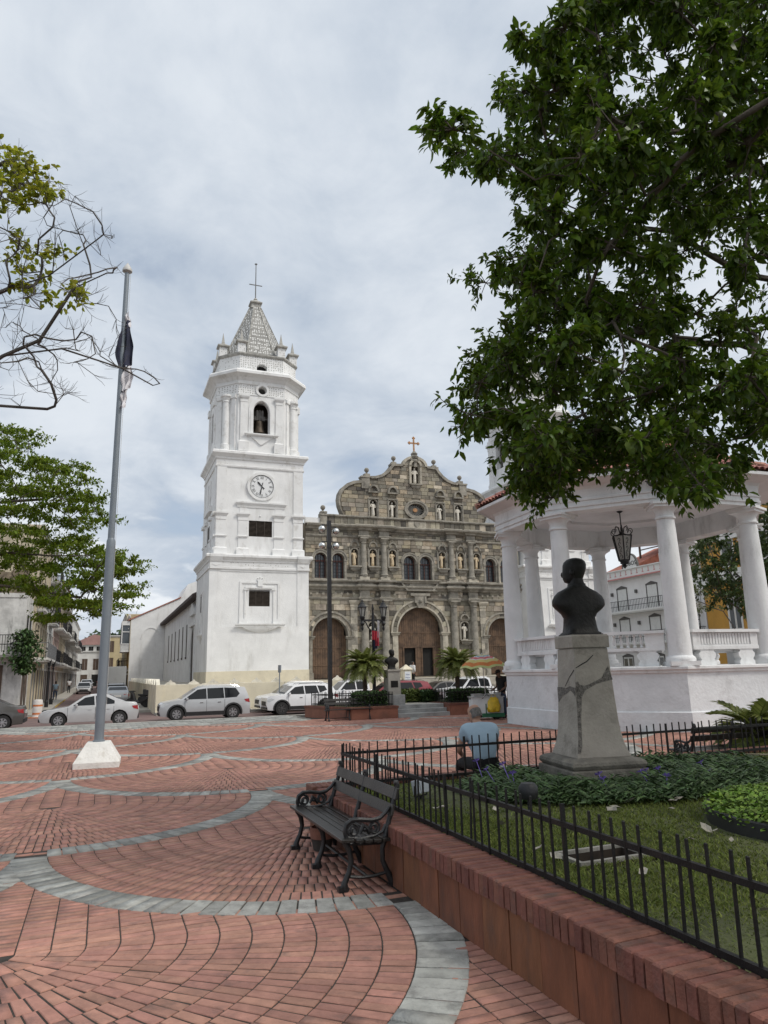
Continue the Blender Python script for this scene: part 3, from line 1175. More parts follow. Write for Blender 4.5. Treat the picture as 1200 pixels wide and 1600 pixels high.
	for f_ in list(bmx.faces):
		ctr = f_.calc_center_median()
		if len(f_.verts) > 4 or (abs(ctr.x - c) < 0.1 and ctr.y < c - 3):
			bmx.faces.remove(f_)
	bmx.to_mesh(fr.data)
	bmx.free()
	m = MB()
	for x0, x1 in ((c - Bh, c + .05 - .54), (c + .05 + .54, c + Bh)):
		m.box(x0, x1, yf - .012, yf + .02, 22.64, 23.42)
		m.next()
	pieces(m, 'frieze', M_inlay, T)
	m = MB()
	m.ringmould(octo, [(0, 23.42), (.08, 23.44), (.10, 23.56), (.04, 23.58), (.06, 23.72), (.26, 23.95), (.46, 24.08), (.62, 24.14), (.62, 24.34), (.52, 24.48), (-.3, 24.60)])
	m.build('cornice', M_trim, T)
	par = [(c + (x - c) * .95, c + (y - c) * .95) for x, y in octo]
	ypf = c - A * .95
	m = MB()
	strips(m, c - Bh * .95, c + Bh * .95, 24.5, 25.92, ypf, ypf + .5, [arch_hole(c + .03, .41, 24.62, 25.02, .30)], 0.05)
	for i in range(1, 8):
		p, q = Vector(par[i]), Vector(par[(i + 1) % 8])
		d = (q - p).normalized()
		nn_ = Vector((d.y, -d.x))
		m.prism([tuple(p), tuple(q), tuple(q - nn_ * .5), tuple(p - nn_ * .5)], 24.5, 25.92, 'z')
	m.build('parapet', M_inlay, T)
	m = MB()
	m.box(c - .5, c + .55, ypf + .5, ypf + .55, 24.55, 25.4)
	m.build('window', M_dark, T)
	m = MB()
	m.ringmould(par, [(0, 25.88), (.07, 25.90), (.14, 26.0), (.14, 26.10), (-.35, 26.22)])
	m.build('parapet_cap', M_oldcap, T)
	m = MB()
	r8 = lambda r, z: [(c + r * math.cos(PI / 8 + k * PI / 4), c + r * math.sin(PI / 8 + k * PI / 4), z) for k in range(8)]
	m.loft([r8(3.0, 26.05), r8(2.72, 26.6), r8(.52, 31.6)])
	sp = m.build('spire', M_nacre, T)
	m = MB()
	for k in range(8):
		a = PI / 8 + k * PI / 4
		m.bar((c + 2.73 * math.cos(a), c + 2.73 * math.sin(a), 26.6), (c + .53 * math.cos(a), c + .53 * math.sin(a), 31.6), .10, .08)
	m.build('spire_rib', M_oldcap, sp)
	m = MB()
	m.ringmould([(c - .36, c - .36), (c + .36, c - .36), (c + .36, c + .36), (c - .36, c + .36)], [(0.02, 31.5), (.10, 31.55), (.02, 31.65), (.02, 31.95), (.14, 32.02), (.14, 32.12), (0, 32.2), (-.2, 32.4)])
	m.lathe([(.16, 32.35), (.10, 32.42), (.17, 32.5), (.12, 32.6)], 10, (c, c, 0))
	m.build('spire_cap', M_oldcap, T)
	m = MB()
	m.tube([(c, c, 32.5), (c, c, 35.8)], [.05, .035], 8)
	m.bar((c - .55, c, 33.87), (c + .55, c, 33.87), .06)
	m.ball((c, c, 35.85), .09, 8)
	for k in range(4):
		a = k * PI / 4 + .3
		m.bar((c - .13 * math.cos(a), c - .13 * math.sin(a), 35.85), (c + .13 * math.cos(a), c + .13 * math.sin(a), 35.85), .025)
	m.build('cross', mat('grey_iron', (0.16, 0.16, 0.16), 0.55, 0.2), T)
	pm = MB()
	pm.ringmould([(-.30, -.30), (.30, -.30), (.30, .30), (-.30, .30)], [(.0, 0), (0, .80)], 1)
	pm.ringmould([(-.30, -.30), (.30, -.30), (.30, .30), (-.30, .30)], [(.02, .80), (.16, .88), (.16, .97), (.02, 1.05), (-.10, 1.15)], 0)
	pm.loft([[(.2 * s * math.cos(k * PI / 2 + PI / 4), .2 * s * math.sin(k * PI / 2 + PI / 4), z) for k in range(4)] for s, z in ((1.1, 1.1), (.85, 1.25), (.06, 2.15))], 0)
	pme = pm.mesh('pinnacle', [M_oldcap, M_inlay])
	for i in range(8):
		p = Vector(par[i])
		q = Vector((c, c)) + (p - Vector((c, c))) * 0.92
		d = Vector(par[(i + 1) % 8]) - p
		inst('pinnacle', pme, T, (q.x, q.y, 26.08), (0, 0, 0 if i % 8 in (0, 1, 4, 5) else 0))
	# bell with its wooden yoke
	m = MB()
	bc = (c, yf + .75, 0)
	m.lathe([(.46, 19.75), (.47, 19.80), (.41, 19.92), (.33, 20.15), (.29, 20.45), (.27, 20.7), (.20, 20.80), (.06, 20.84)], 20, bc)
	bell = m.build('bell', M_bell, T, smooth=40)
	m = MB()
	m.box(c - .42, c + .42, yf + .6, yf + .9, 20.85, 21.15)
	m.box(c - .30, c + .30, yf + .62, yf + .88, 21.15, 21.6)
	for dx in (-.2, 0, .2):
		m.box(c + dx - .05, c + dx + .05, yf + .56, yf + .94, 20.8, 21.65)
	m.bar((c - .9, yf + .75, 21.0), (c + .9, yf + .75, 21.0), .09)
	m.build('bell_yoke', mat('yoke_wood', (0.11, 0.105, 0.10), 0.8, 0.3, 5.0), bell)
	m = MB()
	m.tube([(c, yf + .75, 20.4), (c, yf + .75, 19.62)], [.02, .05], 6)
	m.build('clapper', M_iron, bell)
	m = MB()                                   # dark sheet added behind the bell, standing in for the belfry's shade
	m.box(c - 1.5, c + 1.5, yf + 1.9, yf + 2.0, 18.6, 23.5)
	m.build('belfry_shade_sheet', M_louvre, T)
	return T

tower = bell_tower(CH, 'tall white bell tower with the round clock, left of the stone church front')
tower2 = copy_tree(tower)
tower2.location = CH + W(26.05, 0, 0)
tower2['label'] = 'white bell tower half hidden behind the bandstand, right of the stone church front'

# ------------------------------------------------------------------ stone church front
random.seed(21)
UC, YF = 16.65, 1.0                           # centre line and wall face (local to the church's left front foot)
church = thing('church', CH, TH, 'old stone church front with arched wooden doors, statue niches and curved gable between white towers', 'church')

holes = []
side_doors = [(UC - 7.45, 1.42, 1.15, 4.25), (UC + 7.45, 1.42, 1.15, 4.25)]
main_door = (UC, 1.97, 1.15, 4.53)
openings = [arch_hole(c, hw, z0, sp) for c, hw, z0, sp in side_doors + [main_door]]
ring_open = [arch_hole(c, hw + .26, z0 - .2, sp) for c, hw, z0, sp in side_doors + [main_door]]
WINS = []
for c, hw in ((UC - 8.17, .51), (UC - 6.75, .51), (UC + 6.68, .50), (UC + 8.10, .50), (UC - .72, .56), (UC + .69, .56)):
	z0 = 8.62
	sp = 10.62 - hw
	WINS.append((c, hw, z0, sp))
	openings.append(arch_hole(c, hw, z0, sp))
	ring_open.append(arch_hole(c, hw + .14, z0 - .15, sp))
NICHES = []                                   # (centre, half width, z0, spring, kind)
for dx in (-5.40, -3.85, -2.18, 2.20, 3.92, 5.42):
	NICHES.append((UC + dx, .30, 9.64, 10.72, 'up'))
for dx in (-3.74, -2.08, 2.20, 3.90):
	NICHES.append((UC + dx, .31, 13.64, 14.78, 'gable'))
for dx in (-4.0, 4.0):
	NICHES.append((UC + dx, .36, 3.88, 4.98, 'low'))
NICHES.append((UC + .02, .34, 16.62, 17.95, 'top'))
for c, hw, z0, sp, k in NICHES:
	openings.append(arch_hole(c, hw, z0, sp))
	ring_open.append(arch_hole(c, hw + .12, z0 - .1, sp + .05))
RX, RZ, RC = .74, .52, (UC, 14.46)
openings.append(lambda z: (UC - RX * math.sqrt(max(0, 1 - ((z - RC[1]) / RZ) ** 2)), UC + RX * math.sqrt(max(0, 1 - ((z - RC[1]) / RZ) ** 2))) if abs(z - RC[1]) < RZ - .01 else None)
ring_open.append(lambda z: (UC - (RX + .2) * math.sqrt(max(0, 1 - ((z - RC[1]) / (RZ + .17)) ** 2)), UC + (RX + .2) * math.sqrt(max(0, 1 - ((z - RC[1]) / (RZ + .17)) ** 2))) if abs(z - RC[1]) < RZ + .15 else None)

# outline of the gable: round lobes, swept volutes, flat top
lobe_c = [(6.26, 13.62), (6.46, 13.95), (6.62, 14.4), (6.68, 14.9), (6.6, 15.4), (6.35, 15.85), (5.95, 16.2), (5.4, 16.45), (4.75, 16.56), (4.74, 16.78), (3.98, 16.95)]
vol = [(3.98, 16.95), (3.5, 17.0), (3.0, 17.17), (2.55, 17.48), (2.2, 17.85), (1.98, 18.16), (1.15, 18.22)]
OUT = lobe_c + vol[1:]

def gable_hw(z):
	for i in range(len(OUT) - 1):
		(x0, z0), (x1, z1) = OUT[i], OUT[i + 1]
		if z0 <= z <= z1 and z1 > z0:
			return x0 + (x1 - x0) * (z - z0) / (z1 - z0)
	return OUT[-1][0] if z > OUT[-1][1] else OUT[0][0]

m = MB()
strips(m, 7.25, 26.10, 0.3, 12.85, YF + .03, YF + .6, openings, 0.10)
strips(m, 8.60, 25.3, 12.85, 13.6, YF + .03, YF + .6, [], 0.3)
strips(m, 0, 0, 13.6, 18.2, YF + .03, YF + .6, openings, 0.06, outline=lambda z: (UC - gable_hw(z) + .03, UC + gable_hw(z) - .03))
wall = m.build('stone_wall', M_backing, church)
m = MB()
m.box(7.25, 26.1, YF + .62, YF + .8, 1.0, 13.0)
m.prism([(UC - x * .985, z - .02) for x, z in OUT] + [(UC + x * .985, z - .02) for x, z in OUT[::-1]], YF + .62, YF + .9, 'y')
m.build('inner_wall', M_dark, church)

# the blocks of the wall, course by course, proud of their joints
blocks = []

def courses(zs, xl, xr, free, lens, proud=.03, outline=None, tones=(0, 1)):
	for k in range(len(zs) - 1):
		za, zb = zs[k], zs[k + 1]
		L, R = (xl, xr) if outline is None else outline(za, zb)
		iv = []
		for f in free:
			h_ = [f(z) for z in (za + .01, (za + zb) / 2, zb - .01)]
			h_ = [q for q in h_ if q]
			if h_:
				iv.append((min(q[0] for q in h_), max(q[1] for q in h_)))
		iv.sort()
		cur = L
		segs = []
		for lo, hi in iv:
			if lo > cur + .05:
				segs.append((cur, min(lo, R)))
			cur = max(cur, hi)
		if cur < R - .05:
			segs.append((cur, R))
		for s0, s1 in segs:
			x = s0
			while x < s1 - .02:
				ln = random.uniform(*lens)
				if s1 - (x + ln) < lens[0] * .6:
					ln = s1 - x
				e = min(x + ln, s1)
				blocks.append((x, e, za, zb, proud + random.uniform(-.008, .012), random.uniform(*tones)))
				x = e

def zsteps(a, b, hs):
	out, z = [a], a
	while z < b - .12:
		z += random.uniform(*hs)
		out.append(min(z, b))
	out[-1] = b
	return out

courses(zsteps(1.0, 7.0, (.36, .52)), 7.27, 26.08, ring_open, (.45, .95), tones=(.1, 1))
courses(zsteps(7.18, 7.80, (.30, .34)), 7.27, 26.08, ring_open, (.5, 1.1))
courses(zsteps(8.45, 11.9, (.26, .36)), 7.27, 26.08, ring_open, (.35, .85))
courses(zsteps(12.02, 12.5, (.24, .26)), 7.27, 26.08, [], (.35, .7))
courses([12.92, 13.5], 8.60, 25.3, [], (.30, .62), tones=(.3, 1))
gz_ = zsteps(13.66, 18.15, (.30, .36))
courses(gz_, 0, 0, ring_open, (.42, .85), outline=lambda a, b: (UC - min(gable_hw(a), gable_hw(b)) + .16, UC + min(gable_hw(a), gable_hw(b)) - .16), tones=(.15, .92))

def block_mesh(dx, dz, mat_, d=.05):
	b = MB()
	x, z, c = dx / 2 - .011, dz / 2 - .011, .012
	vs = [(-x, 0, -z), (x, 0, -z), (x, 0, z), (-x, 0, z), (-x, -d + c, -z), (x, -d + c, -z), (x, -d + c, z), (-x, -d + c, z),
		  (-x + c, -d, -z + c), (x - c, -d, -z + c), (x - c, -d, z - c), (-x + c, -d, z - c)]
	fs = [(8, 9, 10, 11)]
	for q in range(4):
		e = (q + 1) % 4
		fs += [(q, e, 4 + e, 4 + q), (4 + q, 4 + e, 8 + e, 8 + q)]
	b.add(vs, fs)
	return b

blocks.sort(key=lambda q: -(q[1] - q[0]) * (q[3] - q[2]))
cache = {}
mrest = MB()
for i, (x0, x1, z0, z1, pr, tn) in enumerate(blocks):
	dx, dz = x1 - x0, z1 - z0
	if i < 300:
		key = (round(dx, 1), round(dz, 2))
		if key not in cache:
			cache[key] = block_mesh(1, 1, M_st_o).mesh('stone_block', M_st_o)
			me = cache[key]
		b = block_mesh(dx, dz, M_st_o)
		o = inst('stone_block', b.mesh('stone_block', M_st_o), wall, ((x0 + x1) / 2, YF + .05 - pr, (z0 + z1) / 2))
	else:
		b = block_mesh(dx, dz, M_st_s)
		cx, cz = (x0 + x1) / 2, (z0 + z1) / 2
		mrest.add([(v[0] + cx, v[1] + YF + .05 - pr, v[2] + cz) for v in b.v], b.f, 0, tn)
tag(mrest.build('stone_blocks', M_st_s, wall, tone=True), kind='stuff')

# cornices, friezes and their breaks over the columns
COLX = (-4.70, -2.98, 2.98, 4.78)
low_ent = [(0, 6.98), (.10, 7.0), (.14, 7.08), (.16, 7.16), (.06, 7.2)]
low_cor = [(.06, 7.72), (.16, 7.76), (.20, 7.86), (.40, 7.98), (.42, 8.08), (.34, 8.12), (.18, 8.14), (.18, 8.32), (.40, 8.36), (.42, 8.46), (.30, 8.52), (0, 8.54)]
up_ent = [(0, 11.86), (.10, 11.88), (.14, 11.98), (.06, 12.04)]
up_cor = [(.06, 12.44), (.16, 12.48), (.20, 12.58), (.42, 12.68), (.46, 12.80), (.36, 12.88), (0, 12.94)]
attic = [(0, 13.46), (.12, 13.48), (.18, 13.56), (.16, 13.66), (0, 13.70)]
m = MB()
for prof in (low_ent, low_cor, up_ent, up_cor):
	m.moulding(prof, 7.28, 26.06, YF, ends=False)
	for dx in COLX:
		w = .42
		m.moulding(prof, UC + dx - w, UC + dx + w, YF - .34)
		m.box(UC + dx - w, UC + dx + w, YF - .34, YF, prof[0][1] + .01, prof[-1][1] - .01)
	m.moulding(prof, UC - 5.75, UC - 5.0, YF - .06)
	m.moulding(prof, UC + 5.2, UC + 5.95, YF - .06)
for dx in COLX:
	w = .40
	m.box(UC + dx - w, UC + dx + w, YF - .32, YF, 7.18, 7.74)
	m.box(UC + dx - w, UC + dx + w, YF - .32, YF, 12.0, 12.46)
m.moulding(attic, 8.60, 25.3, YF)
m.build('cornice', M_carved, church, bevel=0)
m = MB()                                       # raised centre of the lower cornice
m.prism([(UC - 1.35, 7.75), (UC + 1.5, 7.75), (UC + 1.0, 8.2), (UC + 1.0, 8.38), (UC - .9, 8.38), (UC - .9, 8.2)], YF - .30, YF, 'y')
m.moulding([(0, 8.30), (.12, 8.34), (.16, 8.44), (.34, 8.52), (.34, 8.60), (0, 8.62)], UC - 1.35, UC + 1.45, YF - .22)
for s in (-1, 1):
	m.prism([(UC + s * 1.5, 8.36), (UC + s * 1.62, 8.30), (UC + s * 1.15, 7.72), (UC + s * 1.0, 7.76)], YF - .38, YF, 'y')
m.build('door_hood', M_carved, church)
m = MB()
m.box(7.3, 8.55, YF + .02, YF + .5, 12.9, 13.35)
m.build('parapet', M_white, church)
m = MB()
m.box(25.4, 26.06, YF + .02, YF + .5, 12.9, 13.35)
m.build('parapet', M_white, church)
# attic end blocks, coping of the gable, pedestals with ball finials
m = MB()
for x in (8.72, 25.1):
	m.next()
	m.box(x - .27, x + .27, YF - .12, YF + .5, 12.92, 13.72)
	m.moulding([(0, 13.72), (.06, 13.74), (.06, 13.84), (0, 13.88)], x - .22, x + .22, YF - .1)
	m.box(x - .22, x + .22, YF - .1, YF + .4, 13.72, 13.87)
pieces(m, 'attic_block', M_carved, church)
m = MB()
for s in (-1, 1):
	for pts, th in ((lobe_c[:9], .16), (vol, .14)):
		inner = [(UC + s * (x - th * .6), z - th) for x, z in pts]
		outer = [(UC + s * (x + .05), z + .05) for x, z in pts]
		if s > 0:
			inner, outer = inner[::-1], outer[::-1]
		band(m, inner, outer, YF - .16, YF + .62)
		m.next()
pieces(m, 'gable_coping', M_carved, church)
m = MB()
for s in (-1, 1):
	m.box(UC + s * 4.40 - .34, UC + s * 4.40 + .34, YF - .14, YF + .5, 15.95, 17.0)
	m.box(UC + s * 4.40 - .40, UC + s * 4.40 + .40, YF - .2, YF + .5, 16.86, 16.98)
	m.box(UC + s * 4.22 - .24, UC + s * 4.22 + .24, YF - .05, YF + .4, 16.98, 17.22)
	m.next()
	m.box(UC + s * 1.86 - .30, UC + s * 1.86 + .30, YF - .14, YF + .5, 18.12, 18.26)
	m.box(UC + s * 1.83 - .20, UC + s * 1.83 + .20, YF - .02, YF + .4, 18.26, 18.42)
	m.next()
pieces(m, 'finial_pedestal', M_carved, church)
fin = MB()
fin.lathe([(.12, 0), (.08, .05), (.07, .12), (.10, .16)], 12)
fin.ball((0, 0, .34), .20, 14)
fme = fin.mesh('ball_finial', M_carved, 50)
for x, z in ((8.72, 13.86), (25.1, 13.86), (UC - 4.22, 17.21), (UC + 4.22, 17.21), (UC - 1.83, 18.41), (UC + 1.83, 18.41)):
	inst('ball_finial', fme, church, (x, YF + .12, z))
# crowning arch and cross
m = MB()
band(m, circ(UC, 18.2, .92, 0, 180, 20, .62), circ(UC, 18.2, 1.14, 0, 180, 20, .84), YF - .16, YF + .3)
m.prism(circ(UC, 18.2, .93, 0, 180, 20, .63), YF + .0, YF + .2, 'y')
m.build('crowning_arch', M_carvel, church)
m = MB()
m.lathe([(.32, 18.85), (.36, 19.0), (.24, 19.12), (.30, 19.25), (.16, 19.4), (.10, 19.5)], 10, (UC, YF - .02, 0))
m.box(UC - .10, UC + .14, YF - .2, YF, 18.1, 18.9)
m.ball((UC, YF - .22, 18.62), .15, 10)
for s in (-1, 1):
	m.obox((UC + s * .26, YF - .2, 18.66), (.42, .10, .14), ry=-s * .5)
m.build('cross_pedestal', M_carved, church)
m = MB()
zc = 20.15
for p, q in (((UC, zc - .75), (UC, zc + .45)), ((UC - .38, zc + .05), (UC + .38, zc + .05))):
	m.bar((p[0], YF, p[1]), (q[0], YF, q[1]), .11)
for dx, dz in ((-.4, .05), (.4, .05), (0, .5)):
	for a, b in ((0, 0), (.08, 0), (-.08, 0), (0, .08), (0, -.08)):
		m.ball((UC + dx + a, YF, zc + dz + b), .075, 8)
m.build('gable_cross', M_gold, church, smooth=50)

# columns, pilasters and their pedestals
colm = MB()
colm.lathe([(.30, 0), (.30, .10), (.34, .14), (.30, .22), (.25, .28), (.235, 1.0), (.20, 2.55), (.20, 2.62), (.24, 2.66), (.21, 2.74), (.30, 2.92), (.34, 3.0)], 16)
colm.box(-.34, .34, -.34, .34, 3.0, 3.10)
cme = colm.mesh('column', M_carved, 40)
coll = MB()
coll.lathe([(.38, 0), (.38, .14), (.42, .18), (.36, .30), (.31, .38), (.30, 1.6), (.25, 4.35), (.25, 4.42), (.30, 4.48), (.26, 4.58), (.36, 4.78), (.40, 4.86)], 18)
coll.box(-.42, .42, -.42, .42, 4.86, 4.98)
clme = coll.mesh('column', M_carved, 40)
for i, dx in enumerate(COLX):
	inst('column', cme, church, (UC + dx, YF - .16, 8.78))
	inst('column', clme, church, (UC + dx, YF - .2, 2.02))
m = MB()
for dx in COLX:
	m.next()
	m.box(UC + dx - .42, UC + dx + .42, YF - .60, YF, 0.6, 1.85)
	m.box(UC + dx - .48, UC + dx + .48, YF - .66, YF, 1.85, 2.02)
	m.box(UC + dx - .48, UC + dx + .48, YF - .66, YF, 0.6, 1.1)
	m.next()
	m.box(UC + dx - .40, UC + dx + .40, YF - .40, YF, 8.5, 8.78)
	m.box(UC + dx - .26, UC + dx + .26, YF - .02, YF + .05, 8.78, 11.86)
pieces(m, 'column_pedestal', M_carvel, church)
m = MB()
for dx in (-5.55, 5.68):
	zz_, k = 1.0, 0
	while zz_ < 6.5:
		m.box(UC + dx - .27, UC + dx + .27, YF - .10 - .01 * (k % 2), YF, zz_, min(zz_ + .505, 6.5), k % 2)
		zz_ += .52
		k += 1
	m.moulding([(0, 6.45), (.04, 6.47), (.04, 6.6), (.14, 6.75), (.18, 6.85), (.18, 6.96), (0, 6.98)], UC + dx - .27, UC + dx + .27, YF - .10)
	m.next()
pieces(m, 'banded_pilaster', [M_carvel, M_carved], church)
m = MB()
m.box(25.5, 26.08, YF - .12, YF, .6, 6.98)
m.box(25.5, 26.08, YF - .10, YF, 8.5, 11.9)
m.next()
m.box(7.27, 7.62, YF - .10, YF, .6, 6.98)
pieces(m, 'corner_pilaster', M_carvel, church)

# doors with planks, arches
def arched_door(c, hw, z0, sp, ring, planks, small=None):
	d = MB()
	y = YF + .42
	w = 2 * hw / planks
	for k in range(planks):
		x0, x1 = c - hw + k * w, c - hw + (k + 1) * w
		xm = max(abs(x0 + .0 - c), abs(x1 - c))
		top = sp + math.sqrt(max(0, hw * hw - min(xm, hw) ** 2)) + .05
		zb = z0
		if small and any(s0 < (x0 + x1) / 2 < s1 for s0, s1, h in small):
			zb = small[0][2]
		j = random.uniform(-.006, .006)
		d.box(x0 + .008, x1 - .008, y + j, y + .06, zb, top)
	for z in (z0 + .9, z0 + 2.2, sp - .1):
		if z < sp and (not small or z > small[0][2]):
			d.box(c - hw + .02, c + hw - .02, y - .03, y + .02, z, z + .09)
	dr = d.build('door', M_door, church)
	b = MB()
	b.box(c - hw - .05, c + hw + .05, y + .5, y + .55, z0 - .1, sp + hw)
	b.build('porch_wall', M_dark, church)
	if small:
		f = MB()
		for s0, s1, h in small:
			for x0, x1, z0_, z1_ in ((s0 - .07, s0 + .03, z0, h), (s1 - .03, s1 + .07, z0, h), (s0 - .07, s1 + .07, h - .02, h + .08)):
				f.box(x0, x1, y - .05, y + .04, z0_, z1_)
		f.build('wicket_frame', M_door, dr)
	n = 17 if hw > 1.8 else 13
	for k in range(n):                        # voussoirs
		a0, a1 = PI * k / n, PI * (k + 1) / n
		v = MB()
		g = .006
		pts = []
		for r in (hw - .02, hw + ring):
			for a in ((a0 + g, (a0 + a1) / 2, a1 - g) if r < hw else (a1 - g, (a0 + a1) / 2, a0 + g)):
				pts.append((c + r * math.cos(a), sp + r * math.sin(a)))
		v.prism(pts, YF - .10 - random.uniform(0, .02), YF + .42, 'y')
		v.build('voussoir', M_st_o, church)
	a = MB()
	band(a, circ(c, sp, hw + ring, 0, 180, 24), circ(c, sp, hw + ring + .14, 0, 180, 24), YF - .17, YF)
	band(a, circ(c, sp, hw - .03, 0, 180, 24), circ(c, sp, hw + .10, 0, 180, 24), YF - .14, YF + .3)
	for s in (-1, 1):
		x0, x1 = sorted((c + s * (hw - .03), c + s * (hw + ring)))
		a.box(x0, x1, YF - .10, YF + .42, z0 - .15, sp - .28)
		a.moulding([(0, sp - .28), (.04, sp - .26), (.10, sp - .12), (.14, sp - .08), (.14, sp - .01), (0, sp)], x0 - .06, x1 + .04, YF - .1)
		a.box(x0 - .06, x1 + .04, YF - .1, YF + .42, sp - .2, sp - .005)
		a.box(x0 - .05, x1 + .05, YF - .2, YF + .4, z0 - .3, z0 + .42)
	a.build('door_arch', M_carvel if hw > 1.8 else M_carved, church)
	return dr

for c, hw, z0, sp in side_doors:
	arched_door(c, hw, z0, sp, .30, 15)
arched_door(*main_door, .42, 21, small=[(UC - 1.30, UC - .27, 3.33), (UC + .29, UC + 1.30, 3.33)])
m = MB()                                       # carved keystone
m.prism([(UC - .62, 7.5), (UC + .62, 7.5), (UC + .40, 6.9), (UC + .22, 6.42), (UC - .22, 6.42), (UC - .40, 6.9)], YF - .30, YF, 'y')
m.box(UC - .85, UC + .85, YF - .34, YF, 7.36, 7.56)
m.box(UC - .5, UC - .34, YF - .36, YF, 6.8, 7.3)
m.box(UC + .34, UC + .5, YF - .36, YF, 6.8, 7.3)
m.ball((UC, YF - .3, 6.95), .16, 10)
m.build('keystone', M_carved, church)

# windows
for c, hw, z0, sp in WINS:
	y = YF + .30
	f = MB()
	band(f, arch_pts(c, hw - .10, z0, sp), arch_pts(c, hw + .02, z0, sp), y, y + .10)
	f.box(c - hw, c + hw, y - .02, y + .1, z0, z0 + .08)
	f.box(c - hw + .05, c + hw - .05, y - .02, y + .08, sp - .18, sp - .04)
	f.box(c - .03, c + .03, y - .01, y + .08, z0, sp - .1)
	w = f.build('window', M_redwood, church)
	g = MB()
	g.prism(arch_pts(c, hw - .02, z0, sp), y + .05, y + .07, 'y')
	g.build('pane', M_pane, w)
	g = MB()
	for t in (.2, .4, .6, .8):
		x = c - hw + 2 * hw * t
		g.box(x - .016, x + .016, y - .06, y - .03, z0 + .05, sp + math.sqrt(max(0, hw * hw - (x - c) ** 2)) - .03)
	z = z0 + .26
	while z < sp:
		g.box(c - hw + .03, c + hw - .03, y - .055, y - .035, z - .014, z + .014)
		z += .26
	g.build('window_bars', M_iron, w)
	a = MB()
	band(a, circ(c, sp, hw - .02, 0, 180, 18), circ(c, sp, hw + .20, 0, 180, 18), YF - .10, YF + .3)
	band(a, circ(c, sp, hw + .15, 0, 180, 18), circ(c, sp, hw + .24, 0, 180, 18), YF - .14, YF)
	for s in (-1, 1):
		x0, x1 = sorted((c + s * (hw - .02), c + s * (hw + .16)))
		a.box(x0, x1, YF - .06, YF + .3, z0, sp - .12)
		a.box(x0 - .03, x1 + .03, YF - .10, YF + .3, sp - .13, sp)
	a.box(c - hw - .2, c + hw + .2, YF - .12, YF + .35, z0 - .14, z0)
	a.build('window_arch', M_carved, church)
for s in (UC - 7.46, UC - .015, UC + 7.39):
	a = MB()
	a.lathe([(.13, 8.5), (.13, 8.6), (.10, 8.66), (.085, 8.8), (.075, 9.9), (.11, 9.98), (.13, 10.08)], 10, (s, YF - .16, 0))
	a.build('colonnette', M_carvel, church, smooth=40)

# niches: lining, hood, corbel
for c, hw, z0, sp, kind in NICHES:
	n_ = MB()
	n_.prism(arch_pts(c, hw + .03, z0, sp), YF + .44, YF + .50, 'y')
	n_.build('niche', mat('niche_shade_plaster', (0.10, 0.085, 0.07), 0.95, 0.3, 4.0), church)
	a = MB()
	band(a, arch_pts(c, hw - .01, z0, sp), arch_pts(c, hw + .09, z0, sp), YF - .05, YF + .45)
	if kind in ('up', 'low'):
		for s in (-1, 1):
			x0, x1 = sorted((c + s * (hw + .08), c + s * (hw + .17)))
			a.box(x0, x1, YF - .09, YF, z0, sp + hw + .04)
		a.moulding([(0, sp + hw + .04), (.06, sp + hw + .06), (.12, sp + hw + .12), (0, sp + hw + .16)], c - hw - .17, c + hw + .17, YF)
		zt = sp + hw + .18
		band(a, circ(c, zt, hw - .04, 0, 180, 12, .34), circ(c, zt, hw + .08, 0, 180, 12, .46), YF - .12, YF)
		a.ball((c, YF - .05, zt + .52), .07, 8)
	elif kind == 'gable':
		for s in (-1, 1):
			x0, x1 = sorted((c + s * (hw + .06), c + s * (hw + .14)))
			a.box(x0, x1, YF - .10, YF, z0, sp + hw + .06)
		a.box(c - hw - .14, c + hw + .14, YF - .12, YF, sp + hw + .04, sp + hw + .14)
		zt = 15.74
		band(a, circ(c, zt, hw - .0, 0, 180, 14, .42), circ(c, zt, hw + .14, 0, 180, 14, .56), YF - .26, YF)
		a.box(c - hw - .14, c + hw + .14, YF - .24, YF, zt - .12, zt)
	else:
		for s in (-1, 1):
			x0, x1 = sorted((c + s * (hw + .06), c + s * (hw + .22)))
			a.box(x0, x1, YF - .16, YF, z0, sp + .25)
		band(a, circ(c, sp + .25, hw + .04, 0, 180, 14, .36), circ(c, sp + .25, hw + .24, 0, 180, 14, .54), YF - .25, YF)
	a.build('niche_frame', M_carvel if kind == 'top' else M_carved, church)
	if kind != 'gable':
		a = MB()
		w = hw + .20
		rings = []
		for z, q, o in ((z0, 1.0, .34), (z0 - .10, 1.0, .34), (z0 - .16, .8, .24), (z0 - .30, .7, .20), (z0 - .42, .3, .08)):
			rings.append([(c - w * q, YF, z), (c - w * q, YF - o, z), (c + w * q, YF - o, z), (c + w * q, YF, z)])
		a.loft(rings[::-1])
		a.build('corbel', M_carved, church)

# rose window
m = MB()
for r0, r1, d in ((0, .20, .10), (.16, .32, .16)):
	band(m, circ(UC, RC[1], RX + r0, 0, 360, 32, RZ + r0 * .9), circ(UC, RC[1], RX + r1, 0, 360, 32, RZ + r1 * .9), YF - d, YF + .3)
rose = m.build('rose_window', M_carved, church)
m = MB()
for k in range(20):
	a = 2 * PI * k / 20
	p = (UC + RX * math.cos(a), YF + .2, RC[1] + RZ * math.sin(a))
	m.bar((UC + .16 * math.cos(a), YF + .2, RC[1] + .13 * math.sin(a)), p, .035)
m.build('rose_spoke', M_carved, rose)
m = MB()
m.prism(circ(UC, RC[1], RX + .05, 0, 360, 32, RZ + .05)[:-1], YF + .3, YF + .32, 'y')
m.build('pane', M_pane, rose)
m = MB()
m.prism([(UC + .2 * math.cos(a), RC[1] + .17 * math.sin(a)) for a in [k * PI / 6 for k in range(12)]], YF + .12, YF + .28, 'y')
m.build('rose_hub', M_gold, rose)
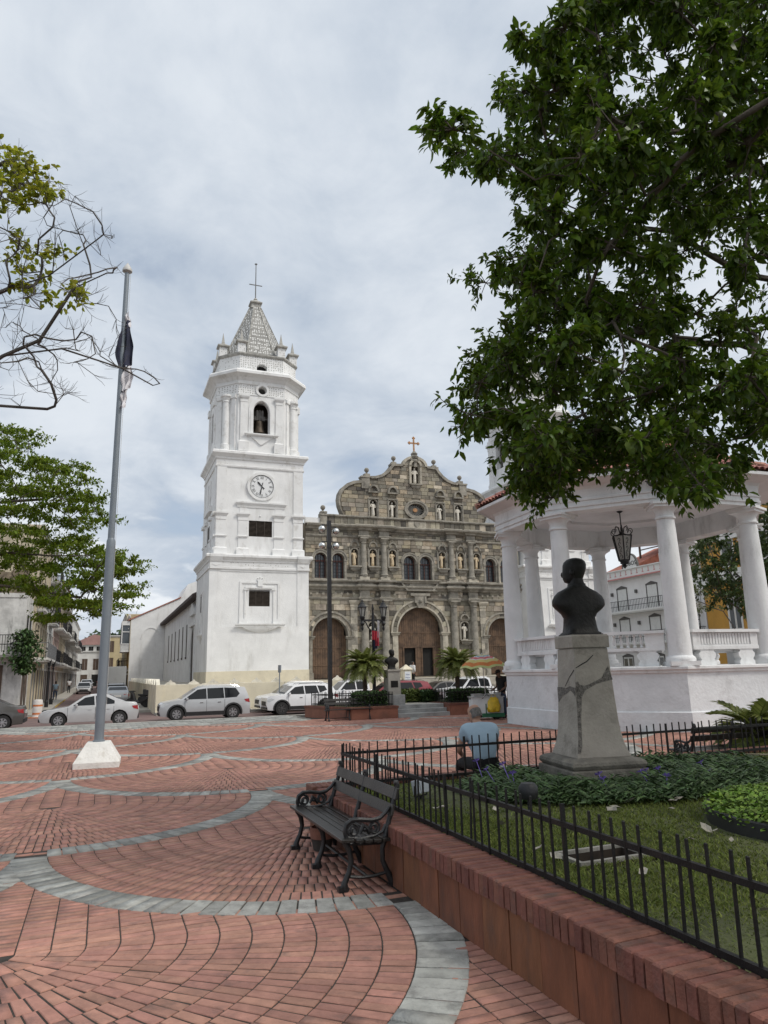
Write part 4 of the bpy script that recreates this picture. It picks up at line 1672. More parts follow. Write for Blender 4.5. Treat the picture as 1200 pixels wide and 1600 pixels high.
# carved shield on the attic, frieze flowers
m = MB()
m.box(UC - .75, UC + .85, YF - .06, YF, 12.95, 13.44)
m.build('shield_panel', M_carvel, church)
m = MB()
m.prism([(UC - .22, 13.42), (UC + .26, 13.42), (UC + .24, 13.15), (UC + .02, 12.94), (UC - .20, 13.15)], YF - .12, YF - .05, 'y')
m.build('shield', M_carved, church)
m = MB()
for i in range(38):
	u = 7.7 + i * .49
	if any(abs(u - UC - dx) < .5 for dx in COLX) or abs(u - UC) < 1.6:
		continue
	m.prism([(u + .13 * math.cos(a) * (1 if q % 2 else .6), 7.46 + .13 * math.sin(a) * (1 if q % 2 else .6)) for q, a in enumerate([k * PI / 5 for k in range(10)])], YF - .05, YF, 'y')
m.build('frieze_rosettes', M_carvel, church)

# statues
def statue(material, label, x, y, z, h=1.32, var=0, mirror=1):
	s = h / 1.32
	mx = mirror
	J = [(0, 0, .0), (0, 0, .30), (.02 * mx, 0, .62), (0, .01, .80), (0, .0, 1.0), (0, -.01, 1.06), (0, -.02, 1.12), (0, -.03, 1.21), (0, -.02, 1.29)]
	R = [(.20, .15), (.185, .14), (.175, .13), (.16, .12), (.17, .105), (.08, .075), (.055, .055), (.088, .095), (.06, .065)]
	Ed = [(i, i + 1) for i in range(8)]
	poses = [([(.17, 0, 1.0), (.22, -.04, .82), (.10, -.17, .80)], [(-.17, 0, 1.0), (-.23, -.02, .80), (-.12, -.16, .74)]),
			 ([(.17, 0, 1.0), (.24, -.06, .86), (.22, -.18, 1.02)], [(-.17, 0, 1.0), (-.23, 0, .80), (-.20, -.06, .62)]),
			 ([(.17, 0, 1.0), (.23, -.03, .80), (.17, -.14, .68)], [(-.17, 0, 1.0), (-.21, -.06, .84), (-.04, -.19, .92)])]
	for arm in poses[var % 3]:
		o = len(J)
		J += [(q[0] * mx, q[1], q[2]) for q in arm]
		R += [(.07, .07), (.062, .062), (.048, .048)]
		Ed += [(4, o), (o, o + 1), (o + 1, o + 2)]
	t = thing('statue', CH + W(x, y, z), TH, label, 'statue', 'saints in the niches of the church front')
	o = skin('figure', [tuple(c * s for c in j) for j in J], Ed, [(a * s, b * s) for a, b in R], material, t, 2, root=3)
	for v in o.data.vertices:                 # folds of the robe
		if v.co.z < .9 * s:
			a = math.atan2(v.co.y, v.co.x)
			f = 1 + .09 * math.sin(a * 9 + 3 * v.co.z + var) * min(1, (.9 * s - v.co.z) * 2)
			v.co.x *= f
			v.co.y *= f
	b = MB()
	b.box(-.24 * s, .24 * s, -.2 * s, .2 * s, -.05, .03)
	b.build('base', material, t)
	return t

UPL = ['holding a staff beside the left pair of windows', 'in the niche between the two left columns', 'in the niche left of the middle windows',
	   'in the niche right of the middle windows', 'carrying a child in the niche between the two right columns', 'in the niche beside the right pair of windows']
for i, (c, hw, z0, sp, kind) in enumerate(NICHES):
	if kind == 'up':
		statue(M_sand, 'ochre stone saint ' + UPL[i], c, YF + .17, z0 + .03, 1.30, (i * 2 + 1) % 3, 1 if i % 2 else -1)
	elif kind == 'gable':
		statue(M_marble, ['pale stone saint in the outermost left niche of the gable', 'pale stone saint just left of the oval window of the gable',
						  'pale stone saint just right of the oval window of the gable', 'pale stone saint in the outermost right niche of the gable'][i - 6],
			   c, YF + .17, z0 + .03, 1.36, i % 3, 1 if i % 2 else -1)
	elif kind == 'low':
		statue(M_marble, 'pale saint in the low niche left of the main church door' if c < UC else 'pale saint in the low niche right of the main church door', c, YF + .17, z0 + .03, 1.32, 2)
	else:
		statue(M_marble, 'topmost white stone figure in the niche under the gable cross', c, YF + .12, z0 + .03, 1.48, 0)

# forecourt: platform, steps, retaining wall
FW = -9.0 + 1.02                               # wall line, local y (grid b about 43.2)
m = MB()
m.box(-3.6, 26.0, FW + .4, 60, -1.0, 1.02)
tag(m.build('church_platform', mat('platform_paving', (0.42, 0.39, 0.33), 0.9, 0.2, 1.2, 0.3), None, loc=CH, rz=TH), kind='structure')
cwall = thing('retaining_wall', CH + W(-3.8, FW, 0), TH, 'cream plastered retaining wall with low stepped parapet below the bell tower', 'wall')
m = MB()
m.box(0, 15.0, -.0, .39, -1.0, 1.10)
m.box(0, .30, .39, 44, -1.0, 1.12)
m.build('wall_face', M_cream, cwall)
m = MB()
x = 0.0
while x < 14.9:
	ln = random.uniform(.9, 1.6)
	z = 1.12
	m.box(x, min(x + ln, 15.0), .05, .34, 1.10, z + random.uniform(-.02, .05))
	c = x + ln / 2
	if random.random() < .75:
		m.prism([(c - .34, 1.12), (c + .34, 1.12), (c + .22, 1.24), (c + .1, 1.28), (c, 1.40), (c - .1, 1.28), (c - .22, 1.24)], .08, .30, 'y')
	x += ln
y = 1.2
while y < 40:
	m.prism([(y - .5, 1.12), (y + .5, 1.12), (y + .3, 1.28), (y, 1.45), (y - .3, 1.28)], .05, .26, 'x')
	y += 2.1
m.build('parapet_crest', mat('worn_cream_top', (0.66, 0.62, 0.52), 0.95, 0.2, 3.0, 0.6, 20), cwall)
m = MB()
for k in range(8):
	m.box(-.03, .0, 1.5 + k * 3.2, 1.85 + k * 3.2, -.6, 1.1)
for xq in (.0, 7.4, 14.62):
	m.box(xq, xq + .38, -.05, 0, -.6, 1.12)
m.build('wall_pilasters', M_cream, cwall)
steps = thing('church_steps', CH + W(UC, FW, 0), TH, 'dark stone steps up to the main church door behind the parked cars', 'steps')
for k in range(7):
	s_ = MB()
	z1 = -.30 + .22 * k
	s_.box(-4.55, 5.6, -1.2 + .34 * k, 3.0, z1 - .5, z1)
	s_.build('step', M_carved if k < 6 else M_carvel, steps)
pier = thing('gate_pier', CH + W(11.6, FW + .1, 0), TH, 'cream gate pier with pyramid cap carrying a white notice, beside the church steps', 'gate pier')
m = MB()
m.box(-.28, .28, -.2, .3, -.8, 1.6)
m.build('shaft', M_cream, pier)
m = MB()
m.ringmould([(-.28, -.2), (.28, -.2), (.28, .3), (-.28, .3)], [(.0, 1.6), (.06, 1.62), (.06, 1.68), (-.1, 1.82), (-.24, 1.96)])
m.build('cap', M_cream, pier)
nt_ = MB()
nt_.box(-.20, .20, -.225, -.205, .95, 1.52)
no = nt_.build('notice', mat('notice_white', (0.72, 0.74, 0.76), 0.6, 0.03), pier)
M_ink = mat('notice_ink', (0.03, 0.06, 0.22), 0.6, 0.1)
lettering('lettering', 'Plaza', .13, M_ink, no, (0, -.228, 1.33), depth=.004)
lettering('lettering', 'Mayor', .13, M_ink, no, (0, -.228, 1.15), depth=.004)

# nave wall to the left of the tower, its eaves and the white gable house across the yard
nave = thing('nave', CH, TH, 'long white nave wall with slit windows running back from the bell tower', 'church nave')
m = MB()
m.box(.30, 14, 7.28, 41.85, .9, 7.75)
m.build('nave_wall', M_white, nave)
m = MB()
m.prism([(-.30, 7.72), (-.30, 7.98), (7.0, 11.4), (14, 11.4), (14, 7.72)], 7.3, 41.9, 'y')
m.build('nave_roof', mat('dark_roof', (0.07, 0.05, 0.045), 0.85, 0.3, 3.0), nave)
for v in (16.0, 19.5, 23.0, 27.0, 31.0, 35.0):
	m = MB()
	m.box(.27, .302, v, v + .55, 3.2, 6.1)
	m.box(.22, .29, v - .06, v + .6, 3.05, 3.2)
	m.build('slit_window', M_louvre, nave)
m = MB()
for v0, v1, z0, z1, d in ((9.2, 9.7, 1.0, 5.6, .16), (11.8, 12.3, 1.0, 5.6, .16), (9.0, 12.5, 5.6, 5.85, .26), (9.2, 12.3, 5.85, 6.5, .1), (8.9, 12.6, 6.5, 6.75, .3)):
	m.box(.3 - d, .3, v0, v1, z0, z1)
pts = [(9.0 + 3.5 * t / 10, 6.75 + .8 * math.sin(PI * t / 10)) for t in range(11)]
m.prism(pts, .05, .3, 'x')
m.build('door_surround', M_trim, nave)
m = MB()
m.prism([(9.7, 1.0), (11.8, 1.0), (11.8, 4.6)] + [(10.75 + 1.05 * math.cos(t * PI / 8), 4.6 + .9 * math.sin(t * PI / 8)) for t in range(1, 8)] + [(9.7, 4.6)], .24, .302, 'x')
m.build('door', M_louvre, nave)
house = thing('gabled_house', CH + W(0, 41.9, 0), TH, 'white house with blind gable wall and red tiled roof, behind the church yard', 'house')
m = MB()
m.prism([(-3.7, .3), (6.5, .3), (6.5, 13.6), (4.05, 12.85), (3.9, 13.3), (2.9, 12.9), (2.1, 11.15), (-3.7, 8.42)], 0, 9, 'y')
m.build('gable_wall', M_white, house)
m = MB()
band(m, circ(-1.35, 6.1, 1.02, 10, 180, 14, 1.3), circ(-1.35, 6.1, 1.14, 10, 180, 14, 1.42), -.06, .02)
m.box(-3.72, 2.0, -.02, 0, 4.9, 4.94)
m.build('blind_arch', M_trim, house)
m = MB()
m.prism([(-4.0, 8.30), (-4.0, 8.44), (2.1, 11.3), (2.1, 11.16)], -.12, 9.2, 'y')
m.build('roof', mat('old_red_tiles', (0.36, 0.15, 0.11), 0.85, 0.3, 5.0), house)
bay = MB()
bay.box(-4.75, -3.7, .1, 5.0, 7.75, 8.25)
bay.box(-4.75, -3.7, .1, 5.0, 4.55, 4.75)
bay.box(-4.7, -3.7, .15, 5.0, 4.75, 5.5)
for y in (.15, 1.3, 2.5, 3.7, 4.9):
	bay.box(-4.72, -4.62, y - .06, y + .06, 5.5, 7.75)
bay.box(-4.72, -4.62, .1, .2, 5.5, 7.75)
bay.box(-3.8, -3.7, .1, .2, 5.5, 7.75)
bay.box(-4.72, -3.7, .12, .18, 6.9, 7.0)
by = bay.build('bay_window', M_trim, house)
m = MB()
m.box(-4.66, -3.7, .22, 4.9, 5.5, 7.75)
m.build('pane', M_pane, by)
m = MB()
for k in range(7):
	m.box(-4.74 + .15 * k, -4.70 + .15 * k, .05, .1, 4.8, 5.5)
m.box(-4.76, -3.7, .04, .12, 5.46, 5.54)
m.build('bay_rail', M_trim, by)

# ------------------------------------------------------------------ bandstand
random.seed(31)
M_gz = mat('bandstand_paint', (0.74, 0.745, 0.745), 0.75, 0.05, 1.4, 0.4, 18, stain=((0.36, 0.36, 0.35), 0.6, 1.8), streak=0.3, wear=0.10)
M_gzp = mat('bandstand_base_paint', (0.69, 0.71, 0.725), 0.8, 0.07, 1.6, 0.6, 12, stain=((0.38, 0.38, 0.38), 0.6, 1.6), wear=0.14)
M_soff = mat('bandstand_soffit', (0.70, 0.68, 0.68), 0.85, 0.06, 0.8, 0.15, 20, stain=((0.42, 0.40, 0.38), 0.35, 0.9))
M_tile_o = mat('roof_tile_one', (0.34, 0.15, 0.12), 0.8, 0.3, 4.0, 0.4, 30, rnd=0.22, stain=((0.10, 0.07, 0.06), 0.6, 3.0))
M_tile_s = mat('roof_tile_red', (0.34, 0.15, 0.12), 0.8, 0.3, 4.0, 0.4, 30, tint=True, rnd=0.22, stain=((0.10, 0.07, 0.06), 0.6, 3.0))

gz = thing('bandstand', (7.578, 21.971, 0), -0.051, 'white octagonal bandstand with eight columns and red tiled roof behind the bust', 'bandstand')

def octr(r, z, ph=0.0):
	return [(r * math.cos(ph + k * PI / 4), r * math.sin(ph + k * PI / 4), z) for k in range(8)]

OC = [(p[0], p[1]) for p in octr(1, 0)]

def sc_oct(r):
	return [(r * x, r * y) for x, y in OC]

m = MB()
m.loft([octr(4.03, -.02), octr(4.03, .46), octr(3.99, .48), octr(3.98, 1.42)])
m.build('base', M_gzp, gz)
m = MB()
m.ringmould(sc_oct(3.98), [(0, 1.40), (.05, 1.42), (.05, 1.47), (.11, 1.50), (.11, 1.56), (.09, 1.575), (-.5, 1.58)])
m.build('base_cap', M_gz, gz)
cm = MB()
cm.box(-.36, .36, -.36, .36, 1.58, 1.69)
cm.lathe([(.36, 1.69), (.37, 1.74), (.34, 1.80), (.295, 1.83), (.29, 1.88), (.283, 2.4), (.275, 3.2), (.255, 4.2), (.232, 5.1), (.226, 5.33)], 24)
cme_ = cm.mesh('column', M_gz, 40)
cp = MB()
cp.lathe([(.226, 5.325), (.262, 5.34), (.262, 5.38), (.236, 5.395), (.232, 5.52), (.29, 5.60), (.32, 5.63)], 24)
cp.box(-.35, .35, -.35, .35, 5.63, 5.70)
cp.box(-.40, .40, -.40, .40, 5.70, 5.768)
cpe = cp.mesh('capital', M_gz, 40)
for k in range(8):
	a = k * PI / 4
	c_ = inst('column', cme_, gz, (3.66 * math.cos(a), 3.66 * math.sin(a), 0), (0, 0, a))
	inst('capital', cpe, c_)
# beam ring, fascias and the sloping eaves
m = MB()
prof = [(3.42, 6.36), (3.42, 5.77), (4.04, 5.77), (4.04, 5.86), (4.08, 5.87), (4.08, 5.92), (4.05, 5.93), (4.05, 6.02), (4.09, 6.03), (4.09, 6.08), (4.05, 6.10), (4.05, 6.34), (4.12, 6.42)]
m.loft([octr(r, z) for r, z in prof], cap=False)
m.build('entablature', M_gz, gz)
m = MB()
m.loft([octr(r, z) for r, z in [(4.06, 6.40), (4.55, 6.53)]], cap=False)
m.build('eaves_soffit', M_soff, gz)
m = MB()
m.loft([octr(r, z) for r, z in [(4.53, 6.515), (4.60, 6.52), (4.61, 6.60), (4.5, 6.62)]], cap=False)
m.build('eaves_fascia', M_gz, gz)
m = MB()
m.loft([octr(3.45, 6.36), octr(.3, 6.40)], cap=True)
cl = m.build('ceiling', M_soff, gz)
m = MB()
m.loft([octr(1.9, 6.28), octr(2.05, 6.28), octr(2.05, 6.39), octr(1.9, 6.39), octr(1.9, 6.28)], cap=False)
m.build('ceiling_ring', M_soff, cl)
R0, Z0, R1, Z1 = 4.62, 6.62, .25, 8.75
m = MB()
m.loft([octr(R0 - .04, Z0 - .01), octr(R1, Z1 - .02), octr(R1 * .5, Z1 + .1)])
m.build('roof_deck', mat('roof_mortar', (0.24, 0.19, 0.16), 0.95, 0.2, 3.0), gz)
tb = MB()
n = 5
L_, w0, w1 = .40, .105, .09
vs = []
for i, (y, w, dz) in enumerate(((0, w0, .012), (L_, w1, -.012))):
	for j in range(n + 1):
		a = PI * j / n
		vs.append((w * math.cos(a), y, dz + w * .75 * math.sin(a)))
o2 = len(vs)
for i, (y, w, dz) in enumerate(((0, w0 - .016, .012),)):
	for j in range(n + 1):
		a = PI * j / n
		vs.append((w * math.cos(a), y, dz + w * .75 * math.sin(a)))
fs = [(j, j + 1, n + 1 + j + 1, n + 1 + j) for j in range(n)] + [(j, o2 + j, o2 + j + 1, j + 1) for j in range(n)]
tb.add(vs, fs)
tile_me = tb.mesh('roof_tile', M_tile_o, 50)
tiles = []
apo = math.cos(PI / 8)
sl = math.hypot((R0 - R1) * apo, Z1 - Z0)
pit = math.atan2(Z1 - Z0, (R0 - R1) * apo)
for k in range(8):
	a = (k + .5) * PI / 4
	for row in range(int(sl / .34)):
		s = row * .34
		d = R0 * apo - s * math.cos(pit)
		hw = d * math.tan(PI / 8) - .05
		nc = int(hw / .20)
		for c in range(-nc, nc + 1):
			x = c * .20
			z = Z0 + s * math.sin(pit) + .02
			px, py = d * math.cos(a) + x * math.sin(a), d * math.sin(a) - x * math.cos(a)
			tiles.append((row, k, px, py, z + random.uniform(-.005, .008), a + PI / 2 + random.gauss(0, .02)))
front = sorted([t for t in tiles if t[1] in (3, 4, 5, 6)], key=lambda t: (t[0], abs(t[1] - 5)))[:300]
fs_ = set(id(t) for t in front)
m = MB()
for t in tiles:
	M = Matrix.Translation((t[2], t[3], t[4])) @ Matrix.Rotation(t[5], 4, 'Z') @ Matrix.Rotation(pit, 4, 'X')
	if id(t) in fs_:
		o = inst('roof_tile', tile_me, gz)
		o.matrix_local = M
	else:
		m.add([tuple(M @ Vector(v)) for v in vs], fs, 0, random.random())
tag(m.build('roof_tiles', M_tile_s, gz, tone=True, smooth=50), kind='stuff')
rt = MB()
for k in range(8):
	a = k * PI / 4
	for i in range(13):
		t0, t1 = i / 13, (i + 1.15) / 13
		rr0, rr1 = R0 + .02 + (R1 - R0) * t0, R0 + (R1 - R0) * min(1, t1)
		zz0, zz1 = Z0 + .06 + (Z1 - Z0) * t0, Z0 + .05 + (Z1 - Z0) * min(1, t1)
		rt.tube([(rr0 * math.cos(a), rr0 * math.sin(a), zz0), (rr1 * math.cos(a), rr1 * math.sin(a), zz1)], [.11, .09], 7, 0, True, random.random())
tag(rt.build('ridge_tiles', M_tile_s, gz, tone=True, smooth=50), kind='stuff')

# seats between the columns: raised back panels on vase-shaped feet
bal = MB()
bal.lathe([(.045, 2.06), (.045, 2.09), (.028, 2.11), (.05, 2.17), (.048, 2.21), (.026, 2.28), (.026, 2.33), (.045, 2.35), (.045, 2.38)], 8)
bal_me = bal.mesh('baluster', M_gz, 40)
for k in range(8):
	a = (k + .5) * PI / 4
	if k == 1:
		continue                                  # the way in
	b = bpy.data.objects.new('parapet_seat', None)
	d = 3.66 * math.cos(PI / 8) + .02
	H_ = MB()
	hl = 1.06
	open_ = k in (5, 1, 2, 0, 3)
	H_.box(-hl - .03, hl + .03, -.17, .13, 2.40, 2.475)
	H_.box(-hl, hl, -.12, .10, 1.97, 2.05)
	if open_:
		H_.box(-hl, -hl + .46, -.10, .08, 2.05, 2.40)
		H_.box(hl - .46, hl, -.10, .08, 2.05, 2.40)
	else:
		H_.box(-hl, hl, -.06, .07, 2.05, 2.40)
		H_.box(-hl, -hl + .24, -.10, -.06, 2.05, 2.40)
		H_.box(hl - .24, hl, -.10, -.06, 2.05, 2.40)
		H_.box(-hl + .24, hl - .24, -.10, -.06, 2.05, 2.09)
		for q in range(17):
			x = -hl + .31 + q * (2 * hl - .62) / 16
			H_.box(x - .032, x + .032, -.085, -.06, 2.10, 2.37)
	# feet
	for s in (-1, 1):
		x = s * (hl - .42)
		pr = [(.25, 1.58), (.25, 1.66), (.20, 1.72), (.26, 1.80), (.27, 1.86), (.20, 1.93), (.24, 1.97)]
		H_.loft([[(x - w, -.10, z), (x + w, -.10, z), (x + w, .10, z), (x - w, .10, z)] for w, z in pr])
	H_.box(-hl + .1, hl - .1, .12, .55, 1.92, 1.98)
	H_.box(-hl + .3, -hl + .5, .2, .5, 1.58, 1.92)
	H_.box(hl - .5, hl - .3, .2, .5, 1.58, 1.92)
	seat = H_.build('parapet_seat', M_gz, gz, loc=(d * math.cos(a), d * math.sin(a), 0), rz=a + PI / 2)
	bpy.data.objects.remove(b)
	if open_:
		for q in range(7):
			inst('baluster', bal_me, seat, (-hl + .56 + q * (2 * hl - 1.12) / 6, -.01, 0))

# hanging lantern
lan = thing('hanging_lantern', (7.43, 21.9, 0), .3, 'black wrought iron lantern hanging under the bandstand ceiling', 'lantern')
M_frost = mat('lantern_glass', (0.42, 0.42, 0.40), 0.25, 0.12, 4.0)
m = MB()
m.tube([(0, 0, 6.37), (0, 0, 5.62)], .018, 8)
m.lathe([(.10, 6.37), (.09, 6.34), (.03, 6.30)], 12)
m.build('hanging_rod', M_iron, lan)
m = MB()
n = 6
pt = lambda r, z, k: (r * math.cos(k * 2 * PI / n), r * math.sin(k * 2 * PI / n), z)
for k in range(n):
	m.bar(pt(.31, 5.56, k), pt(.17, 4.80, k), .028)
	m.bar(pt(.31, 5.56, k), pt(.31, 5.56, k + 1), .03)
	m.bar(pt(.17, 4.80, k), pt(.17, 4.80, k + 1), .03)
	m.bar(pt(.30, 5.5, k), pt(0, 5.68, 0), .02)
m.lathe([(.17, 4.80), (.12, 4.74), (.13, 4.70), (.05, 4.66), (.07, 4.62), (.01, 4.54)], 10)
m.build('frame', M_iron, lan)
m = MB()
for k in range(n):
	a = k * 2 * PI / n
	pts = []
	for q in range(15):
		t = q / 14 * 1.7 * PI
		r = .045 + .055 * (1 - q / 14)
		pts.append(((.27 + r * math.sin(t) * 1.0) * math.cos(a), (.27 + r * math.sin(t)) * math.sin(a), 5.70 - r * math.cos(t)))
	m.tube(pts, .012, 5)
	pts = [(.05 * math.cos(a), .05 * math.sin(a), 5.62), (.10 * math.cos(a), .10 * math.sin(a), 5.84), (.19 * math.cos(a), .19 * math.sin(a), 5.88), (.22 * math.cos(a), .22 * math.sin(a), 5.78), (.17 * math.cos(a), .17 * math.sin(a), 5.75)]
	m.tube(pts, .012, 5)
tag(m.build('scrollwork', M_iron, lan), kind=None)
m = MB()
for k in range(n):
	q = [pt(.295, 5.54, k), pt(.295, 5.54, k + 1), pt(.16, 4.82, k + 1), pt(.16, 4.82, k)]
	m.add(q, [(3, 2, 1, 0)])
m.build('glass', M_frost, lan)
m = MB()
for k in range(n):
	a = (k + .5) * 2 * PI / n
	for q in range(5):
		z = 5.42 - q * .13
		r = (.295 - (5.54 - z) * .1875) * math.cos(PI / n) + .012
		c = Vector((r * math.cos(a), r * math.sin(a), z))
		t = Vector((-math.sin(a), math.cos(a), 0))
		pts = [c + t * .035 * math.cos(u) * (1 if q % 2 else -1) + Vector((0, 0, .055 * math.sin(u))) for u in [i * .8 for i in range(7)]]
		m.tube(pts, .009, 4)
m.build('tracery', M_iron, lan)

def pigeon(loc, rz, label):
	t = thing('pigeon', loc, rz, label, 'bird', None)
	skin('body', [(0, 0, .10), (.07, 0, .13), (.12, 0, .19), (.15, 0, .215), (-.10, 0, .09), (-.19, 0, .06), (.185, 0, .205)], [(0, 1), (1, 2), (2, 3), (0, 4), (4, 5), (3, 6)],
		 [(.06, .065), .05, .03, .028, (.045, .04), (.03, .012), .008], mat('pigeon_dark', (0.045, 0.045, 0.05), 0.7, 0.4, 20.0), t, 2)
	b = MB()
	for s in (-.02, .02):
		b.tube([(0, s, .07), (.0, s, 0), (.03, s, .0)], .006, 5)
	b.build('legs', M_iron, t)

gzp = lambda r, deg, z: (7.578 + r * math.cos(-.051 + math.radians(deg)), 21.971 + r * math.sin(-.051 + math.radians(deg)), z)
pigeon(gzp(4.06, 265, 6.10), 2.6, 'dark pigeon perched on the bandstand beam')
pigeon(gzp(4.50, 181, 6.74), 1.2, 'dark pigeon on the left tip of the bandstand roof')

# ------------------------------------------------------------------ raised garden: wall, fence, lawn, pedestal and bust
random.seed(41)
rs = np.random.default_rng(41)
LAWN = 0.42
M_terra_o = mat('clay_panel', (0.165, 0.062, 0.029), 0.75, 0.22, 3.0, 0.25, 25, rnd=0.13, hue=0.006, stain=((0.08, 0.045, 0.035), 0.6, 2.2))
M_cap_o = mat('cap_brick_red', (0.168, 0.066, 0.047), 0.85, 0.25, 7.0, 0.5, 50, rnd=0.16, hue=0.006, stain=((0.09, 0.06, 0.05), 0.7, 4.0))
M_soil = mat('lawn_soil', (0.072, 0.080, 0.030), 0.95, 0.35, 2.5, 0.6, 25)
M_fence = mat('fence_black', (0.010, 0.010, 0.010), 0.5, 0.35, 10.0, 0.2, 80, spec=0.25, stain=((0.035, 0.022, 0.015), 0.5, 5.0))

gw = thing('garden_wall', (0, 0, 0), TH, 'low terracotta wall with brick coping round the raised lawn', 'garden wall')
A0, B1 = 2.22, 8.05
m = MB()
m.box(A0 + .02, A0 + .25, -1.5, B1 - .02, -.5, .325)
m.box(A0 + .25, 15.5, B1 - .25, B1 - .02, -.5, .325)
m.build('wall_core', mat('wall_core_mortar', (0.16, 0.12, 0.10), 0.95, 0.2, 4.0), gw)
b = MB()
b.box(0, .022, 0, 1, 0, .325)
pan = b.mesh('panel', M_terra_o)
y = -1.4
while y < B1 - .05:
	w = min(.31, B1 - y)
	inst('panel', pan, gw, (A0 + random.uniform(-.003, .003), y, 0), (0, 0, 0), (1, w - .008, 1))
	y += w
x = A0
while x < 15:
	inst('panel', pan, gw, (x + .304, B1 + random.uniform(-.003, .003), 0), (0, 0, -PI / 2 + PI), (1, .3, 1))
	x += .31

def cap_mesh(L, w, h):
	b = MB()
	c = .008
	x, y = L / 2, w / 2
	vs = [(-x, -y, 0), (x, -y, 0), (x, y, 0), (-x, y, 0), (-x, -y, h - c), (x, -y, h - c), (x, y, h - c), (-x, y, h - c),
		  (-x + c, -y + c, h), (x - c, -y + c, h), (x - c, y - c, h), (-x + c, y - c, h)]
	fs = [(0, 3, 2, 1), (8, 9, 10, 11)]
	for q in range(4):
		e = (q + 1) % 4
		fs += [(q, e, 4 + e, 4 + q), (4 + q, 4 + e, 8 + e, 8 + q)]
	b.add(vs, fs)
	return b.mesh('coping_brick', M_cap_o)

CW = .060
capm = [cap_mesh(.29, CW - .006, .125), cap_mesh(.287, CW - .007, .122), cap_mesh(.283, CW - .006, .124)]
y = 1.55
while y < B1 - .38:
	inst('coping_brick', random.choice(capm), gw, (A0 + .115 + random.gauss(0, .004), y, .322 + random.uniform(-.003, .003)), (random.gauss(0, .008), random.gauss(0, .008), random.gauss(0, .012)))
	y += CW
x = A0 - .02
while x < 15.4:
	inst('coping_brick', random.choice(capm), gw, (x, B1 - .115 + random.gauss(0, .004), .322 + random.uniform(-.003, .003)), (random.gauss(0, .008), random.gauss(0, .008), PI / 2 + random.gauss(0, .012)))
	x += CW

# the iron fence: two runs of pickets between rails
FA, FB = 2.475, 7.70
fen = thing('iron_fence', (0, 0, 0), TH, 'low black iron picket fence round the raised lawn', 'fence')
pk = MB()
pk.box(-.006, .006, -.006, .006, LAWN + .0, LAWN + .45)
pk.lathe([(.0085, LAWN + .45), (.0082, LAWN + .462), (.004, LAWN + .466)], 4, ph=PI / 4)
pk_me = pk.mesh('picket', M_fence)
po = MB()
po.box(-.0105, .0105, -.0105, .0105, LAWN - .05, LAWN + .46)
po_me = po.mesh('post', M_fence)
y = 1.2
i = 0
while y < FB:
	post = i % 14 == 9
	inst('post' if post else 'picket', po_me if post else pk_me, fen, (FA + random.gauss(0, .003), y, random.gauss(0, .004)), (random.gauss(0, .010), random.gauss(0, .010), 0))
	y += .106
	i += 1
x = FA
i = 0
while x < 15:
	post = i % 14 == 0
	inst('post' if post else 'picket', po_me if post else pk_me, fen, (x, FB + random.gauss(0, .003), random.gauss(0, .004)), (random.gauss(0, .010), random.gauss(0, .010), 0))
	x += .106
	i += 1
for z, h in ((.358, .028), (.045, .030)):
	m = MB()
	m.box(FA - .013, FA + .013, 1.0, FB, LAWN + z - h / 2, LAWN + z + h / 2)
	m.build('rail', M_fence, fen)
	m = MB()
	m.box(FA + .014, 15.2, FB - .013, FB + .013, LAWN + z - h / 2, LAWN + z + h / 2)
	m.build('rail', M_fence, fen)

# lawn: earth with blades of grass
m = MB()
nx, ny = 60, 48
X = np.linspace(A0 + .255, 15.0, nx)
Y = np.linspace(-1.4, B1 - .255, ny)
HOLE = (2.95, 3.47, 4.16, 4.42)
vs = [(x, y, LAWN - .02 + .012 * math.sin(x * 2.1 + y) + .012 * math.sin(y * 1.7 - x)) for y in Y for x in X]
fs = []
for j in range(ny - 1):
	for i in range(nx - 1):
		cx, cy = (X[i] + X[i + 1]) / 2, (Y[j] + Y[j + 1]) / 2
		if HOLE[0] - .02 < cx < HOLE[1] + .02 and HOLE[2] - .02 < cy < HOLE[3] + .02:
			continue
		fs.append((j * nx + i, j * nx + i + 1, (j + 1) * nx + i + 1, (j + 1) * nx + i))
m.add(vs, fs)
lawn = m.build('lawn', M_soil, None, smooth=60, rz=TH)
tag(lawn, kind='structure')
M_grass = mat('grass_blades', (0.115, 0.165, 0.026), 0.75, 0.35, 1.3, tint=True, rnd=0.4, col2=(0.20, 0.23, 0.06), spec=0.2, trans=0.25)

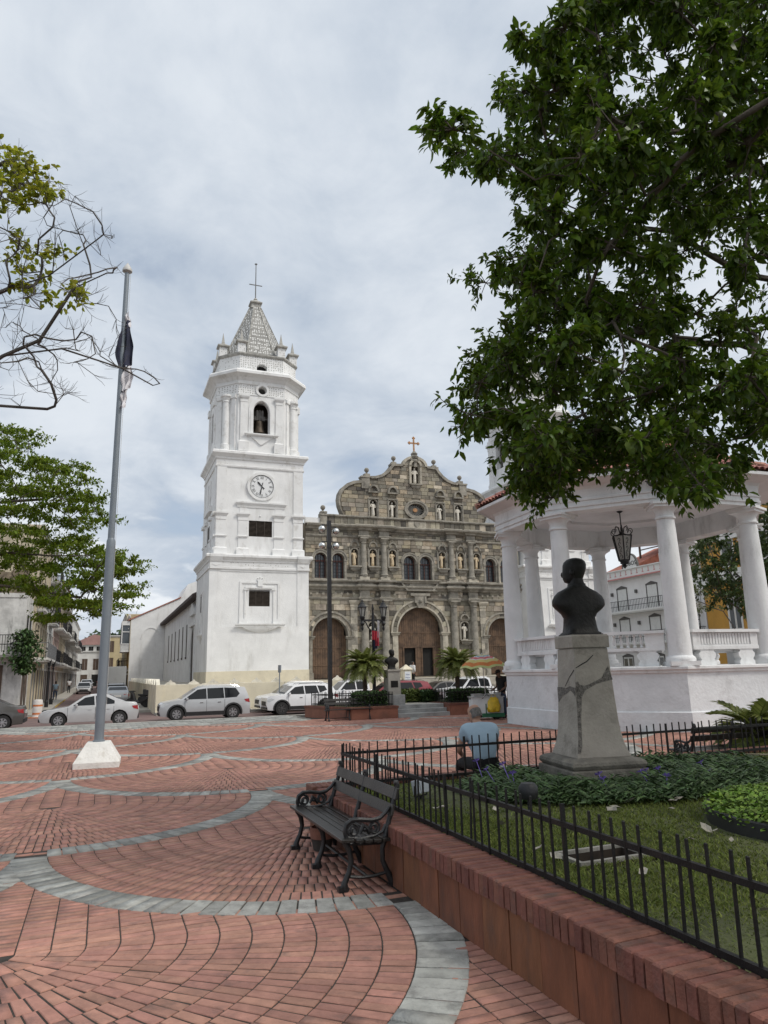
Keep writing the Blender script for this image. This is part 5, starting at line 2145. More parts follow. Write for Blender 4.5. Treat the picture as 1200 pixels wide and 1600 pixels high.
def blades(name, P, h, w, material, lean=0.5, kind='stuff', rz=TH):
	"""P: (n,3) points; thin bent blades as one mesh"""
	n = len(P)
	a = rs.uniform(0, 2 * PI, n)
	hh = h * rs.uniform(.5, 1.25, n)
	ww = w * rs.uniform(.7, 1.3, n)
	dx, dy = np.cos(a), np.sin(a)
	lx = rs.normal(0, lean, n) * hh
	ly = rs.normal(0, lean, n) * hh
	V = np.zeros((n, 5, 3))
	for k, (s, t) in enumerate(((-1, 0), (1, 0), (1, .55), (-1, .55), (0, 1))):
		f = {0: 1, .55: .8, 1: 0}[t]
		V[:, k, 0] = P[:, 0] + dx * s * ww * f / 2 + lx * t * t
		V[:, k, 1] = P[:, 1] + dy * s * ww * f / 2 + ly * t * t
		V[:, k, 2] = P[:, 2] + hh * t * (1 - .15 * t)
	loops = np.concatenate([np.array([0, 1, 2, 3])[None] + 5 * np.arange(n)[:, None], np.array([3, 2, 4])[None] + 5 * np.arange(n)[:, None]], 1).reshape(-1)
	st = (np.array([0, 4])[None] + 7 * np.arange(n)[:, None]).reshape(-1)
	me = bpy.data.meshes.new(name)
	me.vertices.add(5 * n)
	me.vertices.foreach_set('co', V.reshape(-1))
	me.loops.add(7 * n)
	me.loops.foreach_set('vertex_index', loops.astype(np.int32))
	me.polygons.add(2 * n)
	me.polygons.foreach_set('loop_start', st.astype(np.int32))
	me.update(calc_edges=True)
	at = me.attributes.new('tone', 'FLOAT', 'FACE')
	at.data.foreach_set('value', np.repeat(rs.uniform(0, 1, n), 2))
	me.materials.append(material)
	o = bpy.data.objects.new(name, me)
	COL.objects.link(o)
	if rz is not None:
		o.rotation_euler = (0, 0, rz)
	return tag(o, kind=kind)

PED = (5.18, 6.99)
BEDC, BEDR = (5.42, 4.15), 1.02
pts = []
while len(pts) < 165000:
	c = rs.uniform(0, 1, 2)
	x, y = A0 + .28 + (c[0] ** 1.5) * 9.5, 1.3 + (c[1] ** 1.35) * 6.45
	if HOLE[0] - .07 < x < HOLE[1] + .07 and HOLE[2] - .07 < y < HOLE[3] + .07:
		continue
	if math.hypot(x - BEDC[0], y - BEDC[1]) < BEDR + .03:
		continue
	bare = .5 + .5 * math.sin(x * 1.9 + 1.3) * math.sin(y * 2.3 + .4) + .3 * math.sin(x * 5.1) * math.sin(y * 4.3)
	if bare > 1.0 and rs.random() < .7:
		continue
	pts.append((x, y, LAWN - .02))
g = blades('grass', np.array(pts), .031, .0085, M_grass, .8)

# dry leaves lying on the grass
M_dead = mat('dry_leaf', (0.36, 0.33, 0.27), 0.8, 0.3, 12.0, rnd=0.3)
lf = MB()
lf.add([(-.06, 0, .012), (-.02, -.032, .026), (.03, -.028, .018), (.065, .004, .03), (.03, .03, .014), (-.02, .034, .022), (0, 0, .006)],
	   [(0, 1, 6), (1, 2, 6), (2, 3, 6), (3, 4, 6), (4, 5, 6), (5, 0, 6)])
lf_me = lf.mesh('fallen_leaf', M_dead)
for k in range(34):
	x, y = random.uniform(2.7, 6.2), random.uniform(2.2, 6.4)
	o = inst('fallen_leaf', lf_me, None, W(x, y, LAWN + .012), (random.gauss(0, .25), random.gauss(0, .25), random.uniform(0, 6.3)), (random.uniform(.5, 1.15),) * 3)
	tag(o, 'pale dry leaf fallen on the lawn', 'leaf', 'dry leaves scattered over the lawn')

# open drain box
dr = thing('drain_box', W(0, 0, 0), TH, 'open rectangular drain with a concrete rim in the lawn', 'drain')
m = MB()
x0, x1, y0, y1 = HOLE
t = .032
for a, b, c, d in ((x0 - t, x1 + t, y0 - t, y0), (x0 - t, x1 + t, y1, y1 + t), (x0 - t, x0, y0, y1), (x1, x1 + t, y0, y1)):
	m.box(a, b, c, d, LAWN - .025, LAWN - .002)
m.build('rim', mat('drain_concrete', (0.25, 0.235, 0.205), 0.9, 0.25, 8.0, 0.4, 40), dr)
m = MB()
m.box(x0, x1, y0, y1, LAWN - .54, LAWN - .42)
for a, b, c, d in ((x0 - t, x1 + t, y0 - t, y0 - .001), (x0 - t, x1 + t, y1 + .001, y1 + t), (x0 - t, x0 - .001, y0, y1), (x1 + .001, x1 + t, y0, y1)):
	m.box(a, b, c, d, LAWN - .5, LAWN - .026)
m.build('drain_lining', mat('drain_mud', (0.035, 0.024, 0.016), 0.9, 0.3, 6.0), dr)
# floodlight box on a spike and a dark spot lamp in the flowers
fl = thing('floodlight', W(2.96, 6.72, LAWN), TH + .5, 'small pale floodlight box standing in the grass by the fence', 'floodlight')
m = MB()
m.obox((0, 0, .115), (.17, .09, .13), rx=-.25)
m.build('housing', mat('floodlight_grey', (0.42, 0.44, 0.46), 0.5, 0.1), fl, bevel=.008)
m = MB()
m.obox((0, -.05, .12), (.14, .01, .10), rx=-.25)
m.build('lens', mat('floodlight_glass', (0.30, 0.32, 0.34), 0.15, 0.05), fl)
m = MB()
m.bar((-.095, 0, .03), (-.095, 0, .13), .012)
m.bar((.095, 0, .03), (.095, 0, .13), .012)
m.bar((-.095, 0, .03), (.095, 0, .03), .012)
m.bar((0, 0, -.05), (0, 0, .03), .018)
m.build('bracket', M_iron, fl)
sp_ = thing('spot_lamp', W(3.55, 5.72, LAWN), TH, 'small black garden spot lamp at the front corner of the flower bed', 'garden lamp')
m = MB()
m.lathe([(.07, .0), (.085, .03), (.085, .10), (.06, .13)], 14, (0, 0, .10))
m.build('head', M_iron, sp_, smooth=40)
m = MB()
m.tube([(0, 0, -.05), (0, 0, .11)], .014, 6)
m.build('stake', M_iron, sp_)

# pedestal with its flared, patched shaft
M_cem = mat('pedestal_cement', (0.36, 0.325, 0.28), 0.9, 0.14, 2.2, 0.45, 30, stain=((0.15, 0.13, 0.105), 0.7, 2.6), wear=0.15)
M_cemd = mat('pedestal_dark_stone', (0.17, 0.155, 0.13), 0.92, 0.3, 3.5, 0.7, 35, stain=((0.06, 0.058, 0.05), 0.6, 2.4))
M_agg = mat('exposed_aggregate', (0.15, 0.135, 0.12), 0.95, 0.5, 30.0, 1.0, 60)
PEDW = W(PED[0], PED[1], 0)
PR_ = math.radians(12)
ped = thing('pedestal', PEDW, PR_, 'tall flared cement pedestal with cracked patches carrying the dark bust', 'pedestal')
m = MB()
m.box(-.445, .445, -.445, .445, LAWN - .1, .555)
m.build('base_block', M_cemd, ped, bevel=.015)

def sqring(w, z, n=1):
	return [(-w, -w, z), (w, -w, z), (w, w, z), (-w, w, z)]

m = MB()
m.loft([sqring(w, z) for w, z in ((.40, .552), (.425, .575), (.435, .60), (.425, .63), (.39, .655), (.33, .67))])
m.build('base_moulding', M_cemd, ped, smooth=30)
SH = [(.325, .665), (.318, .69), (.298, .74), (.276, .82), (.260, .92), (.248, 1.05), (.235, 1.3), (.222, 1.6), (.210, 1.84)]

def shw(z):
	for (w0, z0), (w1, z1) in zip(SH, SH[1:]):
		if z0 <= z <= z1:
			return w0 + (w1 - w0) * (z - z0) / (z1 - z0)
	return SH[-1][0]

m = MB()
m.loft([sqring(w, z) for w, z in SH])
m.build('shaft', M_cem, ped, bevel=.012, smooth=20)
m = MB()
m.loft([sqring(w, z) for w, z in ((.222, 1.842), (.226, 1.85), (.226, 1.97), (.214, 1.99))])
m.build('cap', M_cem, ped)

def patch(face, pts, d=.004):
	"""rough patch following the shaft; pts: (u in -1..1, z)"""
	m = MB()
	top = []
	for u, z in pts:
		w = shw(z)
		p = {'f': (u * w, -w - d), 'l': (-w - d, -u * w)}[face]
		top.append((p[0], p[1], z))
	n = len(top)
	cx = tuple(sum(p[i] for p in top) / n for i in range(3))
	return top

def strip_patch(face, line, d=.004):
	"""line: (u, z, half width); a strip of quads along it"""
	m = MB()
	L, R = [], []
	for i, (u, z, h) in enumerate(line):
		u2, z2, _ = line[min(i + 1, len(line) - 1)]
		u1, z1, _ = line[max(i - 1, 0)]
		tx, tz = (u2 - u1) * .25, z2 - z1
		ln = math.hypot(tx, tz) or 1
		nx_, nz_ = -tz / ln, tx / ln
		for s, out in ((1, L), (-1, R)):
			uu, zz = u + s * nx_ * h / .25, z + s * nz_ * h
			uu = max(-1.0, min(1.0, uu))
			w = shw(zz)
			out.append((uu * w, -w - d, zz) if face == 'f' else (-w - d, -uu * w, zz))
	n = len(L)
	m.add(L + R, [(i, n + i, n + i + 1, i + 1) for i in range(n - 1)])
	return m

q = strip_patch('f', [(-.97, .72, .02), (-.95, .80, .03), (-.93, .95, .022), (-.94, 1.1, .03), (-.92, 1.22, .04), (-.93, 1.36, .055), (-.97, 1.47, .03)])
q.build('worn_patch', M_agg, ped)
q = strip_patch('f', [(-.86, 1.34, .05), (-.7, 1.40, .05), (-.5, 1.405, .022), (-.2, 1.43, .018), (.1, 1.46, .016), (.45, 1.485, .024), (.75, 1.53, .055), (1, 1.56, .085)])
q.build('worn_patch', M_agg, ped)
q = strip_patch('l', [(.98, 1.36, .05), (.75, 1.38, .03), (.4, 1.40, .022), (.0, 1.37, .03), (-.5, 1.36, .05), (-1, 1.32, .09)])
q.build('worn_patch', M_agg, ped)
q = strip_patch('f', [(-.95, 1.62, .004), (-.6, 1.66, .006), (-.3, 1.69, .006), (.1, 1.76, .004)], .003)
q.build('crack', M_dark, ped)
q = strip_patch('l', [(.95, 1.60, .006), (.4, 1.52, .005), (-.1, 1.42, .004)], .003)
q.build('crack', M_dark, ped)

# the bust
M_bronze = mat('bust_bronze', (0.013, 0.012, 0.011), 0.5, 0.5, 7.0, 0.35, 30, spec=0.28, stain=((0.03, 0.032, 0.028), 0.5, 5.0))
bust = thing('bust', PEDW + Vector((0, 0, 1.99)), math.radians(12), 'dark bronze bust seen from behind on the tall pedestal', 'bust')
m = MB()

def ell(cx, cy, rx, ry, z, n=20, p=2.6, tilt=0):
	r = []
	for k in range(n):
		a = 2 * PI * k / n
		c, s = math.cos(a), math.sin(a)
		r.append((cx + rx * math.copysign(abs(c) ** (2 / p), c), cy + ry * math.copysign(abs(s) ** (2 / p), s), z + tilt * c))
	return r

m.loft([ell(0, 0, .205, .165, .0, p=6), ell(0, 0, .205, .165, .025, p=6), ell(0, 0, .185, .145, .04, p=5), ell(0, 0, .178, .14, .10, p=4), ell(0, 0, .175, .135, .20, p=3.2), ell(0, 0, .205, .14, .25, p=3),
		ell(.005, 0, .28, .14, .305, p=2.8), ell(.005, 0, .318, .14, .345, p=2.8), ell(.005, 0, .322, .135, .40, p=2.6), ell(.005, -.0, .295, .128, .455, p=2.4), ell(0, 0, .24, .12, .505, p=2.3),
		ell(0, -.005, .165, .105, .54, p=2.2), ell(0, -.005, .115, .095, .565), ell(-.005, 0, .092, .09, .59), ell(-.005, .005, .082, .085, .64), ell(-.005, .01, .08, .09, .66)])
m.build('torso', M_bronze, bust, smooth=60)
m = MB()
hz = .62
hd = [(.060, .050, .03, 0), (.076, .085, .06, 0.03), (.086, .108, .10, .022), (.096, .118, .15, .012), (.102, .124, .20, .0), (.103, .124, .24, -.004), (.094, .112, .275, -.006), (.068, .082, .302, -.008), (.03, .035, .316, -.008)]
m.loft([ell(0, cy + .012, rx, ry, hz - .06 + z, 20, 2.1) for rx, ry, z, cy in hd])
for s in (-1, 1):
	m.ball((s * .104, .005, hz + .09), .034, 10, sx=.45, sy=.75, sz=1.1)
m.ball((0, .145, hz + .085), .022, 8, sx=.8, sy=1, sz=1.5)
m.ball((0, .125, hz + .035), .03, 8, sx=1.2, sy=.6, sz=.6)
hd_ = m.build('head', M_bronze, bust, smooth=60)
hd_.rotation_euler = (0, 0, .75)
hd_.scale = (1.12, 1.12, 1.10)
hd_.location = (0, 0, -.055)
m = MB()
m.loft([ell(0, 0, .112, .108, .555, 18, 2), ell(0, .0, .104, .106, .60, 18, 2), ell(0, .0, .098, .102, .60, 18, 2), ell(0, 0, .10, .10, .56, 18, 2)], cap=False)
m.build('collar', M_bronze, bust, smooth=40)
m = MB()
m.box(-.20, .20, -.16, .16, -.0, .012)
m.build('bust_base', M_bronze, bust)

# flower bed round the pedestal
M_bedleaf = mat('bed_leaf', (0.050, 0.095, 0.025), 0.55, 0.3, 3.0, tint=True, rnd=0.45, col2=(0.07, 0.12, 0.04), spec=0.35)
bedt = thing('flower_bed', W(PED[0], PED[1], LAWN), TH, 'leafy flower bed with purple blooms round the foot of the pedestal', 'flower bed')

def leaves(name, P, D, L, wid, material, parent=None, smooth=False, curl=.18, kind='stuff', tones=None):
	"""P base points (n,3), D unit directions (n,3): pointed leaves folded along the midrib, as one mesh"""
	n = len(P)
	up = rs.normal(0, .5, (n, 3)) + np.array([0, 0, 1.0])
	S = np.cross(D, up)
	S /= np.maximum(1e-6, np.linalg.norm(S, axis=1))[:, None]
	N_ = np.cross(S, D)
	L0 = np.mean(L)
	L = L * rs.uniform(.7, 1.25, n)
	Wd = wid * L / L0 * rs.uniform(.8, 1.2, n)
	V = np.zeros((n, 6, 3))
	spec = ((0, 0, 0), (.33, -.5, .10), (.33, .5, .10), (.72, -.36, .05), (.72, .36, .05), (1.0, 0, -.16))
	mid = ((.33, 0), (.72, 0))
	for k, (t, s, c) in enumerate(spec):
		V[:, k] = P + D * (t * L)[:, None] + S * (s * Wd)[:, None] + N_ * ((c - curl * t * t) * L * .7)[:, None]
	tri = np.array([[0, 1, 2, 2], [1, 3, 4, 2], [3, 5, 4, 4]])
	loops = np.concatenate([np.array([0, 1, 2]), np.array([1, 3, 4, 2]), np.array([3, 5, 4])])
	loops = (loops[None] + 6 * np.arange(n)[:, None]).reshape(-1)
	st = (np.array([0, 3, 7])[None] + 10 * np.arange(n)[:, None]).reshape(-1)
	me = bpy.data.meshes.new(name)
	me.vertices.add(6 * n)
	me.vertices.foreach_set('co', V.reshape(-1))
	me.loops.add(10 * n)
	me.loops.foreach_set('vertex_index', loops.astype(np.int32))
	me.polygons.add(3 * n)
	me.polygons.foreach_set('loop_start', st.astype(np.int32))
	me.update(calc_edges=True)
	at = me.attributes.new('tone', 'FLOAT', 'FACE')
	tn = rs.uniform(0, 1, n) if tones is None else tones
	at.data.foreach_set('value', np.repeat(tn, 3))
	me.materials.append(material)
	o = bpy.data.objects.new(name, me)
	COL.objects.link(o)
	if parent is not None:
		o.parent = parent
	return tag(o, kind=kind)

def bed_h(x, y):
	e = min(1, max(0, 1.25 - math.hypot((x - .15) / 1.75, (y + .45) / .95)) * 3)
	return (.115 + .045 * math.sin(x * 4.1) * math.cos(y * 5.3 + x)) * e * (.22 if abs(x) < .8 and y > -.82 else 1)

P, D = [], []
stems = 0
while stems < 3900:
	x, y = rs.uniform(-1.75, 2.3), rs.uniform(-1.5, .55)
	if math.hypot((x - .15) / 1.75, (y + .45) / .95) > 1.12 or (abs(x * math.cos(.165) - y * math.sin(.165)) < .47 and abs(y * math.cos(.165) + x * math.sin(.165)) < .47):
		continue
	h = bed_h(x, y) * rs.uniform(.5, 1.35)
	stems += 1
	for q in range(7):
		z = h * (.35 + .65 * q / 6)
		a = q * 2.4 + rs.uniform(0, .8)
		P.append((x + rs.normal(0, .02), y + rs.normal(0, .02), z))
		d = np.array([math.cos(a), math.sin(a), .55 if q > 4 else .15 + rs.normal(0, .2)])
		D.append(d / np.linalg.norm(d))
leaves('foliage', np.array(P), np.array(D), .085, .018, M_bedleaf, bedt)
M_purple = mat('purple_petal', (0.20, 0.13, 0.48), 0.6, 0.2, 10.0)
fm = MB()
for k in range(5):
	a = k * 2 * PI / 5
	c, s = math.cos(a), math.sin(a)
	fm.add([(0, 0, 0)] + [(r * math.cos(a + da), r * math.sin(a + da), z) for r, da, z in ((.016, -.5, .012), (.030, -.35, .016), (.033, 0, .012), (.030, .35, .016), (.016, .5, .012))], [(0, 1, 2, 3), (0, 3, 4, 5)])
fm.tube([(0, 0, -.14), (0, 0, 0)], .003, 4)
fme_ = fm.mesh('flower', M_purple)
for x, y, z in ((-1.5, -.30, .22), (-1.35, -.55, .20), (-1.42, .05, .26), (-.55, -.85, .17), (-.12, -.95, .18), (.05, -.82, .16), (.14, -.90, .18), (.02, -1.15, .15), (.55, -1.15, .15), (-1.25, -.2, .24), (-.62, -1.0, .15), (.9, -.7, .17)):
	inst('flower', fme_, bedt, (x, y, z), (-.5, random.gauss(0, .2), random.uniform(-.5, .5)), (1.35, 1.35, 1.35))

# round bed with black edging and lime green ground cover
rb = thing('round_bed', W(BEDC[0], BEDC[1], LAWN), TH, 'round bed of bright green ground cover with black plastic edging', 'flower bed')
m = MB()
band(m, circ(0, 0, BEDR - .02, 0, 360, 48), circ(0, 0, BEDR, 0, 360, 48), 0, .01)
m = MB()
rg = lambda r, z: [(r * math.cos(k * PI / 24), r * math.sin(k * PI / 24), z) for k in range(48)]
m.loft([rg(BEDR, -.05), rg(BEDR, .10), rg(BEDR - .015, .11), rg(BEDR - .03, .10), rg(BEDR - .03, -.02)], cap=False)
m.build('edging', mat('black_plastic', (0.02, 0.02, 0.02), 0.5, 0.2), rb, smooth=40)
m = MB()
m.loft([rg(BEDR - .02, .06), rg(.5, .09), rg(.02, .10)])
m.build('soil', M_soil, rb)
P, D = [], []
for i in range(9000):
	r, a = BEDR * 1.0 * math.sqrt(rs.random()), rs.uniform(0, 2 * PI)
	z = .08 + .09 * (1 - (r / BEDR) ** 3) + rs.uniform(-.03, .05)
	P.append((r * math.cos(a), r * math.sin(a), z))
	d = np.array([rs.normal(0, 1), rs.normal(0, 1), .35])
	D.append(d / np.linalg.norm(d))
leaves('foliage', np.array(P), np.array(D), .045, .028, mat('lime_leaf', (0.12, 0.20, 0.025), 0.6, 0.3, 3.0, tint=True, rnd=0.35, spec=0.3), rb)
# garden hose / fallen vine trailing over the grass
m = MB()
pl = [(8.0, 7.45), (8.3, 7.2), (8.35, 6.9), (8.7, 6.75), (8.75, 6.4), (9.1, 6.2), (9.2, 5.8), (9.8, 5.6)]
m.tube([tuple(W(a, b, LAWN + .03)) for a, b in pl], .014, 6)
m.tube([tuple(W(a + .1, b - .12, LAWN + .03)) for a, b in pl[:5]], .01, 6)
tag(m.build('vine_stem', mat('dry_vine', (0.17, 0.15, 0.10), 0.85, 0.3)), 'pale bare vine stem trailing over the grass behind the pedestal', 'vine')

# ------------------------------------------------------------------ cast iron benches
M_slat = mat('bench_slat', (0.018, 0.016, 0.014), 0.34, 0.5, 6.0, 0.2, 60, spec=0.5)
M_cast = mat('cast_iron', (0.013, 0.013, 0.014), 0.42, 0.4, 14.0, 0.25, 70, spec=0.5)

def make_bench():
	t = thing('bench', (0, 0, 0), 0, 'bench', 'bench')
	L = 1.60
	for j, (y, w, z) in enumerate(((-.185, .105, .372), (-.085, .06, .362), (-.012, .06, .356), (.062, .06, .352), (.135, .06, .352))):
		b = MB()
		b.obox((0, y, z), (L + .04, w, .024), rx=-.05)
		b.build('seat_slat', M_slat, t, bevel=.004)
	for yy, z in ((.205, .555), (.245, .675)):
		b = MB()
		b.obox((0, yy, z), (L - .02, .022, .088), rx=-.28)
		b.build('back_slat', M_slat, t, bevel=.004)
	for x, arms in ((-L / 2 + .06, True), (0.0, False), (L / 2 - .06, True)):
		f = MB()
		f.tube([(x, -.175, .0), (x, -.195, .02), (x, -.19, .06), (x, -.155, .13), (x, -.135, .21), (x, -.15, .29), (x, -.185, .35)], [.032, .036, .026, .021, .021, .024, .026], 8)
		f.obox((x, -.205, .018), (.055, .075, .036))
		f.tube([(x, .215, .0), (x, .205, .03), (x, .165, .10), (x, .125, .19), (x, .125, .28), (x, .15, .345)], [.034, .034, .024, .021, .021, .024], 8)
		f.obox((x, .225, .018), (.055, .085, .036))
		f.tube([(x, -.145, .10), (x, -.05, .085), (x, .05, .085), (x, .165, .10)], .013, 6)
		f.tube([(x, -.2, .345), (x, -.05, .33), (x, .1, .322), (x, .16, .33)], .017, 6)
		f.tube([(x, .14, .32), (x, .175, .44), (x, .21, .55), (x, .25, .67), (x, .268, .735), (x, .26, .758), (x, .24, .762)], [.024, .022, .020, .020, .022, .022, .016], 8)
		fr = f.build('end_frame', M_cast, t, smooth=50)
		if arms:
			g = MB()
			g.tube([(x, -.17, .365), (x, -.185, .42), (x, -.175, .475), (x, -.13, .505), (x, -.06, .505), (x, .04, .49), (x, .11, .50), (x, .165, .54), (x, .195, .58)], [.016, .016, .017, .018, .018, .017, .017, .016, .014], 7)
			g.tube([(x, -.16, .385), (x, -.05, .365), (x, .06, .375), (x, .13, .40), (x, .16, .45)], .012, 6)

			def scroll(cy, cz, r, d, turns=1.4):
				g.tube([(x, cy + (r * (1 - .75 * q / 14)) * math.cos(d * q / 14 * turns * 2 * PI + PI / 2), cz + (r * (1 - .75 * q / 14)) * math.sin(d * q / 14 * turns * 2 * PI + PI / 2)) for q in range(15)], [.011] * 12 + [.013, .016, .014], 5)
			scroll(-.115, .43, .055, 1)
			scroll(-.115, .43, .050, -1, 1.0)
			scroll(.06, .435, .052, -1)
			scroll(.06, .43, .046, 1, 1.0)
			g.tube([(x, -.06, .40), (x, -.03, .46), (x, .0, .43), (x, .02, .39)], [.010, .020, .020, .010], 6)
			g.ball((x, -.02, .43), .020, 8)
			g.build('armrest', M_cast, t, smooth=50)
	b = MB()
	b.tube([(-L / 2 + .06, -.0, .085), (L / 2 - .06, -.0, .085)], .011, 6)
	b.build('stretcher', M_cast, t)
	return t

bench = make_bench()
bench.location, bench.rotation_euler = W(2.02, 6.40, 0.0), (0, 0, TH - PI / 2)
bench['label'] = 'nearest black cast iron bench with scrolled arms, standing against the terracotta wall'
bench['group'] = 'black benches round the square'
for a, b, rz, lab in ((7.98, 24.1, TH + PI / 2 * 0 - 1.15 * 0, 'black bench standing before the far planter with the globe lamp post'),
					  (8.9, 8.75, TH + PI, 'black bench behind the back fence, beside the palm shrub'),
					  (-5.15, 20.6, TH + PI * .5, 'black bench at the left edge of the square near the dark sedan')):
	c = copy_tree(bench)
	c.location, c.rotation_euler = W(a, b, 0), (0, 0, rz)
	c['label'] = lab
# clay flower pot behind the bench leg
pot = thing('flower_pot', W(2.05, 7.02, 0), 0, 'small broken clay pot under the nearest bench', 'flower pot')
m = MB()
m.lathe([(.085, 0), (.105, .10), (.095, .11)], 16)
m.build('body', mat('pot_dark', (0.05, 0.042, 0.036), 0.85, 0.3, 6.0), pot, smooth=40)
m = MB()
m.lathe([(.112, .105), (.118, .20), (.105, .205), (.10, .11)], 16, cap=False)
m.build('rim', mat('pot_clay', (0.25, 0.11, 0.075), 0.85, 0.25, 6.0), pot, smooth=40)

# ------------------------------------------------------------------ flagpole, far planter, lamps, palms, cart
random.seed(45)
rs = np.random.default_rng(45)
fp = thing('flagpole', (-5.57, 14.2, 0), math.radians(18), 'tall grey steel flagpole on a white pyramidal foot', 'flagpole')
m = MB()
m.loft([sqring(.40, -.02), sqring(.405, .10), sqring(.205, .445)])
m.build('foot', mat('whitewash_foot', (0.74, 0.73, 0.69), 0.85, 0.08, 3.0, 0.4, 25, stain=((0.42, 0.38, 0.30), 0.6, 4.0)), fp, bevel=.012)
M_pole = mat('pole_grey', (0.20, 0.228, 0.255), 0.45, 0.1, 2.0, 0.1, 40, metal=0.2, stain=((0.16, 0.16, 0.17), 0.4, 2.0))
m = MB()
m.tube([(0, 0, .44), (0, 0, 4.20), (0, 0, 4.34), (0, 0, 4.40)], [.088, .088, .083, .066], 20)
m.tube([(0, 0, 4.40), (0, 0, 10.40)], [.066, .050], 20)
m.lathe([(.11, .445), (.11, .47), (.09, .48)], 16)
m.build('pole', M_pole, fp, smooth=40)
m = MB()
m.lathe([(.05, 10.38), (.105, 10.42), (.105, 10.47), (.06, 10.55), (.005, 10.64)], 14)
m.build('truck', mat('pole_cap', (0.45, 0.44, 0.42), 0.5, 0.2), fp, smooth=30)
m = MB()
m.tube([(.10, -.02, 1.0), (.085, -.02, 6), (.075, -.02, 10.4)], .004, 4)
m.build('halyard', mat('rope_white', (0.6, 0.6, 0.58), 0.9, 0.1), fp)
flag = thing('flag', (-5.57, 14.2, 0), 0, 'limp navy and white flag hanging in folds from the flagpole', 'flag')
M_navy = mat('flag_navy', (0.022, 0.025, 0.05), 0.85, 0.2, 5.0)
M_fw = mat('flag_white', (0.66, 0.64, 0.66), 0.85, 0.06, 5.0)
M_fr = mat('flag_red', (0.42, 0.04, 0.06), 0.85, 0.15, 5.0)

def fold(zt, zb, spine, phase, amp, material, name):
	m = MB()
	nz, nx = 14, 26
	rows = []
	for j in range(nz + 1):
		t = j / nz
		z = zt + (zb - zt) * t
		row = []
		for i in range(nx + 1):
			s = i / nx
			x0, x1 = spine(t)
			x = x0 + (x1 - x0) * s
			y = amp * (.5 + .5 * t) * math.sin(s * 4.4 * PI + phase + .9 * t) + .03 * math.sin(9 * t + s * 4)
			row.append((x + .02 * math.sin(t * 7 + s * 9), y - .03, z + .05 * math.sin(s * 6 + phase) * t + .10 * s * t))
		rows.append(row)
	for r in rows[:-1]:
		pass
	vs = [p for r in rows for p in r]
	fs = [(j * (nx + 1) + i, j * (nx + 1) + i + 1, (j + 1) * (nx + 1) + i + 1, (j + 1) * (nx + 1) + i) for j in range(nz) for i in range(nx)]
	m.add(vs, fs)
	return m.build(name, material, flag, smooth=80)

fold(9.42, 9.02, lambda t: (.04, .10 + .06 * t), 0, .03, M_fw, 'upper_white_fold')
fold(9.22, 8.10, lambda t: (-.02 - .13 * min(1, t * 1.5) + .12 * max(0, t - .75) * 2, .13 + .10 * min(1, t * 1.6)), 1.2, .075, M_navy, 'navy_field')
fold(8.16, 7.55, lambda t: (.03, .22 + .06 * math.sin(t * 3)), 2.2, .05, M_fw, 'lower_white_fold')
fold(7.62, 7.16, lambda t: (.03, .17 - .04 * t), .6, .04, M_fw, 'tail_fold')

# far planter: terracotta walls, terrace and steps
pw = thing('planter', (0, 0, 0), TH, 'long terracotta planter with hedges in front of the church, either side of grey steps', 'planter')
M_terra_far = mat('clay_far', (0.27, 0.11, 0.07), 0.75, 0.22, 1.6, 0.25, 25, stain=((0.10, 0.06, 0.045), 0.55, 1.2))
for poly in ([(7.2, 26.9), (8.05, 23.95), (9.78, 23.95), (9.78, 26.9)], [(11.80, 23.95), (15.5, 23.95), (15.5, 26.9), (11.80, 26.9)]):
	m = MB()
	m.prism(poly, -.05, .34, 'z')
	m.build('wall', M_terra_far, pw)
	m = MB()
	m.ringmould(poly if (poly[1][0] - poly[0][0]) * (poly[2][1] - poly[1][1]) - (poly[1][1] - poly[0][1]) * (poly[2][0] - poly[1][0]) > 0 else poly[::-1], [(0, .34), (.025, .342), (.025, .42), (-.28, .422)])
	m.build('coping', M_cap_o, pw)
	m = MB()
	cx, cy = sum(p[0] for p in poly) / 4, sum(p[1] for p in poly) / 4
	m.prism([(cx + (x - cx) * .86, cy + (y - cy) * .86) for x, y in poly], .40, .43, 'z')
	m.build('soil', M_soil, pw)
m = MB()
m.box(9.79, 11.79, 24.62, 26.9, -.05, .40)
m.build('landing', M_kerb, pw)
M_step = mat('step_stone', (0.34, 0.34, 0.33), 0.85, 0.2, 2.5, 0.4, 25, stain=((0.15, 0.15, 0.14), 0.6, 2.0))
for k in range(3):
	m = MB()
	m.box(9.79, 11.79, 23.92 + .24 * k, 24.62, -.04, .135 * (k + 1))
	m.build('step', M_step, pw, bevel=.01)
fn = thing('planter_railing', (0, 0, 0), TH, 'short black iron railing round the far planter hedges', 'railing')
pm_ = MB()
pm_.box(-.009, .009, -.009, .009, .41, .90)
pme_ = pm_.mesh('picket', M_fence)
runs = [((7.42, 26.7), (8.18, 24.12)), ((8.18, 24.12), (9.66, 24.12)), ((9.66, 24.12), (9.66, 26.7)), ((11.95, 24.12), (15.3, 24.12)), ((11.95, 24.12), (11.95, 26.7)), ((7.42, 26.75), (15.3, 26.75))]
for p, q in runs:
	p, q = Vector(p), Vector(q)
	n = max(2, int((q - p).length / .135))
	for k in range(n + 1):
		c = p + (q - p) * k / n
		inst('picket', pme_, fn, (c.x, c.y, 0), (0, 0, 0))
	for z in (.47, .80):
		m = MB()
		m.bar((p.x, p.y, z), (q.x, q.y, z), .028)
		m.build('rail', M_fence, fn)

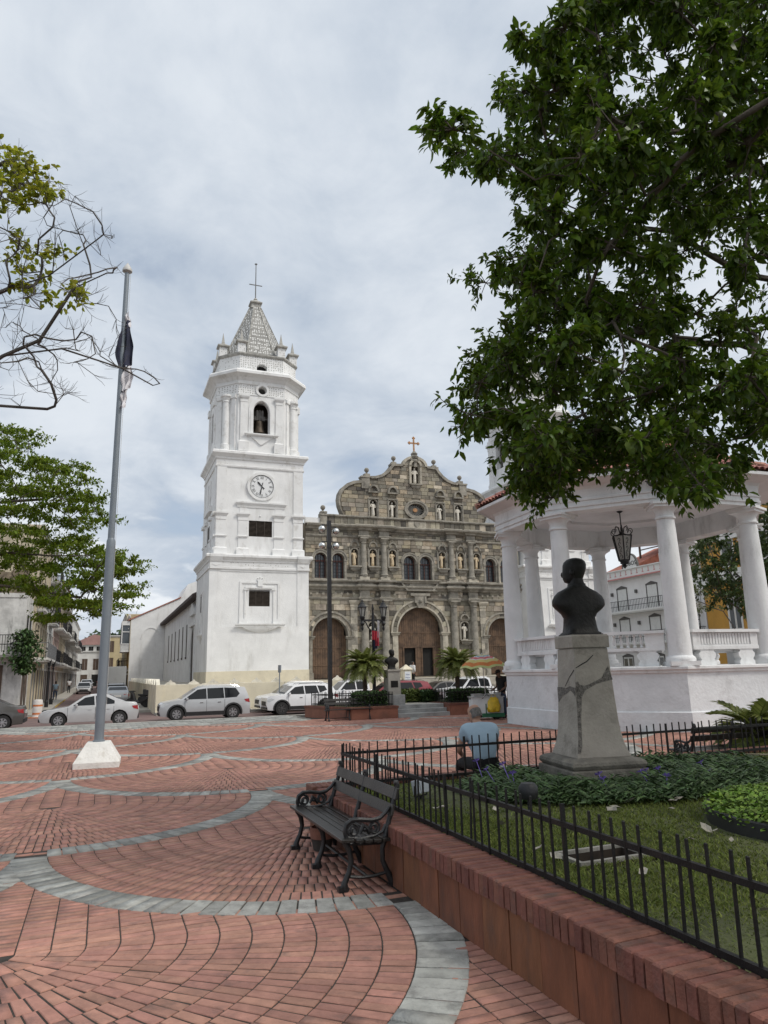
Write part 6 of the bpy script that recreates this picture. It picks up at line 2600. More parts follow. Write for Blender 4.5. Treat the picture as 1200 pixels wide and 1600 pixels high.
M_hedge = mat('hedge_leaf', (0.035, 0.070, 0.020), 0.6, 0.35, 3.0, tint=True, rnd=0.45, col2=(0.06, 0.11, 0.03), spec=0.3)
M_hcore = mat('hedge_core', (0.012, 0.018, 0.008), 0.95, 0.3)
M_varieg = mat('golden_shrub_leaf', (0.20, 0.22, 0.045), 0.6, 0.35, 3.0, tint=True, rnd=0.45, col2=(0.06, 0.11, 0.03), spec=0.3)

def hedge(a0, a1, b0, b1, z0, z1, label, material, n=2600):
	t = thing('hedge', W((a0 + a1) / 2, (b0 + b1) / 2, z0), TH, label, 'hedge', 'clipped hedges of the far planter')
	hx, hy, hz = (a1 - a0) / 2, (b1 - b0) / 2, z1 - z0
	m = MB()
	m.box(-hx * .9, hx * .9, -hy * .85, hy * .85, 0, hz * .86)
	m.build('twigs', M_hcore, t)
	P, D = [], []
	for i in range(n):
		f = rs.integers(0, 4)
		x, y, z = rs.uniform(-hx, hx), rs.uniform(-hy, hy), rs.uniform(.05, hz)
		if f == 0:
			y, d = -hy, (0, -1, .3)
		elif f == 1:
			z, d = hz, (0, 0, 1)
		elif f == 2:
			x, d = -hx, (-1, 0, .3)
		else:
			x, d = hx, (1, 0, .3)
		k = rs.uniform(.82, 1.06)
		d = np.array(d) + rs.normal(0, .6, 3)
		P.append((x * k, y * k, z * (k if f == 1 else 1)))
		D.append(d / np.linalg.norm(d))
	leaves('foliage', np.array(P), np.array(D), .085, .045, material, t)
	return t

hedge(8.45, 9.50, 24.3, 25.1, .40, .86, 'dark clipped box hedge at the left end of the far planter', M_hedge)
hedge(10.75, 11.55, 26.0, 26.7, .40, .84, 'golden green shrub behind the grey steps, left half', M_varieg)
hedge(11.6, 12.15, 25.6, 26.4, .40, .80, 'grey green shrub behind the grey steps, right half', M_hedge, 1600)
hedge(12.2, 13.6, 24.3, 25.0, .40, .84, 'dark clipped box hedge on the right part of the far planter behind the cart', M_hedge)

# bust on the far planter
pb = thing('pedestal', W(9.98, 24.95, .40), TH, 'small grey stone pedestal with a dark bust at the left of the grey steps', 'pedestal')
m = MB()
m.box(-.36, .36, -.36, .36, .0, .36)
m.build('base_block', M_step, pb, bevel=.01)
m = MB()
m.loft([sqring(.25, .36), sqring(.225, 1.18), sqring(.26, 1.20), sqring(.26, 1.26)])
m.build('shaft', mat('far_pedestal_stone', (0.36, 0.34, 0.30), 0.9, 0.15, 2.0, 0.3), pb)
m = MB()
m.box(-.14, .14, -.245, -.20, .62, .86)
m.build('plaque', M_bronze, pb)
b2 = copy_tree(bust)
b2.location, b2.rotation_euler, b2.scale = W(9.98, 24.95, 1.665), (0, 0, TH + PI - .3), (.80, .80, .80)
b2['label'] = 'small dark bust facing the square on the pedestal by the grey steps'

# globe lamp post and lantern post
lp = thing('lamp_post', W(7.74, 25.4, .3), TH, 'tall square black post carrying four silver globe lamps', 'lamp post')
m = MB()
m.box(-.066, .066, -.066, .066, .0, 5.9)
m.box(-.085, .085, -.085, .085, 5.9, 5.98)
m.box(-.07, .07, -.07, .07, 5.98, 6.95)
m.box(-.15, .15, -.15, .15, .0, .35)
m.build('post', M_iron, lp)
for x, z in ((-.27, 6.62), (.27, 6.55), (-.27, 5.98), (.27, 5.98)):
	m = MB()
	m.bar((x * .3, 0, z + .16), (x, 0, z + .16), .035)
	m.bar((x, 0, z + .18), (x, 0, z + .08), .035)
	m.build('bracket', M_iron, lp)
	m = MB()
	m.ball((x, 0, z), .135, 18)
	m.build('globe', mat('chrome_globe', (0.62, 0.62, 0.60), 0.18, 0.1, 3.0, metal=0.9), lp, smooth=60)
lt = thing('lantern_post', W(9.58, 25.75, .4), TH, 'black iron post with two glazed lanterns on a cross arm', 'lamp post')
m = MB()
m.lathe([(.16, 0), (.16, .3), (.09, .4), (.07, .5), (.06, 2.5), (.10, 2.55), (.06, 2.62), (.06, 3.2), (.03, 3.5), (.05, 3.55), (.01, 3.75)], 12)
m.build('post', M_iron, lt, smooth=40)
m = MB()
m.bar((-.50, 0, 3.12), (.50, 0, 3.12), .07)
for s in (-1, 1):
	m.tube([(s * .06, 0, 2.7), (s * .2, 0, 2.85), (s * .3, 0, 3.05), (s * .42, 0, 3.1)], .025, 6)
	m.lathe([(.01, 2.72), (.05, 2.8), (.03, 2.9), (.09, 3.0), (.05, 3.1), (.10, 3.2), (.11, 3.24)], 10, (s * .43, 0, 0))
m.build('cross_arm', M_iron, lt, smooth=40)
for s in (-1, 1):
	m = MB()
	m.loft([[(s * .43 + r * math.cos(k * PI / 3), r * math.sin(k * PI / 3), z) for k in range(6)] for r, z in ((.10, 3.26), (.19, 3.72))])
	la = m.build('lantern', mat('lantern_pane', (0.30, 0.30, 0.28), 0.2, 0.1), lt)
	la.scale = (.76, .76, .76)
	la.location = (s * .43 * .24, 0, 3.24 * .24)
	m = MB()
	for k in range(6):
		a = k * PI / 3
		m.bar((s * .43 + .105 * math.cos(a), .105 * math.sin(a), 3.26), (s * .43 + .195 * math.cos(a), .195 * math.sin(a), 3.72), .025)
	m.lathe([(.12, 3.24), (.12, 3.28), (.09, 3.28)], 6, (s * .43, 0, 0))
	m.lathe([(.22, 3.71), (.22, 3.75), (.12, 3.88), (.10, 3.96), (.04, 4.0), (.05, 4.06), (.01, 4.14)], 12, (s * .43, 0, 0))
	m.build('lantern_frame', M_iron, la)
fl2 = thing('pennant', W(9.60, 25.66, 2.5), TH, 'small red, white and dark flag hanging limp from the lantern post', 'flag')
for x0, x1, z0, z1, mm in ((-.12, .0, .28, .62, M_fr), (-.02, .14, .05, .60, M_fr), (-.10, .06, -.05, .25, M_navy), (.10, .19, .35, 1.0, M_fw)):
	m = MB()
	m.loft([[(x0 + (x1 - x0) * i / 6, -.06 + .04 * math.sin(i * 1.9 + z0 * 9), z) for i in range(7)] for z in (z0, (z0 + z1) / 2, z1)], cap=False, closed=False)
	m.build('cloth', mm, fl2, smooth=80)

# pygmy date palms
M_frond = mat('palm_leaflet', (0.12, 0.165, 0.03), 0.5, 0.3, 2.5, tint=True, rnd=0.35, col2=(0.21, 0.23, 0.06), spec=0.3, trans=0.35)
M_trunk = mat('palm_trunk', (0.085, 0.06, 0.042), 0.95, 0.4, 8.0, 0.8, 25)
M_bark = mat('bark', (0.10, 0.082, 0.065), 0.95, 0.35, 5.0, 0.8, 22, stain=((0.035, 0.03, 0.026), 0.7, 4.0))

def frond_mesh(L, droop, n=26, leaf=.26, wd=.014):
	m = MB()
	pts = []
	for i in range(9):
		t = i / 8
		pts.append(Vector((L * (t - .15 * droop * t * t * t), 0, L * (.42 * t - droop * .62 * t * t))))
	m.tube(pts, [.016 * (1 - .85 * i / 8) for i in range(9)], 4)
	for i in range(n):
		t = .14 + .86 * i / n
		k = min(7, int(t * 8))
		p = pts[k].lerp(pts[k + 1], t * 8 - k)
		d = (pts[k + 1] - pts[k]).normalized()
		up = Vector((-d.z, 0, d.x))
		ll = leaf * (1 - .55 * abs(t - .45) * 1.4) * random.uniform(.85, 1.1)
		for s in (-1, 1):
			dr = (d * .62 + Vector((0, s, 0)) * .75 + up * .28).normalized()
			q = p + dr * ll
			q2 = p + dr * ll * .55
			q -= Vector((0, 0, ll * .28))
			sd = d.cross(dr).normalized().cross(dr) * wd
			tn = random.random()
			m.add([tuple(p - sd * .6), tuple(p + sd * .6), tuple(q2 + sd), tuple(q2 - sd), tuple(q)], [(0, 1, 2, 3), (3, 2, 4)], 0, tn)
	return m

def palm(loc, h, r, label, n=50, leaf=.30, lean=0.0, wd=.0085):
	t = thing('palm', loc, random.uniform(0, 6), label, 'palm', None)
	m = MB()
	z = 0
	pr = []
	while z < h:
		f = z / h
		w = .07 + .035 * f + (.06 * max(0, f - .7) * 2)
		pr += [(w * 1.18, z), (w * .92, z + .04)]
		z += .05
	m.lathe(pr + [(.02, h + .05)], 10)
	m.build('trunk', M_trunk, t)
	vs_ = [frond_mesh(r * q, dr, 44, leaf, wd).mesh('frond', M_frond, tone=True) for q, dr in ((1.0, .75), (1.0, 1.05), (1.0, 1.35), (.9, .45))]
	for k in range(n):
		el = (k / n)
		me = vs_[3] if el > .82 else vs_[0] if el > .55 else vs_[1] if el > .28 else vs_[2]
		inst('frond', me, t, (0, 0, h - .05 + .08 * el), (0, -el * .75 + random.uniform(-.1, .1) + .12, k * 2.399 + random.uniform(-.2, .2)))
	return t

palm(W(9.12, 25.5, .42), 1.38, 1.02, 'shaggy date palm left of the small bust on the far planter')
palm(W(12.9, 25.4, .42), 1.36, 1.02, 'shaggy date palm behind the striped umbrella')
palm(W(9.72, 8.8, 0.0), .55, .80, 'palm shrub with arching fronds at the right edge beyond the fence', 22, .36, wd=.009)

# food cart with parasol
ct = thing('food_cart', W(11.84, 21.3, 0), TH - .25, 'white street food cart with green base in front of the bandstand', 'cart')
M_cw = mat('cart_white', (0.66, 0.68, 0.68), 0.5, 0.06, 4.0, stain=((0.35, 0.34, 0.31), 0.4, 3.0))
M_green = mat('cart_green', (0.02, 0.13, 0.06), 0.5, 0.2)
M_steel = mat('brushed_steel', (0.45, 0.45, 0.45), 0.35, 0.15, 6.0, metal=0.6)
m = MB()
m.box(-.52, .50, -.26, .28, .20, .70)
m.build('body', M_cw, ct, bevel=.01)
m = MB()
m.box(-.54, .52, -.28, .30, .08, .20)
m.box(-.10, -.07, -.272, -.26, .20, .50)
m.build('chassis', M_green, ct)
m = MB()
m.box(.505, .515, -.24, .26, .22, .68)
m.box(.22, .50, -.272, -.262, .22, .68)
m.build('side_panel', mat('cart_grey_panel', (0.36, 0.36, 0.36), 0.6, 0.1), ct)
m = MB()
m.box(-.56, .54, -.30, .32, .70, .73)
m.build('worktop', M_steel, ct)
for x, y in ((-.40, -.16), (.30, -.16), (-.40, .2), (.30, .2)):
	m = MB()
	m.tube([(x, y - .03, .075), (x, y + .03, .075)], .075, 14)
	m.build('wheel', mat('tyre', (0.02, 0.02, 0.02), 0.8, 0.2), ct)
for x, w, h in ((-.30, .34, .08), (.16, .40, .07), (.38, .16, .12)):
	m = MB()
	m.loft([[(x - w / 2 * q, -.18 * q, z), (x + w / 2 * q, -.18 * q, z), (x + w / 2 * q, .18 * q, z), (x - w / 2 * q, .18 * q, z)] for q, z in ((.92, .73), (1, .73 + h), (.85, .73 + h))])
	m.build('food_pan', M_steel, ct)
m = MB()
for s in (-1, 1):
	m.bar((-.05 + s * .16, -.29, .66), (-.05, -.29, .80), .014)
m.bar((-.62, .0, .66), (-.52, 0, .66), .03)
m.build('handle', M_iron, ct)
par = thing('parasol', W(11.86, 21.3, 0), TH - .25, 'striped orange, yellow, pink and blue parasol over the food cart', 'parasol')
cols = [('cloth_cream', (0.62, 0.60, 0.34)), ('cloth_blue', (0.16, 0.33, 0.46)), ('cloth_white', (0.66, 0.66, 0.64)), ('cloth_pink', (0.58, 0.16, 0.17)), ('cloth_yellow', (0.62, 0.55, 0.22)), ('cloth_orange', (0.62, 0.22, 0.07)), ('cloth_lime', (0.50, 0.56, 0.24))]
pmats = [mat(n, c, 0.85, 0.08, 6.0, trans=0.3) for n, c in cols]
bands = [(0, 0.05, 0), (.05, .22, 0), (.22, .30, 1), (.30, .36, 2), (.36, .50, 3), (.50, .55, 2), (.55, .72, 4), (.72, .90, 5), (.90, 1.0, 6)]
R_ = .78
for g_ in range(8):
	m = MB()
	for t0, t1, mi in bands:
		for q in range(4):
			vs = []
			for t, u in ((t0, q / 4), (t1, q / 4), (t1, (q + 1) / 4), (t0, (q + 1) / 4)):
				a = (g_ + u) * PI / 4
				sag = 1 - .07 * math.sin(PI * u) * t
				z = 2.08 - .40 * t ** 1.7 + .05 * math.sin(PI * u) * t
				vs.append((R_ * t * sag * math.cos(a), R_ * t * sag * math.sin(a), z))
			m.add(vs, [(0, 1, 2, 3)], mi)
	m.build('gore', pmats, par, smooth=40)
m = MB()
for g_ in range(8):
	a = g_ * PI / 4
	m.tube([(0, 0, 2.06), (R_ * .5 * math.cos(a), R_ * .5 * math.sin(a), 1.95), (R_ * math.cos(a), R_ * math.sin(a), 1.665)], .006, 4)
	m.tube([(0, 0, 1.62), (R_ * .45 * math.cos(a), R_ * .45 * math.sin(a), 1.95)], .005, 4)
m.build('ribs', M_steel, par)
m = MB()
m.tube([(0, 0, .72), (0, 0, 2.10)], .014, 8)
m.ball((0, 0, 2.11), .025, 8)
m.build('pole', M_steel, par)
par.rotation_euler = (.07, -.06, TH - .25)
bag = thing('plastic_bag', W(11.86, 21.3, 0) + W(.06, -.34, 0), TH - .25, 'crumpled yellow plastic bag hanging on the front of the food cart', 'bag')
m = MB()
rings = []
for z, w, d in ((.235, .12, .05), (.25, .19, .09), (.36, .215, .10), (.48, .20, .085), (.58, .18, .06), (.64, .15, .035), (.70, .10, .02)):
	rings.append([(w * math.cos(a) * (1 + .10 * math.sin(a * 7 + z * 20)), d * math.sin(a) * (1 + .2 * math.sin(a * 5 + z * 30)), z + .012 * math.sin(a * 4)) for a in [k * PI / 12 for k in range(24)]])
m.loft(rings)
m.build('bag_body', mat('yellow_plastic', (0.62, 0.42, 0.02), 0.4, 0.25, 8.0, 0.5, 12), bag, smooth=60)
m = MB()
for s in (-1, 1):
	m.tube([(s * .09, 0, .68), (s * .06, 0, .76), (s * .02, .03, .78)], .010, 5)
m.build('bag_handle', MATS['yellow_plastic'], bag)
# upright roadside sign post near the church wall
sg = thing('sign_post', W(9.0, 38.9, STREET + .0), TH, 'thin grey sign post seen edge on behind the silver estate car', 'sign')
m = MB()
m.tube([(0, 0, 0), (0, 0, 2.45)], .03, 8)
m.build('post', M_pole, sg)
m = MB()
m.box(-.03, .03, -.25, .25, 2.15, 2.55)
m.build('plate', M_pole, sg)

# ------------------------------------------------------------------ parked cars
random.seed(51)
M_tyre = mat('tyre_rubber', (0.018, 0.018, 0.018), 0.85, 0.25, 9.0)
M_rim = mat('alloy_rim', (0.45, 0.45, 0.46), 0.3, 0.1, 3.0, metal=0.7)
M_rimd = mat('dark_rim', (0.10, 0.10, 0.10), 0.4, 0.1, 3.0, metal=0.5)
M_glass = mat('car_glass', (0.010, 0.012, 0.014), 0.05, 0.05, 1.0, spec=0.32)
M_clad = mat('car_black_plastic', (0.022, 0.022, 0.023), 0.6, 0.2, 6.0)
M_head = mat('headlight_glass', (0.55, 0.57, 0.58), 0.12, 0.08, 9.0)
M_tail = mat('taillight_red', (0.28, 0.012, 0.014), 0.18, 0.2, 9.0)
M_chrome = mat('chrome_trim', (0.55, 0.55, 0.55), 0.15, 0.05, metal=0.9)
M_seam = mat('door_seam', (0.01, 0.01, 0.01), 0.9, 0.1)
M_plate = mat('licence_plate', (0.6, 0.6, 0.58), 0.6, 0.05)

def paint(name, c, metal=0.0):
	return mat(name, c, 0.32, 0.04, 1.5, metal=metal, coat=0.6, spec=0.5, stain=(tuple(x * .7 for x in c), 0.25, 1.6))

SHAPES = {
	# outline: front bumper, bonnet, windscreen, roof, tail (fractions of length from the front, heights in metres)
	'estate': dict(H=1.60, W=1.74, r=.335, xf=.185, xr=.80, belt=.95, low=.22,
				   top=[(0.012, .30), (0.0, .52), (.008, .78), (.04, .88), (.22, 1.0), (.40, 1.50), (.46, 1.575), (.60, 1.60), (.80, 1.58), (.935, 1.50), (.965, 1.22), (.985, .98), (1.0, .72), (.995, .32)],
				   win=[[(.255, 1.0), (.405, 1.44), (.50, 1.49), (.505, 1.0)], [(.515, 1.0), (.51, 1.49), (.69, 1.50), (.70, 1.01)], [(.71, 1.01), (.70, 1.50), (.83, 1.47), (.875, 1.20), (.84, 1.04)]],
				   seams=(.505, .705), clad=True, rails=True),
	'saloon': dict(H=1.40, W=1.68, r=.315, xf=.195, xr=.80, belt=.86, low=.20,
				   top=[(.02, .26), (0.0, .45), (.01, .64), (.05, .74), (.28, .88), (.43, 1.31), (.50, 1.38), (.60, 1.40), (.68, 1.36), (.80, 1.13), (.87, 1.0), (.975, .97), (.99, .80), (1.0, .58), (.985, .28)],
				   win=[[(.33, .92), (.445, 1.26), (.535, 1.32), (.545, .93)], [(.56, .93), (.55, 1.32), (.64, 1.31), (.745, 1.09), (.745, .96)]],
				   seams=(.555, .74), clad=False, rails=False),
	'suv': dict(H=1.54, W=1.74, r=.335, xf=.20, xr=.80, belt=.98, low=.24,
				top=[(0.015, .32), (0.0, .55), (.005, .88), (.04, .97), (.23, 1.04), (.37, 1.46), (.44, 1.52), (.60, 1.54), (.80, 1.52), (.90, 1.45), (.96, 1.08), (.99, .95), (1.0, .62), (.985, .34)],
				win=[[(.265, 1.04), (.385, 1.39), (.50, 1.44), (.51, 1.03)], [(.525, 1.03), (.515, 1.44), (.68, 1.44), (.71, 1.06)], [(.725, 1.07), (.695, 1.44), (.80, 1.42), (.83, 1.20)]],
				seams=(.517, .72), clad=True, rails=True),
	'pickup': dict(H=1.66, W=1.74, r=.36, xf=.19, xr=.78, belt=1.0, low=.30,
				   top=[(0.01, .40), (0.0, .60), (.005, .88), (.03, .98), (.25, 1.08), (.36, 1.55), (.42, 1.64), (.50, 1.66), (.60, 1.65), (.655, 1.55), (.67, 1.06), (.99, 1.04), (1.0, .62), (.985, .50), (.90, .44)],
				   win=[[(.285, 1.10), (.365, 1.50), (.475, 1.55), (.485, 1.10)], [(.50, 1.10), (.49, 1.55), (.60, 1.55), (.63, 1.45), (.64, 1.10)]],
				   seams=(.492, .655), clad=False, rails=False),
}

def car(kind, loc, rz, L, body, label, rim=None, dark_lower=None, group='cars parked along the street'):
	S = SHAPES[kind]
	H, Wd, r, low, belt = S['H'], S['W'], S['r'], S['low'], S['belt']
	t = thing({'pickup': 'pickup_truck'}.get(kind, 'parked_car'), loc, rz, label, 'pickup truck' if kind == 'pickup' else 'car', group)
	X = lambda f: (f - .5) * L
	xf, xr = X(S['xf']), X(S['xr'])
	ra = r * 1.16
	out = [(X(f), z) for f, z in S['top']]
	bot = [(out[-1][0], low + .02)]
	for cx in (xr, xf):
		a0 = math.asin(max(-1, (low - r) / ra))
		for k in range(11):
			a = a0 + (PI - 2 * a0) * k / 10
			bot.append((cx + ra * math.cos(a), r + ra * math.sin(a)))
	bot.append((out[0][0], low + .03))
	poly = out + bot
	m = MB()
	m.prism(poly, -Wd / 2, Wd / 2, 'y')
	me = m.mesh('body', body)
	bm = bmesh.new()
	bm.from_mesh(me)
	for co, no in [((0, 0, z), (0, 0, 1)) for z in (.45, .70, belt, (belt + H) / 2)] + [((X(f), 0, 0), (1, 0, 0)) for f in (.05, .13, .30, .5, .7, .90, .96)]:
		bmesh.ops.bisect_plane(bm, geom=bm.verts[:] + bm.edges[:] + bm.faces[:], plane_co=co, plane_no=no)

	def hw(x, z):
		w = Wd / 2
		f = x / L + .5
		e = max(0, .14 - f) / .14 if f < .5 else max(0, f - .88) / .12
		w -= .13 * e * e
		w -= .05 * max(0, (.5 - z) / .4) ** 2
		if z > belt:
			w -= .03 + .17 * ((z - belt) / (H - belt)) ** 1.1
		else:
			w -= .03 * max(0, (z - .6) / (belt - .6)) ** 2
		return w
	for v in bm.verts:
		v.co.y = math.copysign(hw(v.co.x, v.co.z), v.co.y)
	bm.to_mesh(me)
	bm.free()
	me.polygons.foreach_set('use_smooth', [True] * len(me.polygons))
	bo = inst('body', me, t)
	bv = bo.modifiers.new('bevel', 'BEVEL')
	bv.width, bv.segments, bv.limit_method, bv.angle_limit = .045, 3, 'ANGLE', math.radians(40)
	me.set_sharp_from_angle(angle=math.radians(50))
	# inner floor so that one cannot look through the arches
	m = MB()
	m.box(X(.03), X(.96), -Wd / 2 + .2, Wd / 2 - .2, low + .02, .75)
	m.build('underbody', M_seam, t)

	def side_poly(pts, s, off, name, material, par=t):
		q = MB()
		P = [(X(f), s * (hw(X(f), z) + off), z) for f, z in pts]
		q.add(P, [tuple(range(len(P))) if s > 0 else tuple(range(len(P)))[::-1]])
		return q.build(name, material, par)
	for s in (-1, 1):
		for w in S['win']:
			side_poly(w, s, .006, 'side_window', M_glass)
		q = MB()
		for f in S['seams'] + (S['xf'] + .085,):
			for z0, z1 in ((low + .12, .5), (.5, .72), (.72, belt)):
				a, b = (X(f), s * (hw(X(f), z0) + .003), z0), (X(f), s * (hw(X(f), z1) + .003), z1)
				q.bar(a, b, .012, .006)
		q.build('door_seam', M_seam, t)
		q = MB()
		for f in (S['seams'][0] - .055, S['seams'][1] - .06):
			q.obox((X(f), s * (hw(X(f), belt - .12) + .012), belt - .12), (.15, .02, .03))
		q.build('door_handle', body if not S['clad'] else M_chrome, t)
		q = MB()
		fx = S['win'][0][0][0] + .035
		q.obox((X(fx), s * (hw(X(fx), belt) + .09), belt + .08), (.10, .16, .11))
		q.build('wing_mirror', body, t, bevel=.02)
		q = MB()
		lp_ = [(.035, .66), (.01, .70), (.012, .80), (.06, .86), (.10, .80)] if kind != 'saloon' else [(.02, .56), (.025, .63), (.07, .73), (.13, .76), (.09, .66)]
		P = [(X(f), s * (hw(X(f), z) + .006), z) for f, z in lp_]
		P2 = [(X(f) - .012, s * (hw(X(f), z) - .25), z) for f, z in lp_[:3]]
		q.add(P + P2, [tuple(range(5)) if s > 0 else tuple(range(5))[::-1], (0, 1, 6, 5) if s < 0 else (5, 6, 1, 0), (1, 2, 7, 6) if s < 0 else (6, 7, 2, 1)])
		q.build('headlight', M_head, t)
		q = MB()
		zt = belt - .02
		tl = [(.925, zt), (.985, zt + .02), (.992, zt - .17), (.945, zt - .12)]
		P = [(X(f), s * (hw(X(f), z) + .008), z) for f, z in tl]
		P2 = [(X(f) + .012, s * (hw(X(f), z) - .30), z) for f, z in tl[1:3]]
		q.add(P + P2, [(0, 1, 2, 3) if s > 0 else (3, 2, 1, 0), (1, 4, 5, 2) if s < 0 else (2, 5, 4, 1)])
		q.build('taillight', M_tail, t)
		# wheels
		for cx in (xf, xr):
			w = MB()
			w.lathe([(r * .60, -.10), (r * .93, -.10), (r, -.06), (r, .06), (r * .93, .10), (r * .60, .10)], 26, cap=False)
			w.v = [(x + cx, z * 1.0 + s * (Wd / 2 - .115), y + r) for x, y, z in w.v]
			wh = w.build('wheel', M_tyre, t, smooth=40)
			w = MB()
			yo = Wd / 2 - .03
			w.lathe([(r * .63, -.02), (r * .63, .012), (r * .56, .012), (r * .55, -.03)], 26, cap=False)
			n = 7
			for k in range(n):
				a = 2 * PI * k / n
				for d in (-.13, .13):
					w.bar((.05 * math.cos(a), .05 * math.sin(a), .004), (r * .60 * math.cos(a + d), r * .60 * math.sin(a + d), .006), .034, .014)
			w.lathe([(.06, -.01), (.06, .016), (.03, .02)], 14)
			w.v = [(x + cx, s * (yo + z), y + r) for x, y, z in w.v]
			w.build('rim', rim or M_rim, wh, smooth=30)
			w = MB()
			w.lathe([(r * .60, -.04), (.01, -.045)], 20, cap=False)
			w.v = [(x + cx, s * (yo + z), y + r) for x, y, z in w.v]
			w.build('brake_disc', M_rimd, wh)
			if S['clad']:
				q = MB()
				a0 = math.asin(max(-1, (low - r) / ra))
				pi_, po_ = [], []
				for k in range(15):
					a = a0 + (PI - 2 * a0) * k / 14
					pi_.append((cx + ra * .985 * math.cos(a), r + ra * .985 * math.sin(a)))
					po_.append((cx + (ra + .07) * math.cos(a), r + (ra + .07) * math.sin(a)))
				vs = [(x, s * (hw(x, z) + .012), z) for x, z in pi_ + po_]
				n = len(pi_)
				q.add(vs, [((i, i + 1, n + i + 1, n + i) if s < 0 else (n + i, n + i + 1, i + 1, i)) for i in range(n - 1)])
				q.build('arch_trim', M_clad, t)
		if S['clad']:
			q = MB()
			P0 = [(X(f), s * (hw(X(f), z) + .012), z) for f in (S['xf'] + .09, S['xr'] - .09) for z in (low + .02, low + .20)]
			q.add(P0, [(0, 2, 3, 1) if s < 0 else (1, 3, 2, 0)])
			q.build('sill_trim', M_clad, t)
		if S['rails']:
			q = MB()
			q.tube([(X(.43), s * (hw(0, H) - .09), H - .05), (X(.47), s * (hw(0, H) - .09), H + .03), (X(.82), s * (hw(0, H) - .09), H + .02), (X(.87), s * (hw(0, H) - .09), H - .06)], .014, 6)
			q.build('roof_rail', M_clad if kind == 'suv' else M_chrome, t)
	# windscreen and rear window, a shade proud of the body
	T = S['top']
	def slope(i0, i1, name, sgn):
		(fa, za), (fb, zb) = T[i0], T[i1]
		q = MB()
		vs = []
		for tt, m_ in ((.06, .10), (.94, .10)):
			f, z = fa + (fb - fa) * tt, za + (zb - za) * tt
			w = hw(X(f), z) - .09
			nx_ = -(zb - za)
			nz_ = (X(fb) - X(fa))
			ln = math.hypot(nx_, nz_)
			vs += [(X(f) + nx_ / ln * .008 * sgn, -w, z + nz_ / ln * .008 * sgn), (X(f) + nx_ / ln * .008 * sgn, w, z + nz_ / ln * .008 * sgn)]
		q.add(vs, [(0, 1, 3, 2)])
		q.build(name, M_glass, t)
	iw = [i for i, (f, z) in enumerate(T) if f < .45 and z > belt][:1][0]
	i0 = max(i for i, (f, z) in enumerate(T) if f < .32 and z < belt + .12)
	slope(i0, i0 + 1, 'windscreen', 1)
	if kind == 'saloon':
		slope(8, 9, 'rear_window', 1)
	elif kind == 'pickup':
		slope(9, 10, 'rear_window', 1)
	else:
		slope(len(T) - 5, len(T) - 4, 'rear_window', 1)
	m = MB()
	gz0 = .60 if kind != 'saloon' else .45
	m.box(X(0) - .012, X(.02), -Wd * .28, Wd * .28, gz0 - .12, gz0 + .10)
	m.box(X(0.0) - .004, X(.03), -Wd * .40, Wd * .40, low + .06, low + .16)
	m.build('grille', M_clad, t)
	m = MB()
	m.box(X(1.0) - .02, X(1.0) + .012, -.24, .24, .66, .80)
	m.build('licence_plate', M_plate, t)
	m = MB()
	m.box(X(.985), X(1.0) + .008, -Wd * .42, Wd * .42, low + .08, low + .24)
	m.build('bumper_trim', M_clad, t)
	return t

P_sil = paint('paint_silver', (0.48, 0.49, 0.50), 0.35)
P_silw = paint('paint_light_silver', (0.52, 0.52, 0.52), 0.3)
P_wht = paint('paint_white', (0.74, 0.75, 0.76))
P_red = paint('paint_dark_red', (0.22, 0.018, 0.030), 0.1)
P_gry = paint('paint_dark_grey', (0.085, 0.080, 0.075), 0.3)
P_gryl = paint('paint_mid_grey', (0.25, 0.26, 0.27), 0.3)
z = STREET
car('estate', W(4.78, 37.0, z), TH, 4.31, P_sil, 'silver estate car with black wheel arch trim, before the cream wall', M_rim)
car('saloon', W(-.40, 36.3, z), TH, 4.17, P_silw, 'light silver saloon car crossing behind the flagpole', M_rim)
car('saloon', W(-5.15, 36.6, z), TH, 4.2, P_gry, 'dark grey saloon car cut off by the left edge', M_rim)
car('suv', W(9.95, 38.2, z), TH, 3.9, P_wht, 'white compact off-roader nearest the far planter', M_rimd)
car('estate', W(10.35, 41.0, z), TH, 4.3, P_wht, 'white estate car parked against the wall behind the white off-roader', M_rimd)
car('pickup', W(13.75, 40.6, z), TH, 4.7, P_wht, 'white pickup truck behind the left palm and the red car')
car('suv', W(15.6, 38.6, z), TH - .10, 4.35, P_red, 'dark red off-roader behind the small bust', M_rim)
car('pickup', W(20.45, 38.2, z), TH, 4.5, P_wht, 'white pickup truck behind the striped parasol')
car('saloon', W(19.6, 41.2, z), TH, 4.2, P_gry, 'dark saloon car parked behind the right white pickup')
# in the side street
for a, b, rz, kind, L, p, lab in ((-1.9, 96.0, TH + PI / 2, 'saloon', 4.2, P_silw, 'silver car driving away up the left of the side street'),
								 (1.15, 58.0, TH - PI / 2, 'saloon', 4.1, P_gryl, 'mid grey car parked first at the right of the side street'),
								 (1.15, 64.5, TH - PI / 2, 'suv', 4.2, P_gry, 'dark off-roader parked second at the right of the side street'),
								 (-2.0, 117.0, TH + PI / 2, 'suv', 4.2, P_wht, 'white car far up the left of the side street'),
								 (.2, 127.0, TH - PI / 2, 'suv', 4.2, P_red, 'red car at the far end of the side street')):
	zz = STREET + (b - 46.6) / 103.4 * .45
	car(kind, W(a, b, zz), rz, L, p, lab, group='cars in the side street')
van = thing('delivery_van', W(1.1, 70.5, STREET + .12), TH - PI / 2, 'white box van with red scribbled lettering parked up the side street', 'van')
m = MB()
m.box(-2.3, 1.4, -.95, .95, .55, 2.9)
m.build('cargo_box', mat('van_white', (0.62, 0.62, 0.60), 0.6, 0.06, 1.5, stain=((0.35, 0.34, 0.32), 0.4, 1.5)), van, bevel=.03)
m = MB()
